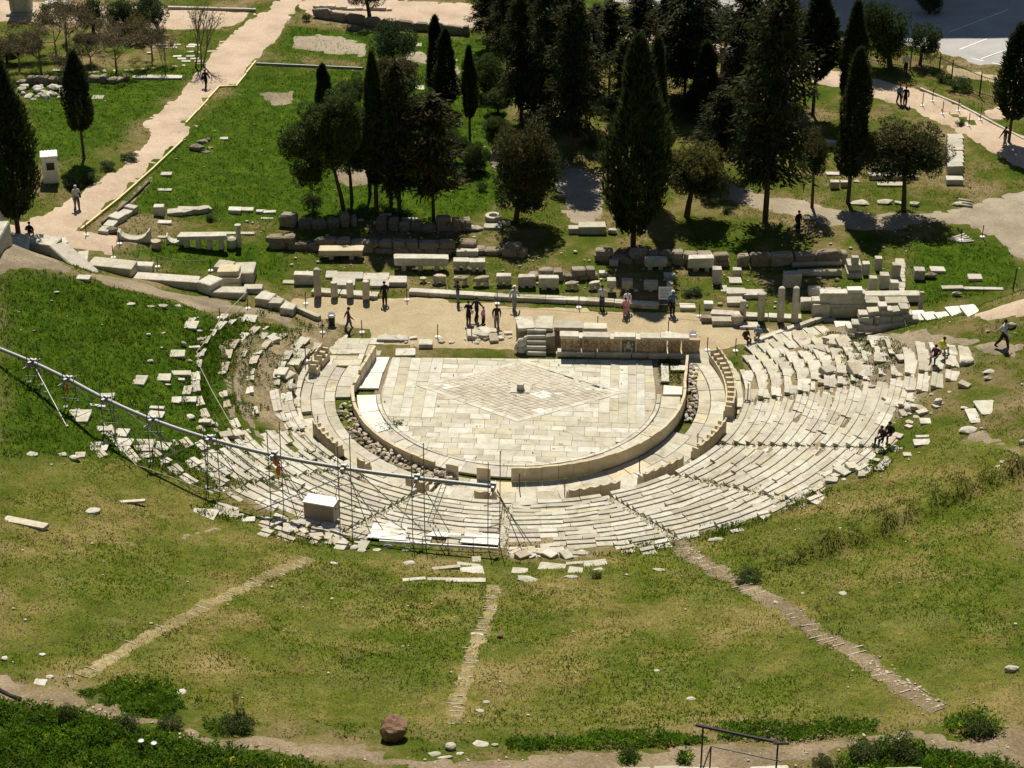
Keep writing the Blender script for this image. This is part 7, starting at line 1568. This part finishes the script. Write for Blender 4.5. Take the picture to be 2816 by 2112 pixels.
# railing and blocks at the foot of the picture
rl = thing('viewing_rail', 'dark steel handrail on posts at the foot of the picture', 'railing', G(1925, 2150)); ro_ = np.array(rl.location)
pts = []
for u, vt, vb in ((1925, 1998, 2150), (2128, 2042, 2190)):
    p = G(u, vb); h = height_to(p, vt); pts.append(p+np.array([0, 0, h])); mb = MB(); mb.tube(p-ro_, p-ro_+np.array([0, 0, h]), .035, n=8); mb.build('post', 'dark_steel', rl)
d = pts[1]-pts[0]; mb = MB(); mb.tube(pts[0]-d*.10-ro_, pts[1]+d*.06-ro_, .065, n=8); mb.build('handrail', 'dark_steel', rl)
for u, vt, vb in ((1949, 2052, 2160),):
    p = G(u, vb); h = height_to(p, vt); q = p+np.array([0, 0, h]); mb = MB(); mb.tube(p-ro_, q-ro_, .03, n=8); mb.build('post', 'dark_steel', rl)
    mb = MB(); mb.tube(q-ro_, q-ro_+d*.95, .028, n=8); mb.build('lower_bar', 'steel_tube', rl); p2 = G(1915, 2165); mb = MB(); mb.tube(q-ro_, p2-ro_, .028, n=8); mb.build('side_bar', 'steel_tube', rl)
mb = MB(); e = pts[1]+d*.06-ro_; mb.tube(e-np.array([.35, 0, 0]), e+np.array([.25, 0, 0]), .05, n=8); mb.build('end_bar', 'dark_steel', rl)
for u0, u1, v0, lb in ((1695, 1790, 2096, 'left pale block at the bottom edge'), (1795, 1865, 2090, 'second pale block at the bottom edge'), (1862, 1975, 2095, 'third pale block at the bottom edge beside the rail'), (2060, 2165, 2092, 'pale block at the bottom edge behind the rail post'), (2210, 2262, 2106, 'small pale block at the bottom edge right of the rail'), (2300, 2345, 2100, 'upright pale stone at the bottom edge'), (2355, 2390, 2098, 'narrow pale stone at the bottom edge'), (2430, 2495, 2096, 'large pale slab at the bottom right edge'), (2490, 2530, 2094, 'pale slab end at the bottom right edge')):
    p = G((u0+u1)/2, 2150); s = ppm(p); h = max(.3, height_to(p, v0+12)); block('stone_block', M, (p[0], p[1]-.3, p[2]), ((u1-u0)/s, .7, h), random.uniform(-.1, .1), None, .03)
    tag(bpy.data.objects[-1] if False else [o for o in COL.objects if o.name.startswith('stone_block')][-1], lb, B)
def flood(x, y, lb):
    t = thing('floodlight', lb, 'floodlight', G(*Q('s5', x, y+60)), 0, 'floodlights in the weeds'); mb = MB(); mb.lathe((0, 0, .25), [(.04, 0), (.11, .04), (.13, .12), (.12, .13), (.03, .11)], 14); mb.build('lamp', 'galvanised', t, smooth=True); mb = MB(); mb.tube((0, 0, 0), (0, 0, .3), .04); mb.build('stand', 'post_metal', t)
flood(1225, 1430, 'left one of two pale round floodlights in the weeds'); flood(1335, 1445, 'right one of two pale round floodlights in the weeds')
pts = [G(*Q('s5', x, y), .12) for x, y in ((-60, 950), (0, 985), (90, 1035), (175, 1062))]; mb = MB(); mb.line([q-pts[0] for q in pts], .09, 8); tag(mb.build('dark_hose', 'dark_steel', None, pts[0]), 'dark hose lying on the upper walk at the left edge', 'hose')
drape('hole', [Q('s1', 1510, 1505), Q('s1', 1660, 1460), Q('s1', 1800, 1430), Q('s1', 1930, 1395), Q('s1', 1900, 1440), Q('s1', 1770, 1475), Q('s1', 1640, 1505), Q('s1', 1540, 1525)], 'slope_earth', .03, .5, .05)

# ================================================================== FENCE, HUT, ROAD
fc_ = thing('iron_fence', 'dark iron railing fence along the road at upper right', 'fence', G(*Q('4', 920, 455))); fo = np.array(fc_.location)
def fence_run(px, post_px):
    W = [G(*Q('4', *q)) for q in px]
    for a, b2 in zip(W[:-1], W[1:]):
        L = np.linalg.norm((b2-a)[:2]); k = int(L/.16); mb = MB(); an = math.atan2(b2[1]-a[1], b2[0]-a[0]); c_ = (a+b2)/2
        for zz in (.25, 1.75):
            mb2 = MB(); mb2.tube(a-fo+np.array([0, 0, zz]), b2-fo+np.array([0, 0, zz]), .03); mb2.build('rail', 'dark_steel', fc_)
        for j in range(k):
            q = a+(b2-a)*(j+.5)/k-fo; q[2] = float(tz(q[0]+fo[0], q[1]+fo[1]))-fo[2]; mbp = MB(); mbp.tube((q[0], q[1], q[2]), (q[0], q[1], q[2]+1.85), .014, n=3); mbp.build('bar', 'dark_steel', fc_)
    for q in post_px: p = G(*Q('4', *q))-fo; mb = MB(); mb.tube(p, p+np.array([0, 0, 2.2]), .05); mb.build('post', 'dark_steel', fc_)
fence_run([(640, 400), (920, 455), (1105, 500), (1370, 620), (1659, 700)], [(920, 455), (1105, 500), (1185, 545), (1370, 622)])
hut = thing('dark_hut', 'dark timber hut in the shade of the conifers at the top', 'hut', G(*Q('3', 1470, 590))); mb = MB(); mb.box((0, 1.0, 1.5), (2.9, 2.4, 3.0)); mb.build('walls', 'bark', hut); mb = MB(); mb.box((0, 1.0, 3.1), (3.3, 2.8, .2), 0, .8); mb.build('roof', 'dark_steel', hut); mb = MB(); mb.box((.4, -.22, 1.0), (.9, .05, 2.0)); mb.build('door', 'dark_steel', hut)
def road_mark(a, b2, wd, name='road_marking'):
    A, Bq = G(*Q('4', *a), .058), G(*Q('4', *b2), .058); d = Bq-A; nn = np.array([-d[1], d[0], 0]); nn = nn/np.linalg.norm(nn)*wd/2; o = (A+Bq)/2
    kind(obj(name, mesh(name, [tuple(q-o) for q in (A-nn, Bq-nn, Bq+nn, A+nn)], [(0, 1, 2, 3)], 'white_paint'), None, None, o), 'structure')
for a, b2 in (((1240, 320), (1420, 250)), ((1380, 380), (1640, 290)), ((1310, 375), (1560, 430)), ((1170, 210), (1560, 60))): road_mark(a, b2, .11)
drape('road_verge', [Q('4', 1110, 420), Q('4', 1300, 450), Q('4', 1480, 480), Q('4', 1659, 500), Q('4', 1659, 560), Q('4', 1480, 540), Q('4', 1200, 500)], 'terrace_earth', .05, .8, .08)
drape('side_path', [Q('4', 1370, 735), Q('4', 1520, 670), Q('4', 1659, 690), Q('4', 1659, 740), Q('4', 1480, 790)], 'path_gravel', .058, .8, .03)
edge_run('path_kerb', 'low stone kerb along the upper edge of the right path', [Q('4', 985, 580), Q('4', 1250, 690), Q('4', 1659, 905)], .2, .18, 'grey_stone')
drape('planted_strip', [Q('4', 1010, 680), Q('4', 1100, 690), Q('4', 1250, 750), Q('4', 1390, 800), Q('4', 1330, 830), Q('4', 1180, 760)], 'meadow', .065, .6, .05)
fr = thing('leaning_frame', 'thin pale frame leaning in the grass at the right edge', 'frame', G(*Q('8', 1610, 470)))
for dx in (-.25, .25): mb = MB(); mb.tube((dx, 0, 0), (dx*.3, .3, 1.6), .05); mb.build('leg', 'concrete_white' if dx > 0 else 'bark', fr)

bb = rock_mesh(990, 3, .2, 1.0); bb.materials.append(MATS['brown_boulder']); p = G(*Q('s6', 1200, 1440))
tag(obj('boulder', bb, None, None, (p[0], p[1]+.5, p[2]-.15), (0.1, 0, .5), (1.3, 1.2, 1.45)), 'big round brown boulder at the edge of the upper walk', 'boulder')
# unseen building added beyond the top edge, put there to shade the road
shade_bld = thing('shade_building', 'unseen building added beyond the road at upper right to cast shade on it', 'building', (37, 84, 0)); mb = MB(); mb.box((0, 6, 12), (23, 12, 24)); mb.build('wall', 'concrete_white', shade_bld)
for fl in range(6):
    for k in range(7): mb = MB(); mb.box((-9.6+k*3.2, -.03, 2.2+fl*3.7), (1.4, .1, 1.7)); mb.build('window', 'dark_glass', shade_bld)

SHEETS.append(('dry_bank', poly_w([(2060, 1535), (2000, 1500), (2150, 1430), (2330, 1345), (2480, 1290), (2600, 1240), (2720, 1265), (2816, 1235), (2816, 1280), (2690, 1330), (2560, 1390), (2450, 1440), (2330, 1488), (2200, 1528)])))   # drier turf here

# ================================================================== GRASS AND WEEDS
_hs = np.random.default_rng(99).uniform(0, 1, (256, 256))
def vnoise(x, y, scale, oct=3):
    out = 0; amp = 1; tot = 0
    for k in range(oct):
        u = x/scale+37.2*k; v = y/scale-11.7*k; i = np.floor(u).astype(int); j = np.floor(v).astype(int); fu = u-i; fv = v-j; fu = fu*fu*(3-2*fu); fv = fv*fv*(3-2*fv)
        a = _hs[i % 256, j % 256]; b_ = _hs[(i+1) % 256, j % 256]; c_ = _hs[i % 256, (j+1) % 256]; d = _hs[(i+1) % 256, (j+1) % 256]
        out = out+amp*(a*(1-fu)*(1-fv)+b_*fu*(1-fv)+c_*(1-fu)*fv+d*fu*fv); tot += amp; amp *= .55; scale *= .5
    return out/tot
def blocked(x, y):
    """1 where nothing grows, smaller where growth is thin"""
    k = np.zeros(x.shape); r = np.hypot(x, y)
    for nme, W in SHEETS:
        f = {'earth_bank': .88, 'earth_strip': .95, 'dirt_patch': .55, 'dry_bank': .0, 'upper_walk': .94, 'dirt_track': .95, 'ditch': .8, 'planted_strip': 0, 'dirt_path': .93, 'hole': .5, 'stage_terrace': .992}.get(nme, 1.0)
        k = np.maximum(k, np.where(inside(W, x, y), f, 0))
    k = np.where((r < 14.4) & (y < 4.9), 1.0, k); k = np.where((r < 13.6) & (y < 8), np.maximum(k, .97), k)
    for W in DENSE: k = np.maximum(k, np.where(inside(W, x, y), .97, 0))
    return k
def sow(n, x0, x1, y0, y1, seed):
    rs = np.random.default_rng(seed); x = rs.uniform(x0, x1, n); y = rs.uniform(y0, y1, n); z = tz(x, y); u, v = proj(np.stack([x, y, z], 1)); k = (u > -160) & (u < 2980) & (v > -120) & (v < 2330)
    x, y, z = x[k], y[k], z[k]; b_ = blocked(x, y); k = rs.uniform(0, 1, len(x)) > b_; return x[k], y[k], z[k], rs
def zone(polys, x, y):
    k = np.zeros(x.shape, bool)
    for p in polys: k |= inside(p, x, y)
    return k
def tufts(name, x, y, z, L, W, T, rs, per=3, lean=.55, spread=.06):
    n = len(x); x = np.repeat(x, per)+rs.normal(size=n*per)*spread; y = np.repeat(y, per)+rs.normal(size=n*per)*spread; z = np.repeat(z, per)
    D = np.stack([rs.normal(size=n*per)*lean, rs.normal(size=n*per)*lean, np.ones(n*per)], 1); Lr = np.repeat(L, per)*rs.uniform(.55, 1.25, n*per); Wr = np.repeat(W, per)*rs.uniform(.6, 1.3, n*per)
    V, F = leaf_tris(np.stack([x, y, z-.02], 1), D, Lr, Wr, rs); Tc = np.repeat(T, per, 0)*rs.uniform(.75, 1.25, (n*per, 1))
    return kind(obj(name, np_mesh(name, V, F, 'grass_blade', Tc)), 'stuff')
def lerp(a, b_, t): return np.asarray(a)*(1-t[:, None])+np.asarray(b_)*t[:, None]
G1, G2, G3 = (.042, .092, .004), (.075, .135, .006), (.022, .052, .003); ST1, ST2 = (.33, .265, .115), (.19, .155, .045); BR = (.10, .07, .032)
# mown slope: short, patchy, straw among green
x, y, z, rs = sow(330000, -48, 48, -56, -4, 5); k = zone(DRY, x, y) & (np.hypot(x, y) > 19); x, y, z = x[k], y[k], z[k]
p1 = vnoise(x, y, 5.0, 4); p2 = vnoise(x+50, y, 1.1, 3); p1 = .5+(p1-.5)*1.9; t = np.clip((p1*.8+p2*.35-.46)*2.6, 0, 1); T = lerp(G2, ST1, t); b3 = np.clip((vnoise(x-20, y+9, 2.6, 4)-.57)*9, 0, 1); T = T*(1-b3[:, None]*.75)+np.asarray(BR)*b3[:, None]*.75
bk3 = inside([W for q, W in SHEETS if q == 'dry_bank'][0], x, y)*rs.uniform(.3, 1, len(x)); T = T*(1-bk3[:, None]*.7)+np.asarray((.14, .10, .05))*bk3[:, None]*.7; T = T*(.45+1.1*vnoise(x, y, .45, 2))[:, None]; L = .06+.09*np.clip(1-t, 0, 1)*vnoise(x, y, 1.6, 2)+.05*rs.uniform(0, 1, len(x))
tufts('mown_grass', x, y, z, L, np.full(len(x), .055), T, rs, 2, .8)
# lush grass of the left wing and the meadows
x, y, z, rs = sow(420000, -58, 58, -56, 92, 6); k = zone(LUSH, x, y); dn = np.where(y > 15, .45, 1.0); k &= rs.uniform(0, 1, len(x)) < dn; x, y, z = x[k], y[k], z[k]
p1 = vnoise(x, y, 3.2, 3); p2 = vnoise(x+9, y+70, .8, 2); t = np.clip((p1+.5*p2-.55)*2.2, 0, 1); T = lerp(G3, G2, t); s3 = rs.uniform(0, 1, len(x)) < .05; T[s3] = ST2; T = T*(.5+1.0*vnoise(x, y, .9, 2))[:, None]; L = .07+.24*np.clip(p2*p1*2.2, 0, 1)
tufts('meadow_grass', x, y, z, L, np.full(len(x), .06), T, rs, 3, .5)
# everywhere else: thin grass with bare ground between
x, y, z, rs = sow(330000, -60, 60, -56, 92, 7); k = ~zone(LUSH, x, y) & ~zone(DRY, x, y); p1 = vnoise(x, y, 4.5, 4); k &= p1+.18*(vnoise(x, y, .9, 2)-.5) > np.where((y > 9) & (y < 27), .50, .45); x, y, z, p1 = x[k], y[k], z[k], p1[k]
T = lerp(G2, G1, vnoise(x, y, 2.0, 2)); T = lerp(T, ST2, np.clip((.56-p1)*5, 0, 1)); tufts('thin_grass', x, y, z, .06+.12*vnoise(x, y, 1.2, 2), np.full(len(x), .06), T, rs, 3, .6)
# weeds in the joints of the seats
x, y, z, rs = sow(10, -1, 1, -1, 1, 8)
rs = np.random.default_rng(8); n = 110000; x = rs.uniform(-32, 32, n); y = rs.uniform(-26, 12, n); r = np.hypot(x, y); k = zone(DENSE+SPARSE, x, y) & (r > 14.2); p1 = vnoise(x, y, 2.3, 3); a = np.degrees(np.arctan2(y, x)); a = np.where(a > 40, a-360, a)
near_aisle = np.min([np.abs(a-q)*np.pi/180*r for q in AISLES], axis=0) < .36; left = x < -9
fr_ = ((r-R0) % DR)/DR; joint = (fr_ > .88) | (fr_ < .05)
keep = (joint & (p1 > np.where(left, .50, .63))) | (near_aisle & (rs.uniform(0, 1, n) < .35)) | (left & (p1 > .56)) | (zone(SPARSE, x, y) & (p1 > .48)); k &= keep & (rs.uniform(0, 1, n) < .8); x, y = x[k], y[k]; z = tz(x, y)+.10
T = lerp(G3, G2, rs.uniform(0, 1, len(x))); tufts('joint_weeds', x, y, z, rs.uniform(.08, .26, len(x)), np.full(len(x), .06), T, rs, 3, .6, .05)
# rank weeds at the foot of the picture, along the bank and round the ruins
WEED = [poly_w(p) for p in ([(0, 1935), (120, 1945), (240, 1965), (420, 2020), (600, 2062), (760, 2085), (900, 2112), (900, 2200), (-80, 2200), (-80, 1925)], [(215, 1910), (300, 1880), (470, 1885), (505, 1940), (480, 1965), (400, 1968), (330, 1955)], [(560, 1990), (700, 1985), (690, 2020), (590, 2025)],
    [(1400, 2035), (1700, 2020), (1850, 2020), (2000, 1995), (2180, 2000), (2330, 1990), (2420, 1990), (2400, 2015), (2200, 2040), (1950, 2040), (1700, 2058), (1400, 2060)], [(2580, 1975), (2700, 1965), (2760, 2010), (2740, 2035), (2620, 2020)], [(2300, 2095), (2380, 2055), (2480, 2040), (2560, 2065), (2720, 2080), (2816, 2130), (2816, 2200), (2300, 2200)], [(1700, 2075), (1760, 2075), (1750, 2105), (1705, 2105)], [(1860, 2090), (1900, 2075), (1905, 2110), (1870, 2112)])]
rs = np.random.default_rng(12)
def weeds(polys, n, lo, hi, T0, T1, name, wd=.09, seed=3):
    rs = np.random.default_rng(seed); xs_ = []; ys_ = []
    for p in polys:
        a0, b0 = p.min(0); a1, b1 = p.max(0); m_ = int(n*(a1-a0)*(b1-b0)); x = rs.uniform(a0, a1, m_); y = rs.uniform(b0, b1, m_); k = inside(p, x, y); xs_.append(x[k]); ys_.append(y[k])
    x = np.concatenate(xs_); y = np.concatenate(ys_); p1 = vnoise(x, y, 1.1, 2); k = p1 > .25; x, y, p1 = x[k], y[k], p1[k]; z = tz(x, y); hh = lo+(hi-lo)*np.clip((p1-.3)*2, 0, 1)
    z = z+hh*rs.uniform(0, .75, len(x)); T = lerp(T0, T1, np.clip(vnoise(x+5, y, .7, 2)*1.4-.2, 0, 1)); fl = rs.uniform(0, 1, len(x)) < .012; T[fl] = (.55, .42, .03)
    return tufts(name, x, y, z, rs.uniform(.10, .22, len(x)), np.full(len(x), wd), T, rs, 3, 1.3, .08)
weeds(WEED, 120, .15, .75, (.045, .095, .006), (.120, .225, .012), 'rank_weeds')
BERMW = BERM[:-1]
bm_poly = []
for (x0, y0), (x1, y1) in zip(BERM[:-1], BERM[1:]):
    d = np.array([x1-x0, y1-y0]); nn = np.array([-d[1], d[0]])/np.linalg.norm(d); bm_poly.append(np.array([np.array([x0, y0])-nn*.9, np.array([x1, y1])-nn*.9, np.array([x1, y1])+nn*.3, np.array([x0, y0])+nn*.3]))
weeds(bm_poly, 30, .0, .2, (.05, .06, .008), (.13, .125, .03), 'bank_weeds', .06, 4)
for u, v, rx, ry, lb in ((190, 1985, 30, 42, 'dark bushy weed standing at the edge of the upper walk at left'), (655, 2005, 56, 36, 'leafy bush beside the upper walk with a thin sapling'), (2385, 2085, 60, 42, 'round dark bush at the bottom right of the upper walk'), (2490, 2080, 62, 44, 'second round dark bush at the bottom right'), (2690, 2010, 48, 34, 'bush at the foot of the right stair'), (1725, 2092, 30, 34, 'spiky dark bush above the bottom pale blocks'), (1878, 2098, 22, 30, 'small leafy bush beside the rail'), (2265, 2105, 36, 26, 'low bush behind the rail post'), (470, 2000, 40, 26, 'low leafy bush along the left part of the upper walk'), (345, 2000, 46, 30, 'broad weed clump by the floodlights'), (2055, 1600, 46, 26, 'low green bush with stones right of the right stair'), (1640, 1590, 18, 14, 'tiny dark bush on the dry slope')):
    shrub(u, v, rx, ry, lb, me=random.choice(SH))
p = G(650, 1985); t = thing('sapling', 'thin young sapling rising from the leafy bush', 'sapling', p); h = height_to(p, 1895); obj('branches', TS[0], None, t, None, None, (h*.35, h*.35, h)); obj('foliage', TS[1], None, t, None, None, (h*.35, h*.35, h))

# tufts growing in the orchestra joints and in the gap by the right end of the parapet
rs = np.random.default_rng(21); xs_ = [rs.normal(at_z(1072, 1168, 0)[0], .45, 160), rs.uniform(9.1, 10.5, 260), rs.uniform(-8.5, 8.5, 70)]; ys_ = [rs.normal(at_z(1072, 1168, 0)[1], .35, 160), rs.uniform(1.1, 4.2, 260), rs.uniform(-8, 4.2, 70)]
x = np.concatenate(xs_); y = np.concatenate(ys_); k = np.hypot(x, y) < 10.4+np.clip(y, 0, 3); x, y = x[k], y[k]; T = lerp(G3, G2, rs.uniform(0, 1, len(x))); tufts('joint_grass', x, y, np.full(len(x), .01), rs.uniform(.05, .16, len(x)), np.full(len(x), .06), T, rs, 4, .7, .05)
